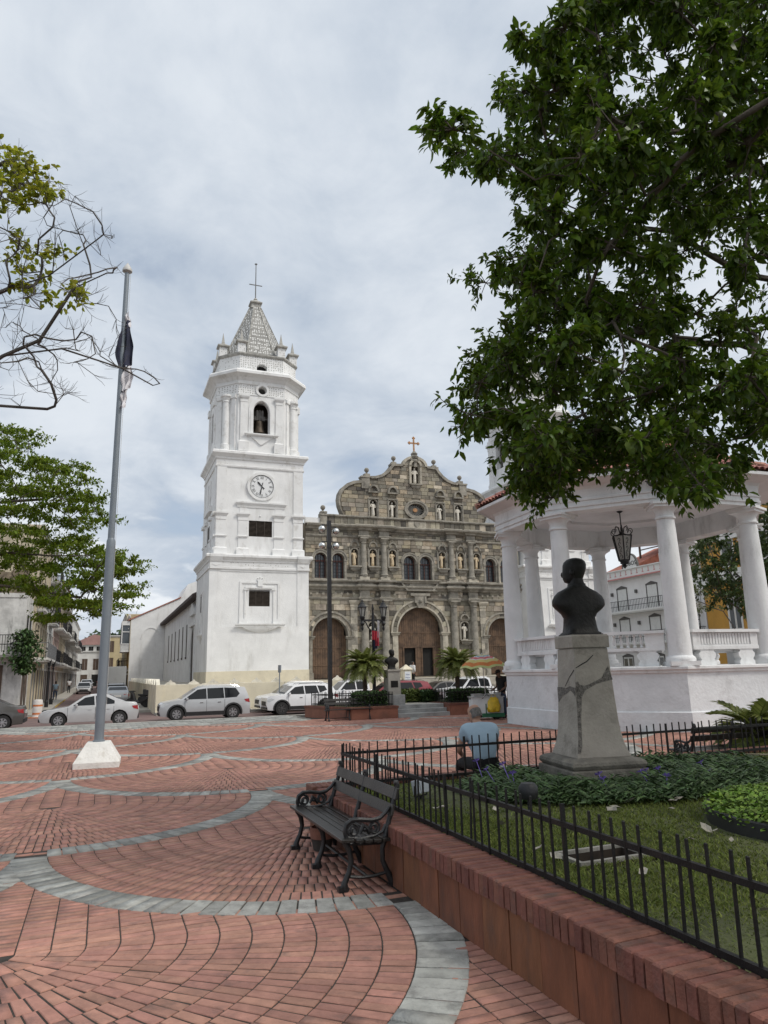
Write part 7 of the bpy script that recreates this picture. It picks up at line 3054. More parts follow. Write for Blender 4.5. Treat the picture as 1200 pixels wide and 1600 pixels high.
m.prism([(-3.6, .45), (-3.65, 1.0), (-3.45, 1.2), (-3.0, 1.95), (-2.34, 2.05), (-2.34, .45)], -.85, .85, 'y')
m.build('cab', P_wht, van, bevel=.05)
m = MB()
m.add([(-3.46, -.72, 1.25), (-3.46, .72, 1.25), (-3.06, .68, 1.9), (-3.06, -.68, 1.9)], [(3, 2, 1, 0)])
m.build('windscreen', M_glass, van)
for x in (-2.9, .6):
	for s in (-1, 1):
		m = MB()
		m.tube([(x, s * .62, .36), (x, s * .88, .36)], .36, 18)
		m.build('wheel', M_tyre, van)
m = MB()
m.box(-3.70, -3.58, -.85, .85, .42, .65)
m.build('bumper', M_clad, van)
for s in (-1, 1):
	m = MB()
	m.box(-3.69, -3.6, s * .62 - .12, s * .62 + .12, .8, 1.0)
	m.build('headlight', M_head, van)
m = MB()
pts = [(-.6, 2.25), (-.45, 2.55), (-.3, 2.3), (-.2, 2.6), (-.05, 2.3), (.1, 2.65), (.3, 2.55), (.35, 2.3), (.1, 2.25), (.5, 2.7)]
m.tube([(-2.312, x, z_) for x, z_ in pts], .025, 5)
m.build('scribble', M_fr, van)
# delineator barrel and parked scooters at the street corner
br = thing('traffic_barrel', W(-3.25, 45.6, STREET), 0, 'white and orange plastic traffic barrel at the street corner', 'barrel')
m = MB()
m.lathe([(.30, 0), (.30, .06), (.25, .07), (.25, .9), (.22, .98), (.1, 1.0)], 16)
m.build('barrel_body', mat('barrel_white', (0.62, 0.58, 0.54), 0.6, 0.1, 3.0), br, smooth=40)
for z0 in (.18, .62):
	m = MB()
	m.lathe([(.253, z0), (.253, z0 + .10)], 16, cap=False)
	m.build('orange_band', mat('barrel_orange', (0.55, 0.17, 0.05), 0.6, 0.1), br, smooth=40)
m = MB()
m.box(-.34, .34, -.34, .34, 0, .05)
m.build('foot', MATS['barrel_orange'], br)

def scooter(loc, rz, label):
	t = thing('motor_scooter', loc, rz, label, 'scooter', 'scooters by the cream wall')
	for x in (-.55, .55):
		m = MB()
		m.lathe([(.14, -.05), (.25, -.05), (.27, 0), (.25, .05), (.14, .05)], 16)
		m.v = [(a + x, c, b + .27) for a, b, c in m.v]
		m.build('wheel', M_tyre, t, smooth=40)
	m = MB()
	m.prism([(-.5, .35), (-.35, .65), (-.48, .95), (-.38, .95), (-.2, .42), (.12, .40), (.2, .62), (.75, .72), (.78, .60), (.5, .42), (.1, .28), (-.3, .28)], -.13, .13, 'y')
	m.build('body', M_clad, t, bevel=.03)
	m = MB()
	m.bar((-.45, -.34, 1.02), (-.45, .34, 1.02), .035)
	m.bar((-.5, 0, .4), (-.42, 0, 1.02), .05)
	m.build('handlebar', M_clad, t)
	m = MB()
	m.box(.12, .72, -.12, .12, .72, .80)
	m.build('seat', M_seam, t, bevel=.02)
	m = MB()
	m.box(.55, .9, -.18, .18, .80, 1.12)
	m.build('top_box', mat('scooter_box', (0.05, 0.05, 0.05), 0.6, 0.2), t, bevel=.02)
	return t

for i, b in enumerate((50.6, 52.0, 53.4)):
	scooter(W(2.35, b, STREET + .13), TH - .6, 'black scooter ' + ['nearest', 'in the middle', 'farthest'][i] + ' in the row at the corner of the cream wall')

# ------------------------------------------------------------------ people
random.seed(55)
M_skin = mat('skin_tan', (0.36, 0.21, 0.145), 0.6, 0.08, 9.0)
M_skind = mat('skin_dark', (0.17, 0.095, 0.065), 0.6, 0.08, 9.0)
M_hairg = mat('hair_grey', (0.13, 0.12, 0.11), 0.85, 0.3, 30.0)
M_hairb = mat('hair_black', (0.014, 0.012, 0.011), 0.7, 0.3, 30.0)
M_bluew = mat('shirt_light_blue', (0.30, 0.40, 0.48), 0.9, 0.07, 5.0, 0.5, 9)
M_blackc = mat('cloth_black', (0.012, 0.012, 0.013), 0.9, 0.2, 6.0, 0.4, 14)
M_jean = mat('denim', (0.045, 0.065, 0.11), 0.9, 0.2, 9.0, 0.4, 30)
M_whitec = mat('cloth_white_shirt', (0.66, 0.65, 0.64), 0.9, 0.05, 6.0, 0.4, 14)
M_shoe = mat('shoe_dark', (0.02, 0.018, 0.016), 0.6, 0.2, 9.0)

def hand(t, wrist, direction, palm_n, material, s=1.0, curl=.5):
	"""palm, four unequal fingers and a thumb from the side of the palm"""
	d = Vector(direction).normalized()
	n = Vector(palm_n).normalized()
	x = d.cross(n).normalized()
	w = Vector(wrist)
	J, E, R = [w, w + d * .05 * s, w + d * .085 * s], [(0, 1), (1, 2)], [(.022 * s, .016 * s), (.034 * s, .017 * s), (.034 * s, .014 * s)]
	for k, (o, ln) in enumerate(((-.026, .062), (-.009, .072), (.009, .068), (.026, .054))):
		b = len(J)
		p0 = w + d * .085 * s + x * o * s
		p1 = p0 + (d * math.cos(curl * .5) - n * math.sin(curl * .5)) * ln * .5 * s
		p2 = p1 + (d * math.cos(curl * 1.4) - n * math.sin(curl * 1.4)) * ln * .5 * s
		J += [p0, p1, p2]
		E += [(1, b), (b, b + 1), (b + 1, b + 2)]
		R += [.010 * s, .009 * s, .0075 * s]
	b = len(J)
	p0 = w + d * .03 * s + x * .03 * s
	J += [p0, p0 + (d * .7 + x * .6 - n * .3).normalized() * .032 * s, p0 + (d * .9 + x * .35 - n * .5).normalized() * .058 * s]
	E += [(0, b), (b, b + 1), (b + 1, b + 2)]
	R += [.013 * s, .011 * s, .009 * s]
	return skin('hand', [tuple(j) for j in J], E, R, material, t, 1)

def head(t, c, yaw, pitch, s, sk, hair, style='short'):
	"""head looking along local -y before yaw; ears, nose, eyes, mouth and hair"""
	M = Matrix.Translation(c) @ Matrix.Rotation(yaw, 4, 'Z') @ Matrix.Rotation(pitch, 4, 'X') @ Matrix.Scale(s, 4)
	m = MB()
	pr = [(.045, .040, -.115, -.02), (.060, .070, -.095, -.022), (.068, .088, -.06, -.012), (.073, .094, -.02, -.004), (.077, .098, .02, .002), (.076, .097, .055, .006), (.066, .084, .085, .008), (.044, .056, .105, .008), (.015, .02, .115, .008)]
	m.loft([[(rx * math.cos(k * PI / 9), y0 + ry * math.sin(k * PI / 9), z) for k in range(18)] for rx, ry, z, y0 in pr])
	for sx in (-1, 1):
		m.ball((sx * .078, .012, -.012), .026, 8, sx=.4, sy=.75, sz=1.25)
	m.lathe([(.018, -.03), (.016, -.02), (.010, .012), (.004, .03)], 8, (0, -.098, 0), 1, .9)
	m.obox((0, -.088, -.055), (.045, .014, .014))
	m.v = [tuple(M @ Vector(v)) for v in m.v]
	h = m.build('head', sk, t, smooth=60)
	e = MB()
	for sx in (-1, 1):
		e.ball((sx * .03, -.083, .018), .011, 8)
	e.v = [tuple(M @ Vector(v)) for v in e.v]
	e.build('eyes', M_hairb, h)
	m = MB()
	if style == 'balding':
		ps = [(.074, .074, -.07, .030), (.0805, .082, -.04, .026), (.082, .088, .0, .022), (.080, .086, .03, .024), (.072, .072, .05, .03)]
		m.loft([[(rx * math.cos(k * PI / 12), y0 + ry * math.sin(k * PI / 12), z) for k in range(-1, 14)] for rx, ry, z, y0 in ps], closed=False, cap=False)
	elif style == 'cap':
		ps = [(.082, .104, .025, .004), (.083, .104, .06, .006), (.074, .09, .098, .008), (.045, .058, .122, .008), (.01, .012, .13, .008)]
		m.loft([[(rx * math.cos(k * PI / 9), y0 + ry * math.sin(k * PI / 9), z) for k in range(18)] for rx, ry, z, y0 in ps])
		m.loft([[(x, -.09, .035), (x, -.13 - .05 * math.cos(x * 18), .026), (x, -.13 - .05 * math.cos(x * 18), .018), (x, -.09, .024)] for x in (-.068, -.03, 0, .03, .068)])
	else:
		ps = [(.070, .07, -.09 if style == 'long' else -.06, .04), (.083, .092, -.03, .024), (.085, .098, .02, .014), (.082, .10, .06, .010), (.07, .088, .098, .010), (.04, .05, .118, .01), (.008, .01, .125, .01)]
		a0, a1 = (-2, 20) if style == 'long' else (-1, 19)
		m.loft([[(rx * math.cos(k * PI / 18), y0 + ry * math.sin(k * PI / 18), z) for k in (range(a0, a1 + 1) if z < .05 else range(-18, 19))][:22] if z < .05 else [(rx * math.cos(k * 2 * PI / 22), y0 + ry * math.sin(k * 2 * PI / 22), z) for k in range(22)] for rx, ry, z, y0 in ps[:3]], closed=False, cap=False)
		m.loft([[(rx * math.cos(k * PI / 11), y0 + ry * math.sin(k * PI / 11), z) for k in range(22)] for rx, ry, z, y0 in ps[3:]])
		m.loft([[(.085 * math.cos(k * PI / 11), .014 + .098 * math.sin(k * PI / 11) * (1 if math.sin(k * PI / 11) > 0 else .9), .035) for k in range(22)], [(.082 * math.cos(k * PI / 11), .010 + .10 * math.sin(k * PI / 11), .06) for k in range(22)]], cap=False)
	m.v = [tuple(M @ Vector(v)) for v in m.v]
	m.build('cap' if style == 'cap' else 'hair', hair, h, smooth=60)
	return h

def person(loc, rz, label, J, sk, shirt, trousers, hair, style, yaw=0, pitch=0, s=.92, sleeve=.55, hands=True, shoe=M_shoe, untucked=.0, heads=1.0):
	"""J: joints in metres for a 1.72 m body (x right of the body, y behind, z up); body faces local -y"""
	t = thing('person', loc, rz, label, 'person')
	g = {k: Vector(v) * s for k, v in J.items()}
	neck = g['neck']
	# the body: one surface, head apart
	names = ['pelvis', 'waist', 'chest', 'neck']
	pts, ed, rd = [], [], []

	def add(p, r, parent=None):
		pts.append(tuple(p))
		rd.append(tuple(q * s for q in r) if isinstance(r, tuple) else r * s)
		if parent is not None:
			ed.append((parent, len(pts) - 1))
		return len(pts) - 1
	pe = add(g['pelvis'], (.11, .085))
	wa = add(g['waist'], (.10, .08), pe)
	ch = add(g['chest'], (.10, .075), wa)
	ne = add(neck, (.058, .058), ch)
	add(g['head'] - Vector((0, 0, .06 * s)), .055, ne)
	for sd in ('l', 'r'):
		sh = add(g['sh_' + sd], .06, ch)
		el = add(g['el_' + sd], .043, sh)
		wr = add(g['wr_' + sd], .029, el)
		hp = add(g['hip_' + sd], .088, pe)
		kn = add(g['kn_' + sd], .060, hp)
		an = add(g['an_' + sd], .040, kn)
	skin('body', pts, ed, rd, sk, t, 2)
	# shirt
	pts, ed, rd = [], [], []
	lowp = g['pelvis'] + Vector((0, 0, (.02 - untucked) * s))
	a = add(lowp, (.178, .135))
	b = add(g['waist'], (.172, .132), a)
	c = add(g['chest'], (.178, .128), b)
	d = add(neck - Vector((0, 0, .035 * s)), (.075, .07), c)
	for sd in ('l', 'r'):
		s1 = add(g['sh_' + sd], .098, c)
		e = g['sh_' + sd].lerp(g['el_' + sd], min(1, sleeve * 1.0) if sleeve <= 1 else 1)
		q = add(e, .078, s1)
		if sleeve > 1:
			add(g['el_' + sd].lerp(g['wr_' + sd], sleeve - 1), .045, q)
	so = skin('shirt', pts, ed, rd, shirt, t, 2)
	for v in so.data.vertices:                # creases in the cloth
		c = v.co
		f = .35 * math.sin(c.z * 38 + c.x * 16 + 2 * math.sin(c.x * 21)) + .4 * math.sin(c.x * 30 - c.z * 22 + c.y * 12) + .25 * math.sin(c.z * 71 - c.x * 40)
		v.co = c + v.normal * .0085 * f
	pts, ed, rd = [], [], []
	a = add(g['pelvis'] + Vector((0, 0, .06 * s)), (.165, .12))
	b = add(g['pelvis'], (.168, .125), a)
	for sd in ('l', 'r'):
		h = add(g['hip_' + sd], .100, b)
		k = add(g['kn_' + sd], .075, h)
		add(g['an_' + sd] + Vector((0, 0, .02)) * s, .055, k)
	skin('trousers', pts, ed, rd, trousers, t, 2)
	for sd in ('l', 'r'):
		an = g['an_' + sd]
		f = Vector(J.get('foot_' + sd, (0, -1, 0))).normalized()
		skin('shoe', [tuple(an - f * .05 * s - Vector((0, 0, .035 * s))), tuple(an + f * .05 * s - Vector((0, 0, .04 * s))), tuple(an + f * .15 * s - Vector((0, 0, .05 * s))), tuple(an + Vector((0, 0, .01)))],
			 [(0, 1), (1, 2), (0, 3)], [(.04 * s, .036 * s), (.045 * s, .036 * s), (.038 * s, .024 * s), .040 * s], shoe, t, 1)
		if hands:
			dr = (g['wr_' + sd] - g['el_' + sd]).normalized()
			pn = Vector((1 if sd == 'l' else -1, 0, 0))
			if abs(dr.dot(pn)) > .8:
				pn = Vector((0, 0, 1))
			hand(t, g['wr_' + sd], dr, pn, sk, s)
	head(t, g['head'], yaw, pitch, s * heads, sk, hair, style)
	return t

STAND = dict(pelvis=(0, 0, .92), waist=(0, .01, 1.08), chest=(0, .01, 1.30), neck=(0, .01, 1.47), head=(0, -.02, 1.61),
			 sh_l=(-.19, .01, 1.39), el_l=(-.23, .03, 1.11), wr_l=(-.22, -.06, .87), sh_r=(.19, .01, 1.39), el_r=(.23, .03, 1.11), wr_r=(.22, -.06, .87),
			 hip_l=(-.09, 0, .86), kn_l=(-.10, -.01, .48), an_l=(-.10, .02, .09), hip_r=(.09, 0, .86), kn_r=(.10, -.01, .48), an_r=(.10, .02, .09))

def pose(**kw):
	d = dict(STAND)
	d.update(kw)
	return d

# the man sitting on the wall with his back to us, bent forward
SIT = dict(pelvis=(0, .0, .10), waist=(0, -.04, .24), chest=(0, -.17, .43), neck=(0, -.27, .60), head=(.0, -.35, .70),
		   sh_l=(-.195, -.20, .50), el_l=(-.27, -.27, .25), wr_l=(-.17, -.46, .17), sh_r=(.195, -.20, .50), el_r=(.27, -.27, .25), wr_r=(.17, -.46, .17),
		   hip_l=(-.11, -.02, .10), kn_l=(-.20, -.46, .07), an_l=(-.17, -.50, -.36), hip_r=(.11, -.02, .10), kn_r=(.20, -.46, .07), an_r=(.17, -.50, -.36))
person(W(4.36, 7.93, .435), TH + PI - .15, 'balding man in a light blue polo shirt sitting on the wall with his back turned', SIT, M_skin, M_bluew, M_blackc, M_hairg, 'balding', yaw=.35, pitch=.45, s=.93, sleeve=.62, untucked=.03)
# vendor at the cart
person(W(12.42, 21.25, 0), TH - 1.35, 'standing food vendor in black shirt, cap and jeans beside the cart', pose(chest=(0, -.03, 1.29), neck=(0, -.07, 1.45), head=(0, -.13, 1.57), el_l=(-.22, -.02, 1.10), wr_l=(-.16, -.24, 1.02), el_r=(.22, .02, 1.10), wr_r=(.18, -.20, .98)),
	   M_skind, M_blackc, M_jean, M_blackc, 'cap', yaw=0, pitch=.25, s=.93, sleeve=.6, untucked=.14)
# woman at the church door, people in the side street
person(CH + W(12.15, FW + .34 * 4 - 1.02, .58), TH + 1.9, 'woman in a white blouse and black trousers standing at the church door', pose(el_r=(.22, -.02, 1.10), wr_r=(.15, -.27, 1.12)), M_skin, M_whitec, M_blackc, M_hairb, 'long', s=.92, sleeve=1.5, untucked=.1)
person(W(-3.75, 71.0, STREET + .24), TH + PI, 'passer-by in pale shirt and shorts walking up the left pavement', pose(an_l=(-.10, -.18, .10), an_r=(.10, .22, .12), kn_l=(-.10, -.12, .48), kn_r=(.1, .06, .48)), M_skind, M_bluew, M_jean, M_hairb, 'short', s=.95)
person(W(-3.55, 95.0, STREET + .36), TH + PI, 'distant passer-by in white shirt far up the left pavement', STAND, M_skind, M_whitec, M_blackc, M_hairb, 'short', s=.95, hands=False)

# ------------------------------------------------------------------ trees
random.seed(61)
rs = np.random.default_rng(61)
# centres of leaf clumps, metres
BIG = [(3.3, 5.6, 5.1), (2.2, 5.9, 6.0), (3.7, 5.9, 8.6), (3.3, 7.7, 7.8), (2.1, 8.2, 6.2), (2.0, 7.7, 4.1), (1.9, 5.3, 3.9), (2.7, 4.9, 5.8), (2.8, 6.1, 3.3), (3.7, 7.1, 8.4), (4.4, 7.4, 9.4), (4.2, 8.7, 6.2), (3.0, 9.0, 5.6), (1.0, 6.9, 4.1), (3.1, 7.0, 9.6), (1.6, 6.4, 3.8), (3.1, 6.7, 7.2), (5.5, 7.5, 9.5), (3.0, 5.4, 3.9), (1.9, 5.3, 8.1), (1.2, 5.7, 3.7), (2.5, 8.9, 8.1), (4.2, 6.9, 10.3), (2.6, 8.1, 6.6), (3.9, 7.6, 6.9), (2.8, 6.9, 4.6), (1.4, 6.9, 4.8), (2.1, 5.8, 6.8), (2.9, 6.5, 9.5), (4.5, 8.7, 5.0), (2.2, 6.5, 8.2), (2.2, 7.7, 6.2), (1.8, 5.6, 4.4), (2.2, 6.6, 5.2), (1.5, 5.4, 6.5), (2.2, 5.7, 3.2), (3.1, 9.0, 6.5), (2.1, 5.4, 3.4), (3.7, 7.2, 9.6), (3.6, 5.2, 5.1), (1.0, 7.5, 7.8), (1.6, 6.9, 5.4), (1.6, 6.5, 4.9), (2.2, 7.3, 4.9), (3.5, 5.9, 5.7), (2.6, 7.6, 4.2), (2.3, 8.2, 5.2), (3.9, 9.0, 6.5), (3.7, 6.9, 7.9), (3.3, 7.3, 4.7), (4.9, 8.0, 6.1), (2.5, 7.0, 7.8), (3.7, 5.5, 6.2), (1.9, 5.9, 4.9), (3.2, 8.3, 6.2), (2.9, 7.6, 7.6), (1.5, 6.1, 3.6), (3.2, 6.7, 9.1), (1.5, 9.0, 6.9), (1.6, 7.0, 7.4), (4.5, 7.9, 7.7), (3.2, 7.4, 5.4), (2.9, 9.2, 8.9), (4.1, 8.7, 8.0), (1.4, 7.2, 4.0), (5.1, 9.1, 5.3), (1.5, 9.3, 5.5), (2.8, 6.3, 7.0), (3.8, 7.9, 5.0), (3.3, 4.8, 6.5), (2.2, 6.2, 7.3), (1.5, 5.2, 4.1), (2.8, 7.9, 5.8), (3.9, 6.0, 8.3), (4.1, 7.4, 11.3), (2.1, 5.4, 7.1), (3.1, 5.4, 8.5), (2.2, 7.1, 8.7), (3.5, 8.2, 4.1), (1.5, 5.0, 6.3), (2.0, 8.3, 6.7), (2.2, 7.3, 8.2), (3.8, 4.8, 7.5), (4.0, 7.0, 6.7), (2.5, 5.5, 4.1), (2.3, 6.4, 6.4), (3.2, 6.4, 8.5), (5.8, 8.8, 7.8), (2.9, 5.0, 6.3), (2.7, 7.5, 9.8), (2.3, 4.9, 7.6), (3.5, 7.9, 5.3), (3.5, 5.9, 7.2), (3.6, 5.3, 7.6), (3.2, 5.8, 6.4), (2.7, 6.7, 5.9), (3.9, 8.7, 6.2), (1.3, 5.4, 4.7), (1.0, 6.8, 4.5), (2.5, 6.1, 6.3), (4.0, 6.0, 7.0), (2.0, 8.2, 5.5), (2.3, 6.9, 6.5), (3.4, 7.7, 6.3), (0.6, 4.7, 5.7), (3.7, 7.4, 10.6), (3.4, 5.0, 8.0), (3.0, 7.7, 5.5), (5.0, 6.5, 9.8), (3.5, 6.3, 9.0), (2.1, 8.9, 4.6), (4.3, 7.3, 7.9), (2.3, 5.0, 7.2), (4.1, 6.6, 9.9), (3.5, 6.9, 3.5), (2.4, 7.0, 7.5), (3.7, 5.7, 8.3), (4.7, 9.4, 4.2), (3.1, 7.3, 8.1), (4.5, 6.4, 8.8), (3.4, 7.3, 9.0), (2.4, 6.7, 9.0), (4.7, 7.1, 8.3), (3.2, 8.0, 5.0), (4.5, 7.7, 4.5), (3.4, 8.0, 8.0), (2.8, 5.3, 6.6), (1.3, 9.0, 5.3), (4.6, 7.8, 5.5), (2.1, 5.7, 4.6), (4.9, 7.9, 10.5), (4.3, 8.0, 7.1), (1.9, 4.7, 7.5), (3.4, 6.1, 6.4), (1.2, 6.8, 7.2), (5.5, 8.9, 8.3), (3.7, 6.6, 4.0), (2.8, 6.6, 9.0), (2.7, 5.3, 3.8), (3.6, 7.6, 7.2), (1.5, 8.1, 5.4), (3.4, 7.4, 3.6), (3.2, 4.8, 6.0), (1.3, 5.4, 3.4), (5.7, 8.4, 8.0), (2.7, 6.6, 6.3), (3.4, 8.9, 5.0), (1.4, 9.2, 5.1), (2.2, 5.5, 5.4), (4.2, 9.0, 7.7), (3.2, 6.0, 8.0), (3.8, 7.6, 8.8), (1.9, 6.7, 4.7), (3.8, 6.8, 9.6), (3.7, 6.2, 6.8), (2.3, 8.5, 4.5), (2.4, 8.6, 6.3), (5.3, 7.2, 8.6), (2.5, 5.5, 3.5), (4.7, 7.1, 7.4), (5.1, 7.6, 11.5), (2.8, 6.8, 8.5), (2.1, 8.0, 6.7), (4.7, 7.1, 6.0), (2.4, 6.4, 8.8), (4.0, 7.4, 8.3), (2.9, 8.0, 7.6), (2.8, 7.7, 6.6), (2.0, 7.0, 4.9), (4.7, 7.6, 6.7), (4.1, 6.3, 6.3), (1.6, 5.6, 6.2), (2.0, 4.9, 5.6), (3.9, 7.7, 10.9), (2.0, 5.9, 6.4), (2.5, 5.4, 3.0), (3.5, 6.1, 3.8), (3.2, 5.3, 6.0), (1.6, 9.0, 5.8), (1.6, 6.5, 7.7), (4.3, 7.3, 4.1), (2.4, 5.9, 4.0), (2.7, 4.8, 7.6), (4.8, 7.1, 6.8), (4.0, 7.2, 7.5), (4.3, 8.5, 7.4), (1.8, 6.9, 3.6), (3.9, 8.8, 4.7), (4.3, 9.1, 8.8), (2.5, 7.9, 9.8), (2.9, 7.6, 4.1), (1.2, 7.6, 5.0), (1.6, 7.1, 8.1), (1.5, 7.5, 6.2), (3.3, 7.9, 5.7), (3.1, 7.8, 8.2), (2.0, 6.1, 3.9), (4.2, 7.0, 7.6), (3.7, 6.0, 6.4), (1.3, 4.9, 6.7), (3.6, 6.5, 4.3), (3.0, 4.7, 7.5), (3.7, 5.9, 9.2), (3.3, 7.6, 4.4), (2.6, 4.9, 7.0), (4.0, 6.5, 8.1), (6.3, 9.5, 7.4), (2.2, 8.1, 7.6), (4.1, 8.9, 6.8), (1.3, 7.1, 5.1), (2.8, 7.1, 9.1), (1.7, 6.3, 7.1), (3.1, 7.9, 3.8), (3.8, 8.0, 7.7), (2.8, 6.4, 4.0), (2.2, 7.2, 6.2), (4.2, 5.6, 7.7), (4.1, 7.8, 11.5), (4.7, 7.3, 10.5), (5.4, 7.6, 8.2), (3.7, 8.5, 8.2), (1.4, 6.6, 4.5), (4.0, 5.7, 8.9), (5.3, 7.2, 9.9), (4.6, 8.6, 7.7), (1.2, 8.0, 8.2), (3.4, 4.9, 7.3), (3.3, 8.7, 6.1), (1.4, 6.1, 6.6), (2.0, 7.5, 5.6), (4.5, 8.3, 4.8), (2.1, 8.7, 5.9), (2.5, 4.7, 5.9), (2.7, 6.0, 8.5), (4.2, 6.8, 8.4), (2.0, 7.9, 7.8), (5.5, 9.2, 4.9), (5.6, 9.4, 4.7), (4.1, 6.6, 9.0), (4.4, 6.2, 7.5), (1.9, 7.7, 8.7), (4.1, 7.9, 7.9), (3.7, 9.4, 8.8), (4.9, 7.7, 10.0), (1.9, 5.5, 7.5), (2.5, 6.4, 7.8), (3.0, 7.0, 3.7), (1.7, 6.6, 4.3), (1.8, 6.9, 6.8), (3.1, 6.3, 3.6), (2.2, 7.5, 7.6), (2.2, 4.6, 7.1), (2.4, 5.2, 5.6), (3.5, 5.0, 6.4), (4.9, 8.9, 6.4), (2.6, 8.7, 4.8), (4.1, 6.1, 7.8), (5.4, 7.7, 10.8), (3.5, 8.3, 3.7), (3.7, 6.7, 5.0), (2.9, 8.1, 4.9), (1.7, 4.7, 5.9), (3.4, 6.3, 6.1), (5.4, 8.6, 7.2), (2.0, 5.1, 7.3), (4.2, 7.2, 9.9), (5.2, 9.1, 7.3), (2.3, 5.3, 4.9), (1.6, 7.3, 3.7), (2.1, 5.5, 5.9), (2.2, 8.8, 5.1), (3.2, 7.9, 9.3), (1.6, 5.1, 6.6), (4.4, 6.9, 8.0), (1.7, 5.3, 5.2), (4.1, 6.7, 7.3), (1.6, 7.3, 5.6), (2.8, 5.6, 7.8), (4.3, 7.2, 4.6), (3.2, 6.5, 8.1), (3.1, 7.9, 9.9), (0.8, 6.1, 3.9), (2.2, 5.2, 7.7), (1.7, 6.6, 5.6), (2.9, 5.6, 9.0), (3.2, 5.1, 6.9), (4.8, 7.0, 10.3), (3.0, 7.1, 10.6), (2.7, 4.7, 6.4), (1.4, 6.0, 5.4), (2.6, 8.6, 5.2), (4.0, 8.5, 4.2), (2.6, 5.8, 4.7), (2.2, 6.5, 5.8), (3.1, 5.4, 4.9), (5.6, 7.2, 10.6), (2.8, 5.7, 5.7), (2.1, 5.6, 8.8), (3.7, 8.0, 9.2), (2.4, 6.6, 9.9), (4.3, 7.6, 7.1), (3.3, 5.7, 3.7), (4.3, 7.1, 9.4), (1.4, 5.3, 5.4), (4.8, 7.0, 7.8), (3.0, 9.1, 6.8), (1.6, 6.1, 5.8), (5.0, 7.3, 8.0), (4.6, 8.4, 4.3), (1.4, 6.3, 5.3), (5.0, 7.3, 7.1), (3.8, 6.8, 10.4), (4.6, 7.4, 10.9), (1.6, 7.9, 4.9), (4.4, 8.3, 7.9), (1.2, 6.4, 4.6), (2.5, 6.2, 5.0), (5.3, 8.6, 8.2), (2.0, 7.2, 5.5), (1.1, 5.9, 6.4), (3.5, 7.2, 10.1), (4.8, 8.5, 4.8), (3.0, 5.0, 7.9), (2.0, 5.4, 5.1), (2.3, 6.3, 8.4), (4.5, 9.4, 7.7), (2.3, 5.3, 6.2), (5.3, 8.6, 5.1), (3.5, 7.2, 6.2), (4.8, 9.0, 8.7), (2.1, 8.5, 8.2), (3.6, 8.4, 5.4), (1.6, 4.8, 5.5), (3.5, 5.9, 4.1), (1.7, 6.0, 7.7), (3.2, 7.5, 11.3), (4.2, 7.2, 8.9), (6.1, 7.7, 11.5), (2.0, 6.5, 7.3), (1.5, 4.6, 6.5), (2.4, 8.1, 5.9), (1.7, 6.3, 6.5), (3.1, 6.0, 4.5), (3.0, 5.8, 8.1), (2.1, 8.1, 4.1), (1.8, 7.9, 4.1), (2.4, 8.5, 4.4), (2.2, 8.7, 4.2), (1.7, 7.6, 4.0), (1.9, 7.8, 3.5), (1.8, 8.4, 3.8), (2.2, 8.4, 4.1), (1.9, 7.5, 3.7), (1.6, 7.7, 3.9), (2.1, 8.9, 3.9), (1.7, 7.7, 3.7), (2.2, 7.8, 4.0), (2.9, 7.8, 3.9), (2.4, 7.9, 4.1), (2.9, 8.5, 4.4), (3.3, 8.9, 4.6), (2.6, 8.5, 4.5), (3.1, 8.6, 4.2), (2.7, 8.8, 4.5), (2.9, 7.5, 4.0), (3.0, 8.9, 4.3), (2.6, 8.6, 4.2), (2.4, 7.6, 4.2)]
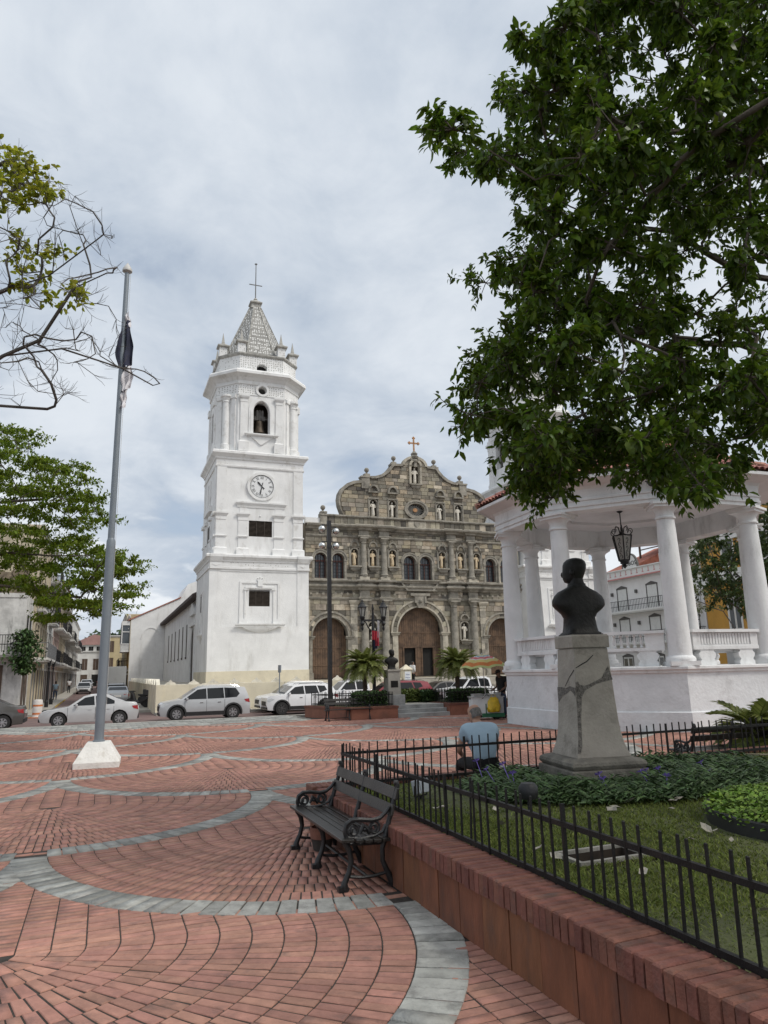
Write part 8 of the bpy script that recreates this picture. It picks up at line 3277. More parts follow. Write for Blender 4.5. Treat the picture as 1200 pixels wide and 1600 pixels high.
BIGOUT = [(6.7, 4.5, 6.3), (8.8, 5.7, 6.2), (12.0, 9.9, 8.6), (9.7, 10.2, 6.5), (7.3, 5.2, 9.1), (8.5, 5.3, 4.2), (5.7, 3.5, 6.3), (6.9, 9.7, 5.4), (7.6, 7.2, 8.7), (9.8, 6.6, 6.2), (9.1, 5.2, 9.4), (10.5, 10.5, 8.6), (6.2, 6.2, 9.2), (9.6, 5.9, 7.1), (5.8, 8.7, 5.8), (7.2, 9.7, 9.2), (8.3, 9.8, 9.6), (6.7, 10.0, 4.4), (7.5, 9.2, 10.4), (7.4, 6.5, 6.6), (11.2, 7.0, 7.4), (7.6, 7.7, 7.3), (9.9, 9.7, 4.7), (8.7, 11.9, 9.8), (4.4, 5.3, 7.7), (4.9, 4.9, 7.0), (10.0, 9.7, 10.8), (7.9, 10.7, 4.6), (10.4, 9.5, 9.7), (10.6, 10.3, 10.3), (8.7, 8.2, 8.0), (10.7, 7.6, 5.7), (4.5, 5.5, 8.9), (7.8, 11.1, 6.2), (10.0, 5.1, 10.3), (10.7, 4.4, 7.6), (7.5, 6.9, 4.9), (8.1, 3.8, 8.2), (6.9, 6.1, 8.6), (7.8, 10.1, 7.5), (9.5, 3.9, 8.2), (7.2, 7.6, 10.3), (7.4, 10.8, 7.0), (5.7, 7.9, 5.1), (5.2, 5.8, 5.0), (6.0, 8.2, 7.4), (11.3, 10.8, 7.5), (10.0, 11.7, 9.4), (12.0, 6.2, 6.9), (10.8, 6.4, 5.8), (6.2, 9.2, 7.3), (9.7, 5.0, 6.3), (11.9, 7.7, 6.6), (11.3, 9.7, 6.8), (8.4, 11.3, 7.5), (7.2, 3.7, 10.0), (10.5, 7.6, 9.5), (10.0, 10.9, 10.0), (8.0, 5.8, 11.2), (6.9, 4.5, 8.4), (5.2, 6.9, 4.7), (11.9, 6.8, 9.3), (9.6, 6.6, 7.6), (11.2, 11.1, 9.2), (6.4, 2.9, 8.6), (6.6, 5.9, 10.6), (9.4, 3.5, 6.2), (8.3, 6.6, 7.0), (8.9, 10.6, 7.0), (12.3, 9.5, 7.3), (7.0, 5.0, 7.3), (7.4, -0.6, 4.9), (7.0, 1.3, 6.6), (5.6, 1.8, 5.6), (6.9, -2.1, 6.3), (9.2, -1.4, 4.9), (6.4, 2.0, 6.8), (6.0, 6.3, 5.8), (5.3, -0.5, 7.1), (6.9, 0.2, 4.6), (8.2, -0.2, 7.2), (6.7, -1.2, 6.6), (4.1, 1.8, 7.0), (5.2, 3.9, 5.3), (9.9, -0.9, 6.0), (4.2, 3.0, 6.1), (11.1, 1.2, 4.8), (6.6, 3.7, 4.9), (5.9, -1.7, 6.6), (9.2, 4.7, 5.3), (10.1, 2.7, 5.8), (9.3, 3.1, 5.1), (7.5, 0.6, 6.2), (5.0, 2.9, 6.8), (7.9, 0.1, 5.2), (5.5, 1.3, 4.6), (12.2, 3.4, 5.4), (10.4, 4.0, 4.9), (10.2, 1.9, 5.5), (10.7, -0.6, 6.5), (8.8, 1.2, 5.4), (5.1, 2.5, 5.6), (8.8, 5.1, 7.0), (4.3, 0.1, 5.8), (7.2, 3.0, 4.8), (10.4, 4.3, 6.0), (7.4, -0.4, 7.5), (9.4, 0.8, 7.1), (9.0, 0.0, 4.8), (11.8, 4.0, 6.5), (9.9, -0.2, 6.7), (7.7, 5.7, 5.4), (4.4, 3.7, 5.8), (6.7, 3.1, 7.3), (7.2, 2.1, 5.8), (6.1, -1.6, 5.4), (5.3, -0.9, 5.5), (5.8, 1.4, 7.2)]  # unseen crown beyond the frame, extended to shade the lawn and wall
GREEN = [(-8.1, 18.5, 4.1), (-11.2, 20.3, 8.7), (-9.5, 20.4, 3.8), (-10.9, 17.9, 4.5), (-9.1, 19.1, 3.6), (-7.1, 18.4, 4.3), (-10.5, 20.2, 5.1), (-6.5, 17.6, 3.6), (-10.5, 18.5, 4.6), (-10.0, 18.9, 5.1), (-10.2, 17.7, 4.4), (-8.9, 17.3, 7.0), (-8.8, 19.6, 4.9), (-8.4, 16.6, 6.1), (-8.3, 18.7, 5.8), (-8.6, 18.1, 3.7), (-8.6, 16.5, 5.0), (-10.2, 16.7, 4.9), (-11.5, 19.0, 5.0), (-6.4, 17.3, 4.4), (-11.8, 19.9, 5.4), (-9.0, 16.5, 5.6), (-10.5, 18.1, 4.0), (-9.9, 18.9, 4.6), (-11.0, 19.3, 5.1), (-8.3, 18.0, 3.1), (-8.8, 19.1, 5.8), (-7.3, 16.6, 6.3), (-8.5, 19.2, 3.6), (-11.7, 19.4, 7.2), (-8.6, 20.1, 5.1), (-9.7, 19.5, 5.7), (-9.7, 20.0, 4.1), (-9.9, 16.7, 4.3), (-9.1, 20.5, 5.6), (-9.6, 20.3, 4.7), (-11.2, 19.0, 6.7), (-9.8, 19.8, 6.1), (-10.4, 17.0, 7.0), (-11.2, 19.4, 6.0), (-9.8, 18.3, 6.1), (-7.9, 18.9, 4.4), (-6.0, 16.7, 4.1), (-9.7, 17.0, 7.2), (-10.5, 20.1, 8.5), (-9.9, 17.4, 5.4), (-7.5, 16.6, 4.7), (-7.6, 19.0, 3.3), (-9.1, 19.3, 3.2), (-12.2, 19.9, 7.9), (-10.2, 17.5, 7.2), (-10.2, 19.8, 5.1), (-9.1, 19.9, 5.4), (-8.6, 19.1, 7.4), (-10.6, 18.7, 7.7), (-9.6, 17.5, 6.8), (-11.1, 18.7, 4.0), (-7.8, 19.9, 4.7), (-11.1, 19.8, 6.7), (-8.3, 19.8, 4.8), (-6.8, 19.0, 4.0), (-10.4, 19.2, 6.9), (-11.2, 18.5, 4.5), (-10.3, 19.8, 6.9), (-11.4, 20.0, 5.8), (-11.3, 20.5, 7.2), (-11.6, 19.1, 8.9), (-7.1, 16.8, 5.9), (-7.7, 16.6, 3.4), (-10.2, 20.5, 5.6), (-10.8, 19.0, 8.5), (-10.6, 20.2, 4.3), (-11.8, 20.4, 8.6), (-9.8, 19.7, 7.8), (-7.7, 17.6, 5.1), (-8.6, 18.4, 3.2), (-8.4, 18.6, 3.7), (-7.0, 17.5, 4.7), (-8.5, 18.9, 6.5), (-8.6, 17.6, 4.8), (-10.7, 20.0, 7.0), (-10.0, 17.8, 8.1), (-8.2, 17.2, 6.4), (-9.2, 17.5, 7.8), (-8.4, 18.0, 6.2), (-11.2, 18.9, 4.7), (-12.1, 20.5, 4.7), (-11.6, 19.7, 8.4), (-6.8, 17.2, 3.4), (-9.3, 19.4, 5.3), (-9.4, 19.7, 7.5), (-11.3, 18.7, 6.1), (-11.0, 18.7, 5.4), (-7.5, 18.5, 3.5), (-7.6, 18.8, 3.9), (-9.5, 19.0, 7.1), (-9.3, 17.7, 5.8), (-9.6, 16.7, 6.4), (-7.4, 17.0, 3.8), (-9.1, 17.4, 4.5), (-8.8, 20.2, 5.9), (-6.5, 16.7, 4.0), (-10.8, 17.4, 8.1), (-6.9, 16.8, 5.3), (-7.9, 18.7, 5.0), (-10.5, 19.0, 5.0), (-8.7, 17.1, 4.0), (-8.6, 17.4, 5.9), (-8.7, 19.7, 6.3), (-7.2, 17.4, 4.1), (-6.4, 16.5, 3.2), (-9.0, 18.6, 4.4), (-10.3, 17.7, 5.5), (-10.5, 18.8, 4.2), (-10.8, 18.9, 6.2), (-9.8, 16.8, 6.0), (-9.3, 18.7, 5.5), (-8.2, 19.9, 6.3), (-8.7, 18.3, 7.1), (-11.0, 20.3, 6.0), (-8.7, 17.5, 3.8), (-10.8, 17.9, 7.0), (-6.6, 16.7, 4.4), (-9.3, 19.2, 4.6), (-7.9, 18.1, 6.2), (-9.3, 18.0, 6.4), (-11.2, 19.1, 7.6), (-9.3, 19.8, 4.7), (-10.3, 19.1, 8.0), (-11.8, 20.3, 6.5), (-8.3, 19.9, 3.7), (-10.4, 18.9, 7.2), (-7.3, 17.2, 3.3), (-8.3, 19.4, 4.7), (-12.4, 20.1, 9.0), (-6.7, 18.1, 3.7), (-7.6, 18.0, 4.0), (-10.3, 20.4, 7.0), (-7.7, 16.6, 6.1), (-9.9, 17.7, 5.0), (-10.0, 19.5, 4.1), (-9.2, 18.4, 5.9), (-9.9, 17.4, 3.8), (-7.9, 19.3, 3.6), (-7.9, 17.2, 5.8), (-8.7, 16.7, 6.9), (-11.6, 19.5, 6.4), (-11.6, 20.0, 7.1), (-10.2, 17.3, 5.8), (-9.3, 18.0, 7.1)]
BARE = [(-6.3, 10.2, 9.4), (-6.0, 9.8, 6.4), (-5.8, 10.6, 10.0), (-4.5, 8.8, 7.7), (-5.6, 11.0, 6.8), (-4.9, 8.9, 7.4), (-5.3, 10.1, 9.4), (-5.0, 9.5, 8.6), (-5.2, 8.8, 6.7), (-6.6, 10.8, 10.2), (-5.4, 9.5, 7.1), (-6.0, 10.8, 8.3), (-4.8, 10.0, 5.8), (-6.0, 9.9, 5.8), (-5.8, 10.1, 7.0), (-6.4, 10.4, 7.2), (-5.6, 9.9, 8.1), (-5.4, 9.0, 5.6), (-5.5, 10.1, 7.2), (-4.7, 10.7, 7.7), (-6.6, 10.9, 6.6), (-6.2, 10.4, 9.3), (-5.6, 10.4, 7.7), (-4.8, 9.6, 5.8), (-6.1, 10.0, 6.8), (-5.3, 10.1, 8.0), (-5.5, 10.9, 8.2), (-5.0, 10.7, 7.9), (-4.4, 8.9, 7.0), (-6.3, 10.8, 7.7), (-6.6, 10.8, 8.6), (-5.9, 9.4, 8.2), (-4.7, 10.6, 8.9), (-6.3, 10.8, 7.9), (-6.8, 10.9, 8.0), (-5.8, 9.9, 8.5), (-4.2, 10.3, 6.7), (-5.0, 9.2, 7.0), (-4.3, 9.0, 5.4), (-6.2, 9.8, 8.6), (-5.4, 9.1, 9.1), (-5.3, 10.8, 9.1), (-5.5, 10.4, 9.1), (-4.5, 10.0, 6.8), (-4.3, 9.6, 6.9), (-6.1, 9.8, 7.3), (-4.0, 9.3, 8.0), (-3.7, 9.3, 5.9), (-5.6, 9.0, 8.4), (-5.3, 9.4, 8.0), (-5.6, 10.7, 6.2), (-6.2, 10.6, 10.2), (-5.7, 9.0, 7.4), (-4.0, 9.3, 6.1), (-4.0, 9.6, 8.2), (-5.7, 10.6, 6.9), (-5.2, 11.0, 8.0), (-5.0, 9.3, 6.1), (-4.7, 9.2, 7.6), (-6.1, 10.4, 7.2), (-6.4, 10.1, 7.8), (-5.6, 9.3, 9.1), (-5.5, 10.0, 7.8), (-5.3, 9.0, 8.1), (-3.9, 9.0, 5.7), (-5.4, 9.8, 8.9), (-6.4, 11.0, 7.4), (-5.6, 10.2, 5.9), (-6.7, 10.7, 9.2), (-4.9, 10.2, 6.0), (-5.5, 9.5, 7.6), (-4.2, 9.1, 5.9), (-5.5, 8.9, 6.0), (-6.6, 10.7, 7.6), (-5.0, 9.0, 6.3), (-5.2, 10.4, 6.3), (-3.4, 9.4, 5.9), (-4.4, 10.9, 7.5), (-4.7, 10.1, 8.4), (-4.3, 10.2, 6.5), (-4.8, 9.2, 6.8), (-5.5, 10.1, 6.9), (-4.7, 10.2, 9.1), (-4.3, 9.1, 7.2), (-5.8, 9.6, 9.0), (-4.7, 10.7, 8.6), (-5.2, 10.7, 6.5), (-6.2, 11.0, 6.7), (-5.0, 9.4, 6.5), (-5.1, 9.9, 8.3), (-5.4, 9.6, 5.6), (-5.1, 10.3, 8.8), (-5.7, 9.6, 7.4), (-3.9, 9.2, 7.4), (-3.6, 9.0, 6.2), (-6.1, 10.9, 7.1), (-5.5, 9.6, 7.9), (-4.2, 9.3, 8.4), (-4.8, 9.0, 5.6), (-5.1, 10.8, 6.2), (-6.8, 10.8, 8.4), (-4.1, 8.9, 6.8), (-5.4, 10.3, 6.8), (-4.9, 9.5, 8.3), (-6.6, 10.4, 9.8), (-4.8, 10.4, 6.7), (-5.5, 9.5, 8.6), (-5.3, 11.0, 9.9), (-6.2, 10.0, 7.0), (-5.0, 10.4, 7.1), (-5.1, 9.8, 6.2), (-4.3, 9.4, 6.5), (-5.8, 10.3, 9.6), (-4.4, 11.0, 7.2), (-4.9, 9.0, 6.7), (-4.5, 9.9, 5.7), (-4.8, 9.8, 8.8), (-5.5, 9.8, 8.4), (-6.2, 9.8, 8.1), (-4.5, 8.9, 8.3), (-5.2, 10.5, 6.8), (-5.0, 9.0, 7.2), (-4.0, 9.7, 7.7), (-6.9, 10.9, 10.1), (-6.5, 10.2, 9.1), (-4.9, 10.3, 7.0), (-5.2, 9.7, 8.1), (-4.6, 10.2, 7.9), (-5.2, 9.5, 6.4), (-4.4, 9.1, 8.4), (-5.4, 9.1, 7.8), (-5.0, 10.8, 9.2), (-6.4, 10.8, 6.3), (-4.3, 9.7, 7.3), (-6.1, 10.6, 9.5), (-4.7, 8.8, 8.2), (-5.9, 9.6, 6.9), (-4.6, 9.5, 6.4), (-4.3, 9.2, 6.3), (-5.2, 9.7, 7.3)]
BARELEAF = [(-5.6, 9.2, 8.7), (-5.7, 9.3, 9.5), (-5.7, 10.1, 9.5), (-6.3, 10.6, 10.3), (-5.9, 9.7, 8.8), (-6.5, 10.1, 9.6), (-5.7, 9.8, 9.4), (-5.7, 9.7, 9.1), (-5.9, 10.1, 9.4), (-5.4, 10.4, 9.6), (-5.0, 9.4, 8.8), (-5.5, 9.7, 9.5), (-5.4, 9.6, 9.1), (-6.1, 10.5, 10.4), (-5.3, 9.8, 9.2), (-6.0, 9.4, 9.0), (-5.3, 9.5, 8.7), (-5.0, 9.5, 9.0), (-5.3, 10.2, 9.4), (-6.1, 9.9, 9.2), (-6.1, 10.3, 9.7), (-6.2, 10.5, 9.9), (-5.7, 10.1, 9.9), (-5.1, 9.2, 9.1), (-6.3, 10.1, 9.2), (-5.3, 9.3, 9.3), (-5.0, 10.6, 7.7), (-5.2, 9.8, 8.0), (-5.0, 9.6, 7.2), (-5.2, 10.5, 8.5), (-5.2, 9.9, 7.7), (-5.6, 10.0, 7.9), (-5.5, 10.6, 8.6), (-4.7, 10.0, 7.5), (-4.5, 9.6, 7.2), (-5.8, 10.2, 8.5), (-6.0, 10.6, 8.4), (-5.4, 9.8, 7.5), (-5.5, 9.7, 8.2), (-5.6, 10.4, 7.8)]
RIGHTBACK = [(16.7, 31.1, 6.0), (16.2, 29.2, 7.6), (17.6, 32.2, 8.4), (18.1, 32.0, 6.7), (16.0, 30.4, 6.4), (18.4, 33.6, 6.1), (17.3, 32.1, 3.8), (15.0, 31.3, 5.1), (19.1, 33.8, 4.2), (14.3, 32.0, 6.5), (16.9, 29.6, 5.7), (16.7, 30.5, 7.6), (13.4, 29.4, 6.8), (17.5, 32.6, 7.1), (15.0, 32.0, 4.4), (15.5, 30.4, 3.8), (19.3, 33.9, 7.3), (16.1, 32.1, 6.1), (14.4, 30.2, 6.9), (16.1, 32.9, 6.5), (16.3, 33.0, 5.3), (15.0, 32.4, 8.0), (17.5, 33.0, 8.3), (17.0, 31.5, 7.9), (14.1, 31.2, 5.2), (18.8, 32.2, 8.4), (17.2, 33.7, 6.9), (16.3, 33.8, 4.9), (16.5, 30.2, 4.0), (17.1, 30.7, 5.3), (17.0, 29.0, 8.0), (15.9, 29.5, 5.7), (17.0, 33.4, 6.1), (16.1, 32.7, 8.5), (17.7, 31.1, 7.1), (17.3, 31.3, 4.2), (17.9, 31.3, 5.8), (16.6, 33.6, 8.5), (18.5, 33.2, 4.6), (15.2, 34.0, 6.0), (17.6, 33.8, 8.1), (15.3, 32.5, 5.0), (16.8, 31.8, 5.0), (19.1, 33.3, 8.1), (14.8, 32.9, 7.3), (17.7, 32.7, 4.6), (16.3, 29.4, 3.7), (15.7, 29.8, 6.7), (15.0, 29.2, 5.9), (13.8, 29.8, 5.8), (16.2, 30.6, 5.3), (14.9, 29.8, 7.4), (16.6, 29.1, 6.3), (17.6, 32.5, 5.8), (17.4, 30.0, 7.6), (16.6, 31.5, 6.9), (15.1, 32.4, 6.4), (15.3, 31.0, 6.8), (14.4, 30.1, 4.3), (17.5, 33.5, 5.3), (14.0, 30.5, 4.8), (16.5, 29.8, 8.0), (14.6, 29.1, 4.3), (19.7, 33.9, 8.9), (16.2, 32.1, 8.0), (18.3, 32.3, 5.2), (14.0, 29.1, 5.4), (16.1, 30.9, 4.3), (16.9, 32.2, 6.6), (15.7, 29.7, 4.8)]
RIGHTTHIN = [(16.8, 38.3, 6.1), (15.0, 35.3, 4.2), (15.4, 35.4, 7.2), (16.9, 38.5, 7.8), (16.4, 35.6, 6.4), (15.2, 36.8, 6.5), (16.1, 38.0, 7.7), (15.7, 36.1, 6.2), (16.5, 37.4, 8.1), (14.9, 35.3, 5.1), (16.0, 38.0, 5.0), (17.0, 38.6, 4.5), (15.3, 36.8, 4.6), (17.7, 38.1, 6.0), (16.4, 38.9, 5.8), (16.3, 35.8, 7.8), (16.8, 36.3, 7.2), (17.3, 38.8, 6.6), (16.0, 38.5, 6.3), (15.3, 36.1, 5.3), (15.4, 37.6, 4.7), (16.1, 36.9, 6.5), (17.4, 37.7, 8.0), (16.1, 36.4, 5.2), (16.4, 38.8, 8.1), (17.8, 38.4, 7.8), (15.7, 37.2, 7.7), (16.8, 36.5, 4.3), (17.7, 38.7, 5.3), (15.4, 36.7, 7.2)]

M_leafR = mat('glossy_leaf', (0.070, 0.130, 0.012), 0.45, 0.30, 2.0, tint=True, rnd=0.5, col2=(0.115, 0.180, 0.018), spec=0.35, trans=0.45)
M_leafRo = mat('glossy_leaf_one', (0.070, 0.130, 0.012), 0.45, 0.30, 2.0, rnd=0.5, col2=(0.115, 0.180, 0.018), spec=0.35, trans=0.45)
M_leafB = mat('yellow_green_leaf', (0.20, 0.26, 0.020), 0.5, 0.3, 2.0, tint=True, rnd=0.35, col2=(0.34, 0.33, 0.03), spec=0.3, trans=0.6)
M_leafBo = mat('yellow_green_leaf_one', (0.20, 0.26, 0.020), 0.5, 0.3, 2.0, rnd=0.35, col2=(0.34, 0.33, 0.03), spec=0.3, trans=0.6)
M_leafG = mat('feathery_leaf', (0.105, 0.190, 0.014), 0.55, 0.3, 0.6, tint=True, rnd=0.45, col2=(0.20, 0.26, 0.022), spec=0.3, trans=0.48)
M_leafD = mat('far_leaf', (0.040, 0.075, 0.018), 0.55, 0.3, 0.5, tint=True, rnd=0.45, col2=(0.075, 0.11, 0.03), spec=0.3, trans=0.25)
M_twig = mat('grey_twig', (0.085, 0.075, 0.066), 0.95, 0.3, 6.0, 0.5, 30)

def grow(limbs, targets, step=.32, wig=.25):
	"""skeleton: main limbs, then every clump joined to the nearest node; returns nodes, parents"""
	nodes, par = [], []
	for L in limbs:
		prev = L[0] if isinstance(L[0], int) else None
		pts = L[1:] if prev is not None else L
		if prev is not None:
			prev = max(0, prev) if prev >= 0 else len(nodes) + prev
		last = nodes[prev] if prev is not None else None
		for p in pts:
			p = Vector(p)
			if last is None:
				nodes.append(p)
				par.append(-1)
			else:
				k = max(1, int((p - last).length / .5))
				for i in range(1, k + 1):
					q = last.lerp(p, i / k) + Vector([random.gauss(0, .03) for _ in range(3)]) * (i < k)
					nodes.append(q)
					par.append(prev if i == 1 and prev is not None else len(nodes) - 2)
				prev = len(nodes) - 1
			last = p
			prev = len(nodes) - 1
	tips = []
	arr = np.array([tuple(n) for n in nodes])
	T = sorted(targets, key=lambda t: np.min(np.linalg.norm(arr - np.array(t), axis=1)))
	for t in T:
		t = Vector(t)
		d = np.linalg.norm(arr - np.array(t), axis=1)
		i = int(np.argmin(d))
		a = nodes[i]
		ln = (t - a).length
		k = max(2, int(ln / step))
		pd = (a - nodes[par[i]]).normalized() if par[i] >= 0 else Vector((0, 0, 1))
		c = a + pd * ln * .35 + Vector([random.gauss(0, wig * .3 * ln) for _ in range(3)])
		prev = i
		new = []
		for q in range(1, k + 1):
			s = q / k
			p = a * (1 - s) ** 2 + c * 2 * s * (1 - s) + t * s * s + Vector([random.gauss(0, .02) for _ in range(3)])
			nodes.append(p)
			par.append(prev)
			prev = len(nodes) - 1
			new.append(tuple(p))
		arr = np.vstack([arr, np.array(new)])
		tips.append(prev)
	return nodes, par, tips

def branch_mesh(nodes, par, parent, material, r0=.009, p=.46, names=('trunk', 'branches'), thick=.07):
	n = len(nodes)
	ch = [[] for _ in range(n)]
	for i, q in enumerate(par):
		if q >= 0:
			ch[q].append(i)
	w = [0.0] * n
	for i in range(n - 1, -1, -1):
		if not ch[i]:
			w[i] += 1
		if par[i] >= 0:
			w[par[i]] += w[i]
	rad = [r0 * max(1, x) ** p for x in w]
	big, small = MB(), MB()
	todo = [i for i in range(n) if par[i] < 0]
	while todo:
		s = todo.pop()
		chain = [s] if par[s] < 0 else [par[s], s]
		cur = s
		while ch[cur]:
			c = sorted(ch[cur], key=lambda i: -w[i])
			todo += c[1:]
			cur = c[0]
			chain.append(cur)
		rr = [rad[i] for i in chain]
		if par[s] >= 0:
			rr[0] = rad[s]
		rr[-1] *= .5
		mb = big if max(rr) > thick else small
		mb.tube([nodes[i] for i in chain], rr, 10 if max(rr) > thick else 5 if max(rr) > .02 else 4, cap=False)
	if big.v:
		big.build(names[0], material, parent, smooth=70)
	if small.v:
		small.build(names[1], material, parent, smooth=70)

def unit_leaf(material, curl):
	m = MB()
	spec = ((0, 0, 0), (.33, -.5, .10), (.33, .5, .10), (.72, -.36, .05), (.72, .36, .05), (1.0, 0, -.16))
	m.add([(t, s, c - curl * t * t) for t, s, c in spec], [(0, 1, 2), (1, 3, 4, 2), (3, 5, 4)])
	return m.mesh('leaf', material)

camfw = np.array([0, math.cos(PITCH), math.sin(PITCH)])
camup = np.array([0, -math.sin(PITCH), math.cos(PITCH)])

def single_leaves(P, D, L, wid, material, parent, count, curl=.18):
	"""the leaves that show largest become objects of their own; returns the mask of the rest"""
	v = P - np.array([0, 0, EYE])
	f = v @ camfw
	ok = (f > .5) & (np.abs(v[:, 0] / np.maximum(f, .1)) < .53) & (np.abs((v @ camup) / np.maximum(f, .1)) < .71)
	order = np.argsort(np.where(ok, f, 1e9))[:count]
	me = unit_leaf(material, curl)
	for i in order:
		d = Vector(D[i])
		up = Vector((random.gauss(0, .5), random.gauss(0, .5), 1))
		s = d.cross(up).normalized()
		nn_ = s.cross(d)
		k = L * random.uniform(.75, 1.2)
		M = Matrix(((d.x * k, s.x * wid, nn_.x * k * .7, P[i][0]), (d.y * k, s.y * wid, nn_.y * k * .7, P[i][1]), (d.z * k, s.z * wid, nn_.z * k * .7, P[i][2]), (0, 0, 0, 1)))
		o = inst('leaf', me, parent)
		o.matrix_local = M
	mask = np.ones(len(P), bool)
	mask[order] = False
	return mask

def clump_leaves(centres, rad, twigs, per, flat=1.0, droop=.35, twig_mb=None, spread=1.0):
	P, D = [], []
	for c in centres:
		c = np.array(c)
		for _ in range(twigs):
			u = rs.normal(0, 1, 3)
			u[2] = u[2] * flat + .1
			u /= np.linalg.norm(u)
			e = c + u * (rad * c[1] if rad < .1 else rad) * rs.uniform(.35, 1.0) * np.array([1, 1, flat])
			if twig_mb is not None:
				twig_mb.tube([c, (c + e) / 2 + rs.normal(0, .02, 3), e], [.007, .005, .003], 3, cap=False)
			for q in range(per):
				a = q * 2.4 + rs.uniform(0, 1)
				s = rs.uniform(.35, 1.05)
				x = np.cross(u, [0, 0, 1.0])
				x = x / max(1e-3, np.linalg.norm(x))
				y = np.cross(u, x)
				d = (x * math.cos(a) + y * math.sin(a)) * spread + u * .55 + np.array([0, 0, -droop])
				d += rs.normal(0, .15, 3)
				P.append(c + (e - c) * s + rs.normal(0, .02, 3))
				D.append(d / np.linalg.norm(d))
	return np.array(P), np.array(D)

# the big tree on the right, its trunk just outside the frame
big_tree = thing('tree', (0, 0, 0), 0, 'large dark leafy tree overhanging the bandstand from the right', 'tree', None)
limbs = [[(7.6, 8.3, 0), (7.5, 8.35, 1.5), (7.3, 8.3, 3.2)],
		 [-1, (6.6, 8.4, 4.4), (5.6, 8.5, 5.2), (4.6, 8.4, 5.6), (3.7, 8.2, 5.55)],
		 [4, (7.0, 8.0, 5.0), (5.9, 8.2, 6.3), (4.6, 8.1, 6.4), (3.7, 7.9, 6.9), (2.9, 7.6, 6.8)],
		 [5, (7.1, 7.6, 5.6), (6.0, 7.4, 7.2), (4.9, 7.1, 8.2), (4.0, 6.8, 8.9)],
		 [6, (6.9, 7.0, 4.6), (5.4, 6.6, 5.6), (4.2, 6.4, 6.4), (3.2, 6.2, 6.9)],
		 [6, (8.4, 8.6, 5.5), (9.2, 8.9, 7.5)], [6, (7.9, 7.4, 5.6), (8.4, 6.0, 7.4), (8.6, 4.6, 8.4)]]
nodes, par_, tips = grow(limbs, BIG + BIGOUT, .34, .3)
branch_mesh(nodes, par_, big_tree, M_bark, .0085, .47)
tw = MB()
P, D = clump_leaves(BIG, .058, 11, 17, .85, .35, tw)
P2, D2 = clump_leaves(BIGOUT, .85, 9, 12, .8, .35)
mask = single_leaves(P, D, .108, .045, M_leafRo, big_tree, 300)
tag(tw.build('twigs', M_bark, big_tree), kind='stuff')
leaves('foliage', np.vstack([P[mask], P2]), np.vstack([D[mask], D2]), np.concatenate([np.full(mask.sum(), .100), np.full(len(P2), .19)]), .046, M_leafR, big_tree, curl=.18)

# the half bare tree whose branches reach in from the left
bare = thing('tree', (0, 0, 0), 0, 'half bare tree with thin grey branches reaching in from the upper left', 'tree', None)
limbs = [[(-9.6, 10.4, 0), (-9.5, 10.4, 2.5), (-9.2, 10.3, 4.6)],
		 [-1, (-7.6, 10.2, 5.6), (-6.2, 10.1, 6.2), (-5.2, 10.0, 6.7), (-4.7, 9.9, 7.5), (-4.2, 9.9, 7.75)],
		 [6, (-7.8, 10.0, 6.6), (-6.2, 9.9, 7.3), (-5.0, 9.7, 7.6), (-4.3, 9.7, 8.2)],
		 [6, (-7.2, 10.3, 5.2), (-5.8, 10.1, 6.5), (-4.9, 10.1, 6.6), (-4.0, 10.2, 6.3), (-3.5, 10.2, 6.0)],
		 [6, (-7.4, 9.9, 4.9), (-5.9, 9.8, 5.6), (-4.9, 9.8, 5.5)],
		 [6, (-8.8, 10.2, 7.2), (-7.0, 9.9, 9.0), (-5.9, 9.8, 9.7)]]
nodes, par_, tips = grow(limbs, BARE + BARELEAF, .22, .45)
base_n = len(nodes)
for t in tips:                                   # fine forked twigs at every end
	d0 = (nodes[t] - nodes[par_[t]]).normalized()
	for _ in range(5):
		d = (d0 + Vector((random.gauss(0, .55), random.gauss(0, .55), random.gauss(.25, .5)))).normalized()
		i = t if random.random() < .5 else par_[t]
		prev = i
		p = nodes[i].copy()
		for q in range(3):
			p = p + d * random.uniform(.05, .11)
			d = (d + Vector((random.gauss(0, .2), random.gauss(0, .2), .18))).normalized()
			nodes.append(p.copy())
			par_.append(prev)
			prev = len(nodes) - 1
branch_mesh(nodes, par_, bare, M_twig, .0028, .45)
P, D = clump_leaves(BARELEAF, .30, 5, 6, .8, .1)
mask = single_leaves(P, D, .105, .068, M_leafBo, bare, 300)
leaves('foliage', P[mask], D[mask], .10, .065, M_leafB, bare)

# layered feathery tree low on the left
green = thing('tree', (0, 0, 0), 0, 'bright green feathery tree spreading in layers over the street at the left', 'tree', None)
limbs = [[(-15.2, 18.5, 0), (-15.0, 18.5, 2.4), (-14.0, 18.6, 3.6)],
		 [-1, (-12.0, 18.6, 4.2), (-10.4, 18.6, 4.1), (-9.0, 18.6, 3.9), (-8.0, 18.6, 3.7)],
		 [6, (-12.2, 18.2, 5.6), (-10.4, 18.2, 6.2), (-9.0, 18.3, 6.3)],
		 [6, (-13.0, 18.4, 6.0), (-11.6, 18.4, 7.6), (-10.4, 18.4, 8.2)],
		 [6, (-12.2, 18.9, 4.8), (-10.2, 19.0, 5.0), (-8.2, 19.2, 4.9)]]
nodes, par_, tips = grow(limbs, GREEN, .4, .3)
branch_mesh(nodes, par_, green, M_bark, .010, .47)
P, D = clump_leaves(GREEN, .66, 20, 17, .28, .0)
leaves('foliage', P, D, .085, .042, M_leafG, green)

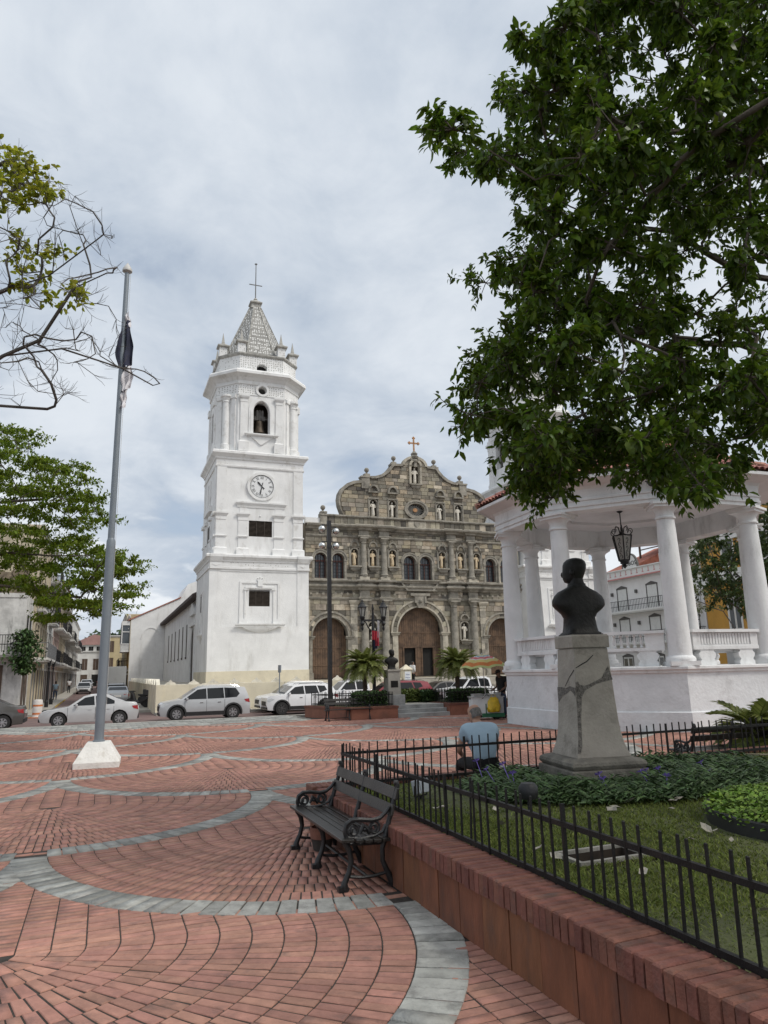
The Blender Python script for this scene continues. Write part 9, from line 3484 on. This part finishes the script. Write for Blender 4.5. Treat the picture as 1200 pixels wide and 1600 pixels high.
# trees beyond the bandstand
rb_ = thing('tree', (0, 0, 0), 0, 'dense dark green tree behind the right columns of the bandstand', 'tree', None)
limbs = [[(17.2, 31, -.5), (17.0, 31, 2.5)], [-1, (16.2, 31, 4.4), (15.2, 31, 5.6)], [3, (17.6, 31, 5.5), (17.6, 31, 7.2)], [3, (15.4, 31, 3.8), (14.3, 31, 4.6)]]
nodes, par_, tips = grow(limbs, RIGHTBACK, .5, .3)
branch_mesh(nodes, par_, rb_, M_bark, .016, .47)
P, D = clump_leaves(RIGHTBACK, .95, 12, 14, .7, .2)
leaves('foliage', P, D, .19, .085, M_leafD, rb_)
rt_ = thing('tree', (0, 0, 0), 0, 'thin half bare tree seen through the bandstand before the ochre house', 'tree', None)
limbs = [[(19.4, 37, -.5), (19.0, 37, 3.0)], [-1, (17.9, 37, 4.6), (16.9, 37, 5.6)], [3, (18.4, 37, 5.4), (17.6, 37, 7.0)], [3, (17.4, 37, 4.2), (16.0, 37, 4.8)]]
nodes, par_, tips = grow(limbs, RIGHTTHIN, .4, .5)
branch_mesh(nodes, par_, rt_, M_twig, .016, .47)
P, D = clump_leaves(RIGHTTHIN, .85, 7, 8, .6, .2)
leaves('foliage', P, D, .17, .07, mat('pale_far_leaf', (0.12, 0.14, 0.05), 0.6, 0.3, 0.6, tint=True, rnd=0.4, trans=0.25), rt_)

# ------------------------------------------------------------------ houses round the square
random.seed(71)
rs = np.random.default_rng(71)
M_weath = mat('weathered_white', (0.60, 0.59, 0.56), 0.9, 0.2, 1.2, 0.5, 14, stain=((0.075, 0.073, 0.066), 0.95, 1.5), streak=0.3, wear=0.25)
M_beige = mat('beige_plaster', (0.50, 0.44, 0.33), 0.9, 0.12, 0.8, 0.3, 18, stain=((0.20, 0.17, 0.13), 0.6, 0.9), streak=0.3)
M_pale = mat('pale_plaster', (0.62, 0.61, 0.58), 0.9, 0.08, 0.8, 0.3, 18, stain=((0.30, 0.28, 0.25), 0.6, 0.9), streak=0.3)
M_pinkp = mat('faded_pink_plaster', (0.50, 0.38, 0.34), 0.9, 0.1, 0.8, 0.3, 18, stain=((0.25, 0.2, 0.18), 0.5, 0.9), streak=0.3)
M_ochre = mat('ochre_plaster', (0.50, 0.27, 0.055), 0.88, 0.1, 0.8, 0.25, 18, stain=((0.30, 0.17, 0.05), 0.45, 0.9), streak=0.3)
M_yell = mat('yellow_plaster', (0.46, 0.38, 0.23), 0.9, 0.1, 0.6, 0.3, 18)
M_bluep = mat('grey_blue_plaster', (0.26, 0.34, 0.40), 0.9, 0.1, 0.8, 0.3)
M_ruin = mat('rubble_stone', (0.17, 0.135, 0.095), 0.95, 0.5, 3.0, 1.0, 5, stain=((0.05, 0.055, 0.03), 0.7, 1.4))
M_gmet = mat('grey_sheet_metal', (0.16, 0.165, 0.17), 0.6, 0.15, 2.0)
M_wood = mat('brown_shutter', (0.085, 0.055, 0.038), 0.7, 0.3, 5.0)
M_wshut = mat('white_shutter', (0.66, 0.66, 0.64), 0.7, 0.06, 3.0)
M_gframe = mat('grey_stone_frame', (0.11, 0.105, 0.10), 0.85, 0.2, 3.0)
M_rtile = mat('red_tiles', (0.36, 0.13, 0.085), 0.85, 0.3, 2.0, 0.5, 12)
M_rtin = mat('red_tin', (0.33, 0.10, 0.09), 0.6, 0.2, 1.5)
M_wpaint = mat('white_joinery', (0.68, 0.68, 0.66), 0.6, 0.04, 3.0)

def facade_frame(loc, rz, name, label, cat, group=None):
	return thing(name, loc, rz, label, cat, group)

def window(t, x, z0, z1, w, frame, leaf, glazed=False, depth=.10, pointed=False):
	"""window in a wall at local y = 0 facing -y: frame, leaves or panes"""
	m = MB()
	m.box(x - w / 2 - .10, x - w / 2, -.05, .02, z0, z1)
	m.box(x + w / 2, x + w / 2 + .10, -.05, .02, z0, z1)
	if pointed:
		m.prism([(x - w / 2 - .12, z1), (x + w / 2 + .12, z1), (x + w / 2 + .12, z1 + .12), (x, z1 + .36), (x - w / 2 - .12, z1 + .12)], -.06, .02, 'y')
	else:
		m.box(x - w / 2 - .14, x + w / 2 + .14, -.07, .02, z1, z1 + .14)
	f = m.build('window', frame, t)
	m = MB()
	for s in (-1, 1):
		m.box(x + s * w / 4 - w / 4 + .015, x + s * w / 4 + w / 4 - .015, -.02, .01, z0 + .02, z1 - .02)
	m.build('shutter', leaf, f)
	if glazed:
		for s in (-1, 1):
			m = MB()
			m.box(x + s * w / 4 - w / 4 + .09, x + s * w / 4 + w / 4 - .09, -.03, -.021, z0 + .35, z1 - .15)
			m.build('pane', M_pane, f)
	return f

def balcony(t, x0, x1, z, d=.9, rail=None, slab=None, step=.16, solid=False, h=.95):
	m = MB()
	m.box(x0, x1, -d, 0, z - .16, z)
	m.box(x0 + .05, x1 - .05, -d + .08, 0, z - .26, z - .16)
	b = m.build('balcony', slab or M_pale, t)
	m = MB()
	rail = rail or M_iron
	if solid:
		m.box(x0, x1, -d, -d + .03, z, z + h)
		for k in range(int((x1 - x0) / .09)):
			m.box(x0 + k * .09, x0 + k * .09 + .03, -d - .02, -d, z + .03, z + h - .03)
	else:
		n = int((x1 - x0) / step)
		for k in range(n + 1):
			x = x0 + (x1 - x0) * k / n
			m.box(x - .014, x + .014, -d + .01, -d + .04, z, z + h)
		for s in (x0, x1):
			for k in range(int(d / step)):
				m.box(s - .014, s + .014, -d + k * step, -d + k * step + .028, z, z + h)
		m.box(x0, x1, -d + .02, -d + .03, z + h * .45, z + h * .5)
	m.box(x0 - .02, x1 + .02, -d, -d + .05, z + h, z + h + .045)
	m.box(x0 - .02, x0 + .03, -d, 0, z + h, z + h + .045)
	m.box(x1 - .03, x1 + .02, -d, 0, z + h, z + h + .045)
	m.build('railing', rail, b)
	return b

def simple_house(loc, rz, L, D, H, wall, label, floors, bay=2.2, roof='flat', frame=None, leaf=None, balc=None, name='house', glazed=False, group='old houses along the side street', z0=-1.0, fl=3.2, gf=3.0, bal_solid=(), pil=False, balmat=None, eave=.25):
	t = thing(name, loc, rz, label, 'house', group)
	m = MB()
	m.box(0, L, 0, D, z0, H)
	m.build('wall', wall, t)
	m = MB()
	m.moulding([(0, H - .35), (.06, H - .33), (.10, H - .2), (eave, H - .1), (eave, H + .02), (0, H + .05)], 0, L, 0)
	m.build('cornice', M_pale, t)
	n = max(1, round(L / bay))
	for f in range(floors):
		zf = gf + f * fl
		for k in range(n):
			x = L * (k + .5) / n
			window(t, x, zf + .1, zf + 2.25, 1.0, frame or wall, leaf or M_wood, glazed)
		if balc and f in balc:
			if f in bal_solid:
				balcony(t, .6, L - 1.2, zf, .95, balmat, None, .17, True)
				continue
			k = 0
			while k < n:
				q = min(n - k, random.choice((1, 1, 2, 2, 3)))
				if random.random() < .85:
					balcony(t, L * k / n + .25, L * (k + q) / n - .25, zf, random.choice((.6, .8, 1.0)), random.choice((balmat, M_iron)), random.choice((None, M_weath)), .17, False)
				k += q
	for k in range(n):
		x = L * (k + .5) / n
		m = MB()
		m.box(x - .6, x + .6, -.04, .02, -.4, gf - .75)
		d = m.build('door', random.choice([M_wood, M_dark, M_gmet, M_wood]), t)
		m = MB()
		m.box(x - .72, x + .72, -.06, 0, gf - .75, gf - .6)
		m.build('lintel', M_pale, d)
	if pil:
		m = MB()
		for k in range(n + 1):
			x = min(max(L * k / n, .16), L - .16)
			m.box(x - .16, x + .16, -.09, 0, z0, H - .35)
			m.next()
		pieces(m, 'pilaster', M_beige, t)
	if roof == 'tile':
		m = MB()
		m.prism([(-.4, H), (D / 2, H + 1.7), (D + .4, H)], -.1, L + .1, 'x')
		m.build('roof', M_rtile, t)
	return t

RL = TH + PI / 2                                   # fronts on the left side of the street look to the right (+a)
# corner house: its weathered front looks across the square
cor = thing('corner_house', W(-16.0, 46.9, 0), TH, 'low weathered white corner house with an iron balcony at the left edge', 'house', 'old houses along the side street')
m = MB()
m.box(0, 11.65, 0, 4.4, -1, 6.55)
m.build('wall', M_weath, cor)
m = MB()
m.moulding([(0, 2.55), (.12, 2.6), (.2, 2.75), (.45, 2.9), (.45, 3.0), (0, 3.02)], 0, 11.65, 0)
m.box(0, 11.65, -.05, 0, 6.35, 6.6)
m.build('cornice', M_weath, cor)
balcony(cor, 2.0, 11.9, 3.15, .9, M_iron, M_weath, .14)
for x in (4.0, 7.2, 9.9):
	m = MB()
	m.box(x - .65, x + .65, -.02, .02, -.5, 2.3)
	d = m.build('door', M_dark, cor)
	m = MB()
	m.box(x - .78, x - .65, -.06, .02, -.5, 2.4)
	m.box(x + .65, x + .78, -.06, .02, -.5, 2.4)
	m.box(x - .78, x + .78, -.06, .02, 2.3, 2.45)
	m.build('door_frame', M_wood, d)
for y in (1.2, 3.0):
	m = MB()
	m.box(11.64, 11.68, y - .4, y + .4, 3.3, 5.4)
	m.build('window', M_dark, cor)
	m = MB()
	m.box(11.64, 11.68, y - .5, y + .5, -.5, 2.0)
	m.build('door', M_wood, cor)
ruin = thing('ruined_house', W(-17, 51.4, 0), TH, 'roofless brown rubble stone house rising behind the white corner house', 'house', 'old houses along the side street')
m = MB()
x = 0
while x < 12.0:
	w = random.uniform(.4, .9)
	m.box(x, min(12.2, x + w), 0, .7, 0, 8.6 + random.uniform(-.35, .35))
	x += w
m.build('wall', M_ruin, ruin)
for x in (3.0, 7.0, 10.2):
	m = MB()
	m.box(x - .5, x + .5, -.02, .02, 6.6, 8.0)
	m.build('window', M_dark, ruin)
simple_house(W(-4.35, 52.2, 0), RL, 11.0, 8, 11.8, M_beige, 'beige house with flat pilasters and grey sheeted balcony on the left of the street', 3, 2.2, balc=(0, 1), bal_solid=(0,), pil=True, balmat=M_gmet)
simple_house(W(-4.35, 63.3, 0), RL, 9.0, 8, 12.6, M_pale, 'pale house with white balconies behind the beige pilastered house', 3, 2.4, balc=(0, 1, 2))
simple_house(W(-4.35, 72.4, 0), RL, 10.0, 8, 9.8, M_pinkp, 'faded pink house halfway up the left of the side street', 2, 2.4, balc=(0, 1))
simple_house(W(-4.35, 82.5, 0), RL, 13.0, 8, 11.4, M_beige, 'tall beige house with tiled roof farther up the left of the street', 3, 2.5, 'tile', balc=(0, 1, 2))
simple_house(W(-4.35, 95.6, 0), RL, 16.0, 8, 9.6, M_weath, 'weathered white house near the far left end of the street', 2, 2.6, 'tile', balc=(0, 1))
simple_house(W(-4.35, 111.7, 0), RL, 34.0, 8, 10.4, M_pale, 'long pale house closing the left side of the street', 2, 2.8, balc=(0, 1))
# right side of the street, fronts looking left (-a)
RR = TH - PI / 2
simple_house(W(2.95, 110.0, 0), RR, 17.0, 8, 9.0, M_yell, 'yellow house at the far right of the side street', 2, 2.8, balc=(0, 1))
simple_house(W(2.95, 126.0, 0), RR, 15.6, 8, 10.5, M_beige, 'sand coloured house at the far right end of the street', 2, 2.8, balc=(0,))
h_ = simple_house(W(2.95, 100.2, 0), RR, 6.8, 8, 7.4, M_ochre, 'small ochre house with dark wooden balconies on the right of the street', 2, 2.4, 'tile', balc=(0, 1), balmat=M_wood, fl=2.6, gf=2.6)
# closing the view
simple_house(W(-4.2, 152.0, 0), TH, 4.0, 10, 6.6, M_pale, 'plain white house standing across the end of the street', 1, 2.0, gf=2.9)
simple_house(W(.2, 150.5, 0), TH, 5.0, 12, 9.5, M_yell, 'tall yellow house across the end of the street', 2, 2.4)
fh = simple_house(W(-6.5, 172.0, 0), TH, 8.0, 10, 8.6, M_pale, 'white house under a big pink red roof beyond the street end', 2, 1.6, leaf=M_dark)
m = MB()
m.prism([(-.5, 8.6), (8.5, 8.6), (8.5, 10.0), (4.5, 10.9)], -.4, 10, 'y')
m.build('roof', mat('pink_roof', (0.33, 0.19, 0.17), 0.8, 0.15, 0.8), fh)
# wooded hill
m = MB()
nh = 40
rows = []
for j in range(9):
	v = j / 8
	rows.append([(-110 + 220 * i / nh, 330 + 120 * v + 10 * math.sin(i), max(-1, (math.sin(v * PI / 2)) * (26 + 8 * math.sin(i * .55 + 1) + 4 * math.sin(i * 1.7)) * math.exp(-((i - 18) / 12) ** 2) + 0)) for i in range(nh + 1)])
m.add([p for r in rows for p in r], [(j * (nh + 1) + i, j * (nh + 1) + i + 1, (j + 1) * (nh + 1) + i + 1, (j + 1) * (nh + 1) + i) for j in range(8) for i in range(nh)])
tag(m.build('hill', mat('hill_green', (0.06, 0.085, 0.04), 0.95, 0.35, 0.1), None, rz=TH, smooth=80), kind='structure')
P, D = [], []
for i in range(5000):
	j, k = rs.integers(0, 8), rs.integers(0, nh)
	p = np.array(rows[j][k]) + (np.array(rows[j + 1][k + 1]) - np.array(rows[j][k])) * rs.random()
	if p[2] < 3:
		continue
	P.append(p + np.array([rs.normal(0, 1.5), rs.normal(0, 1.5), rs.uniform(0, 4.5)]))
	d = rs.normal(0, 1, 3)
	D.append(d / np.linalg.norm(d))
hw_ = leaves('woods', np.array(P), np.array(D), 3.2, 2.2, mat('hill_trees', (0.045, 0.07, 0.03), 0.9, 0.3, 0.1, tint=True, rnd=.4))
hw_.rotation_euler = (0, 0, TH)

# ivy on the corner house balcony
iv = thing('climbing_plant', W(-4.5, 46.4, 0), TH, 'leafy climbing plant hanging over the corner balcony', 'plant')
P, D = [], []
for i in range(1500):
	z = rs.uniform(2.0, 4.4)
	w = .75 * math.sin(PI * (z - 1.9) / 2.7) ** .5
	P.append((rs.normal(.3, w * .55), rs.normal(-.3, .3), z))
	d = rs.normal(0, 1, 3)
	d[2] -= .5
	D.append(d / np.linalg.norm(d))
leaves('foliage', np.array(P), np.array(D), .22, .12, M_hedge, iv)
m = MB()
m.tube([(.5, -.1, -.5), (.4, -.2, 1.5), (.3, -.4, 3.3)], [.05, .04, .03], 6)
m.build('stem', M_bark, iv)
# street lanterns on the left pavement
for i, b in enumerate((56.5, 61.5)):
	t = thing('street_lantern', W(-3.5, b, STREET + .15 + .03 * i), TH, 'black street lantern ' + ('nearest the corner' if i == 0 else 'farther up') + ' on the left pavement', 'street lamp', 'street lanterns on the left pavement')
	m = MB()
	m.lathe([(.13, 0), (.13, .4), (.06, .5), (.045, 2.6), (.08, 2.7), (.03, 2.8)], 10)
	m.build('post', M_iron, t)
	m = MB()
	m.loft([[(r * math.cos(k * PI / 2 + .78), r * math.sin(k * PI / 2 + .78), z) for k in range(4)] for r, z in ((.10, 2.8), (.2, 3.2), (.24, 3.22), (.03, 3.45))])
	m.build('lantern', M_iron, t)

# hotel and ochre house beyond the bandstand, fronts looking left across the square
HA = TH - PI / 2
hotel = thing('hotel', W(50, 62.3, 0), HA, 'white three storey hotel with grey framed windows and iron balconies behind the bandstand', 'hotel')
m = MB()
m.box(0, 13.2, 0, 12, -1, 10.35)
m.build('wall', mat('hotel_white', (0.74, 0.73, 0.72), 0.85, 0.04, 0.8, 0.2, 18, stain=((0.5, 0.48, 0.46), 0.4, 0.8), streak=.3), hotel)
m = MB()
m.box(-.05, 13.25, -.45, .3, 10.35, 11.1)
m.box(-.08, 13.25, -.6, .3, 11.1, 11.2)
m.build('parapet', M_wpaint, hotel)
m = MB()
m.box(-.05, 13.25, -.62, -.455, 10.22, 10.34)
m.build('pink_band', mat('pink_trim', (0.50, 0.22, 0.21), 0.8, 0.1), hotel)
m = MB()
for k in range(16):
	x = .5 + k * .82
	m.box(x - .14, x + .14, -.455, -.450, 10.55, 10.62)
	m.box(x - .05, x + .05, -.455, -.450, 10.62, 11.0)
m.build('parapet_ornament', MATS['pink_trim'], hotel)
for x in (2.4, 6.8, 11.1):
	for z in (.2, 3.95, 7.1):
		window(hotel, x, z, z + 2.15, 1.4, M_gframe, M_wshut, z == .2, pointed=True)
for x in (.9, 4.6, 8.9):
	for z in (5.5, 8.65):
		m = MB()
		m.box(x - .12, x + .12, -.2, 0, z, z + .35)
		m.build('wall_lamp', M_gframe, hotel)
for z in (3.75, 6.9):
	balcony(hotel, -.3, 13.0, z, 1.1, M_iron, M_wpaint, .22, h=1.0)
m = MB()
m.prism(circ(4.6, 11.2, 1.05, 0, 180, 16, 1.35) + [(3.55, 11.2), (5.65, 11.2)][:0], -.55, -.40, 'y')
sgn = m.build('name_board', M_wpaint, hotel)
m = MB()
band(m, circ(4.6, 11.2, 1.05, 0, 180, 16, 1.35), circ(4.6, 11.2, 1.18, 0, 180, 16, 1.48), -.60, -.38)
m.build('board_rim', M_gframe, sgn)
lettering('lettering', 'LOBOS', .62, M_iron, sgn, (4.6, -.57, 11.62), depth=.02)
m = MB()
m.prism([(.0, 11.15), (0.0, 11.3), (7, 14.2), (7, 11.15)], 0, 4.0, 'x')
hr = m.build('roof', M_rtile, hotel)
m = MB()
m.prism([(1.5, 14.9), (4.8, 15.9), (8.6, 14.7), (8.6, 14.55), (1.5, 14.75)], 3.0, 9.0, 'y')
m.build('roof_terrace_cover', M_rtin, hotel)
m = MB()
for x in (1.8, 5.0, 8.3):
	m.bar((x, 3.4, 11.2), (x, 3.4, 15.0), .16)
	m.bar((x, 8.6, 11.2), (x, 8.6, 15.0), .16)
m.bar((1.8, 3.4, 13.6), (8.3, 3.4, 13.6), .1)
m.build('terrace_frame', M_wood, hotel)
m = MB()
m.lathe([(.5, 11.2), (.5, 12.9), (.7, 13.0), (.7, 13.1), (.3, 13.3)], 12, (8.6, 2.0, 0))
m.build('roof_vent', M_gmet, hotel)
m = MB()
m.box(5.8, 13.2, 2.2, 2.35, 11.0, 12.6)
m.build('roof_screen', M_wpaint, hotel)
bl = simple_house(W(50, 66.5, 0), HA, 4.1, 10, 9.6, M_bluep, 'narrow grey blue house at the left of the white hotel', 2, 2.0, balc=(0, 1), group='houses beyond the bandstand', fl=3.15, gf=3.75)
och = thing('ochre_house', W(50, 49.0, 0), HA, 'ochre yellow house with tall white framed windows behind the right columns', 'house', 'houses beyond the bandstand')
m = MB()
m.box(0, 19, 0, 12, -1, 14.8)
m.build('wall', M_ochre, och)
m = MB()
m.box(-.05, 19.05, -.5, .2, 8.3, 9.4)
m.box(-.05, 19.05, -.3, .2, 12.0, 12.5)
m.moulding([(0, 14.2), (.1, 14.3), (.4, 14.7), (.4, 14.85), (0, 14.9)], 0, 19, 0)
m.build('cornice', M_wpaint, och)
for x in (3.1, 7.2, 11.2, 15.2):
	for z in (4.05, 9.6):
		w = window(och, x, z, z + 2.9, 1.25, M_wpaint, M_wpaint, True)
		m = MB()
		m.box(x - .5, x + .5, -.035, -.021, z + 2.25, z + 2.75)
		m.build('pane', M_pane, w)
		m = MB()
		m.moulding([(0, z + 3.1), (.2, z + 3.2), (.25, z + 3.35), (0, z + 3.5)], x - .95, x + .95, 0)
		m.build('pediment', M_wpaint, w)
	m = MB()
	m.prism(arch_pts(x, 1.0, -.4, 1.5), -.06, .02, 'y')
	d = m.build('door', M_wpaint, och)
	m = MB()
	m.prism(circ(x, 1.5, .85, 0, 180, 12), -.08, -.061, 'y')
	for s in (-.45, .45):
		m.box(x + s - .2, x + s + .2, -.08, -.061, .4, 1.2)
	m.build('pane', M_pane, d)
for dx, dz in ((5.1, 6.2), (4.8, 5.5), (5.6, 5.5)):
	m = MB()
	m.lathe([(.26, 0), (.2, .05), (.05, .06)], 14)
	m.v = [(x + dx, -z - .0, y + dz) for x, y, z in m.v]
	m.build('wall_ornament', M_wood, och)
m = MB()
m.lathe([(.42, 0), (.42, .08), (.36, .1)], 18)
m.v = [(x + 5.3, -z - .0, y + 7.3) for x, y, z in m.v]
m.build('wall_clock', M_wpaint, och)
fan = MB()
for r in (.4, .8, 1.2, 1.6, 2.0):
	fan.tube([(11.6 - 0 + r * math.cos(a), -.6, 4.2 + r * math.sin(a)) for a in [PI / 2 + i * PI / 20 for i in range(11)]], .03, 4)
for i in range(7):
	a = PI / 2 + i * PI / 12
	fan.bar((11.6, -.6, 4.2), (11.6 + 2 * math.cos(a), -.6, 4.2 + 2 * math.sin(a)), .05)
fo = fan.build('fan_grille', M_iron, hotel)
fo.location = (1.4, 0, 0)
# low ground and pavement on that side
m = MB()
m.box(46.5, 49.95, 20, 75, -1.0, STREET + .14)
tag(m.build('pavement', M_kerb, None, rz=TH), kind='structure')
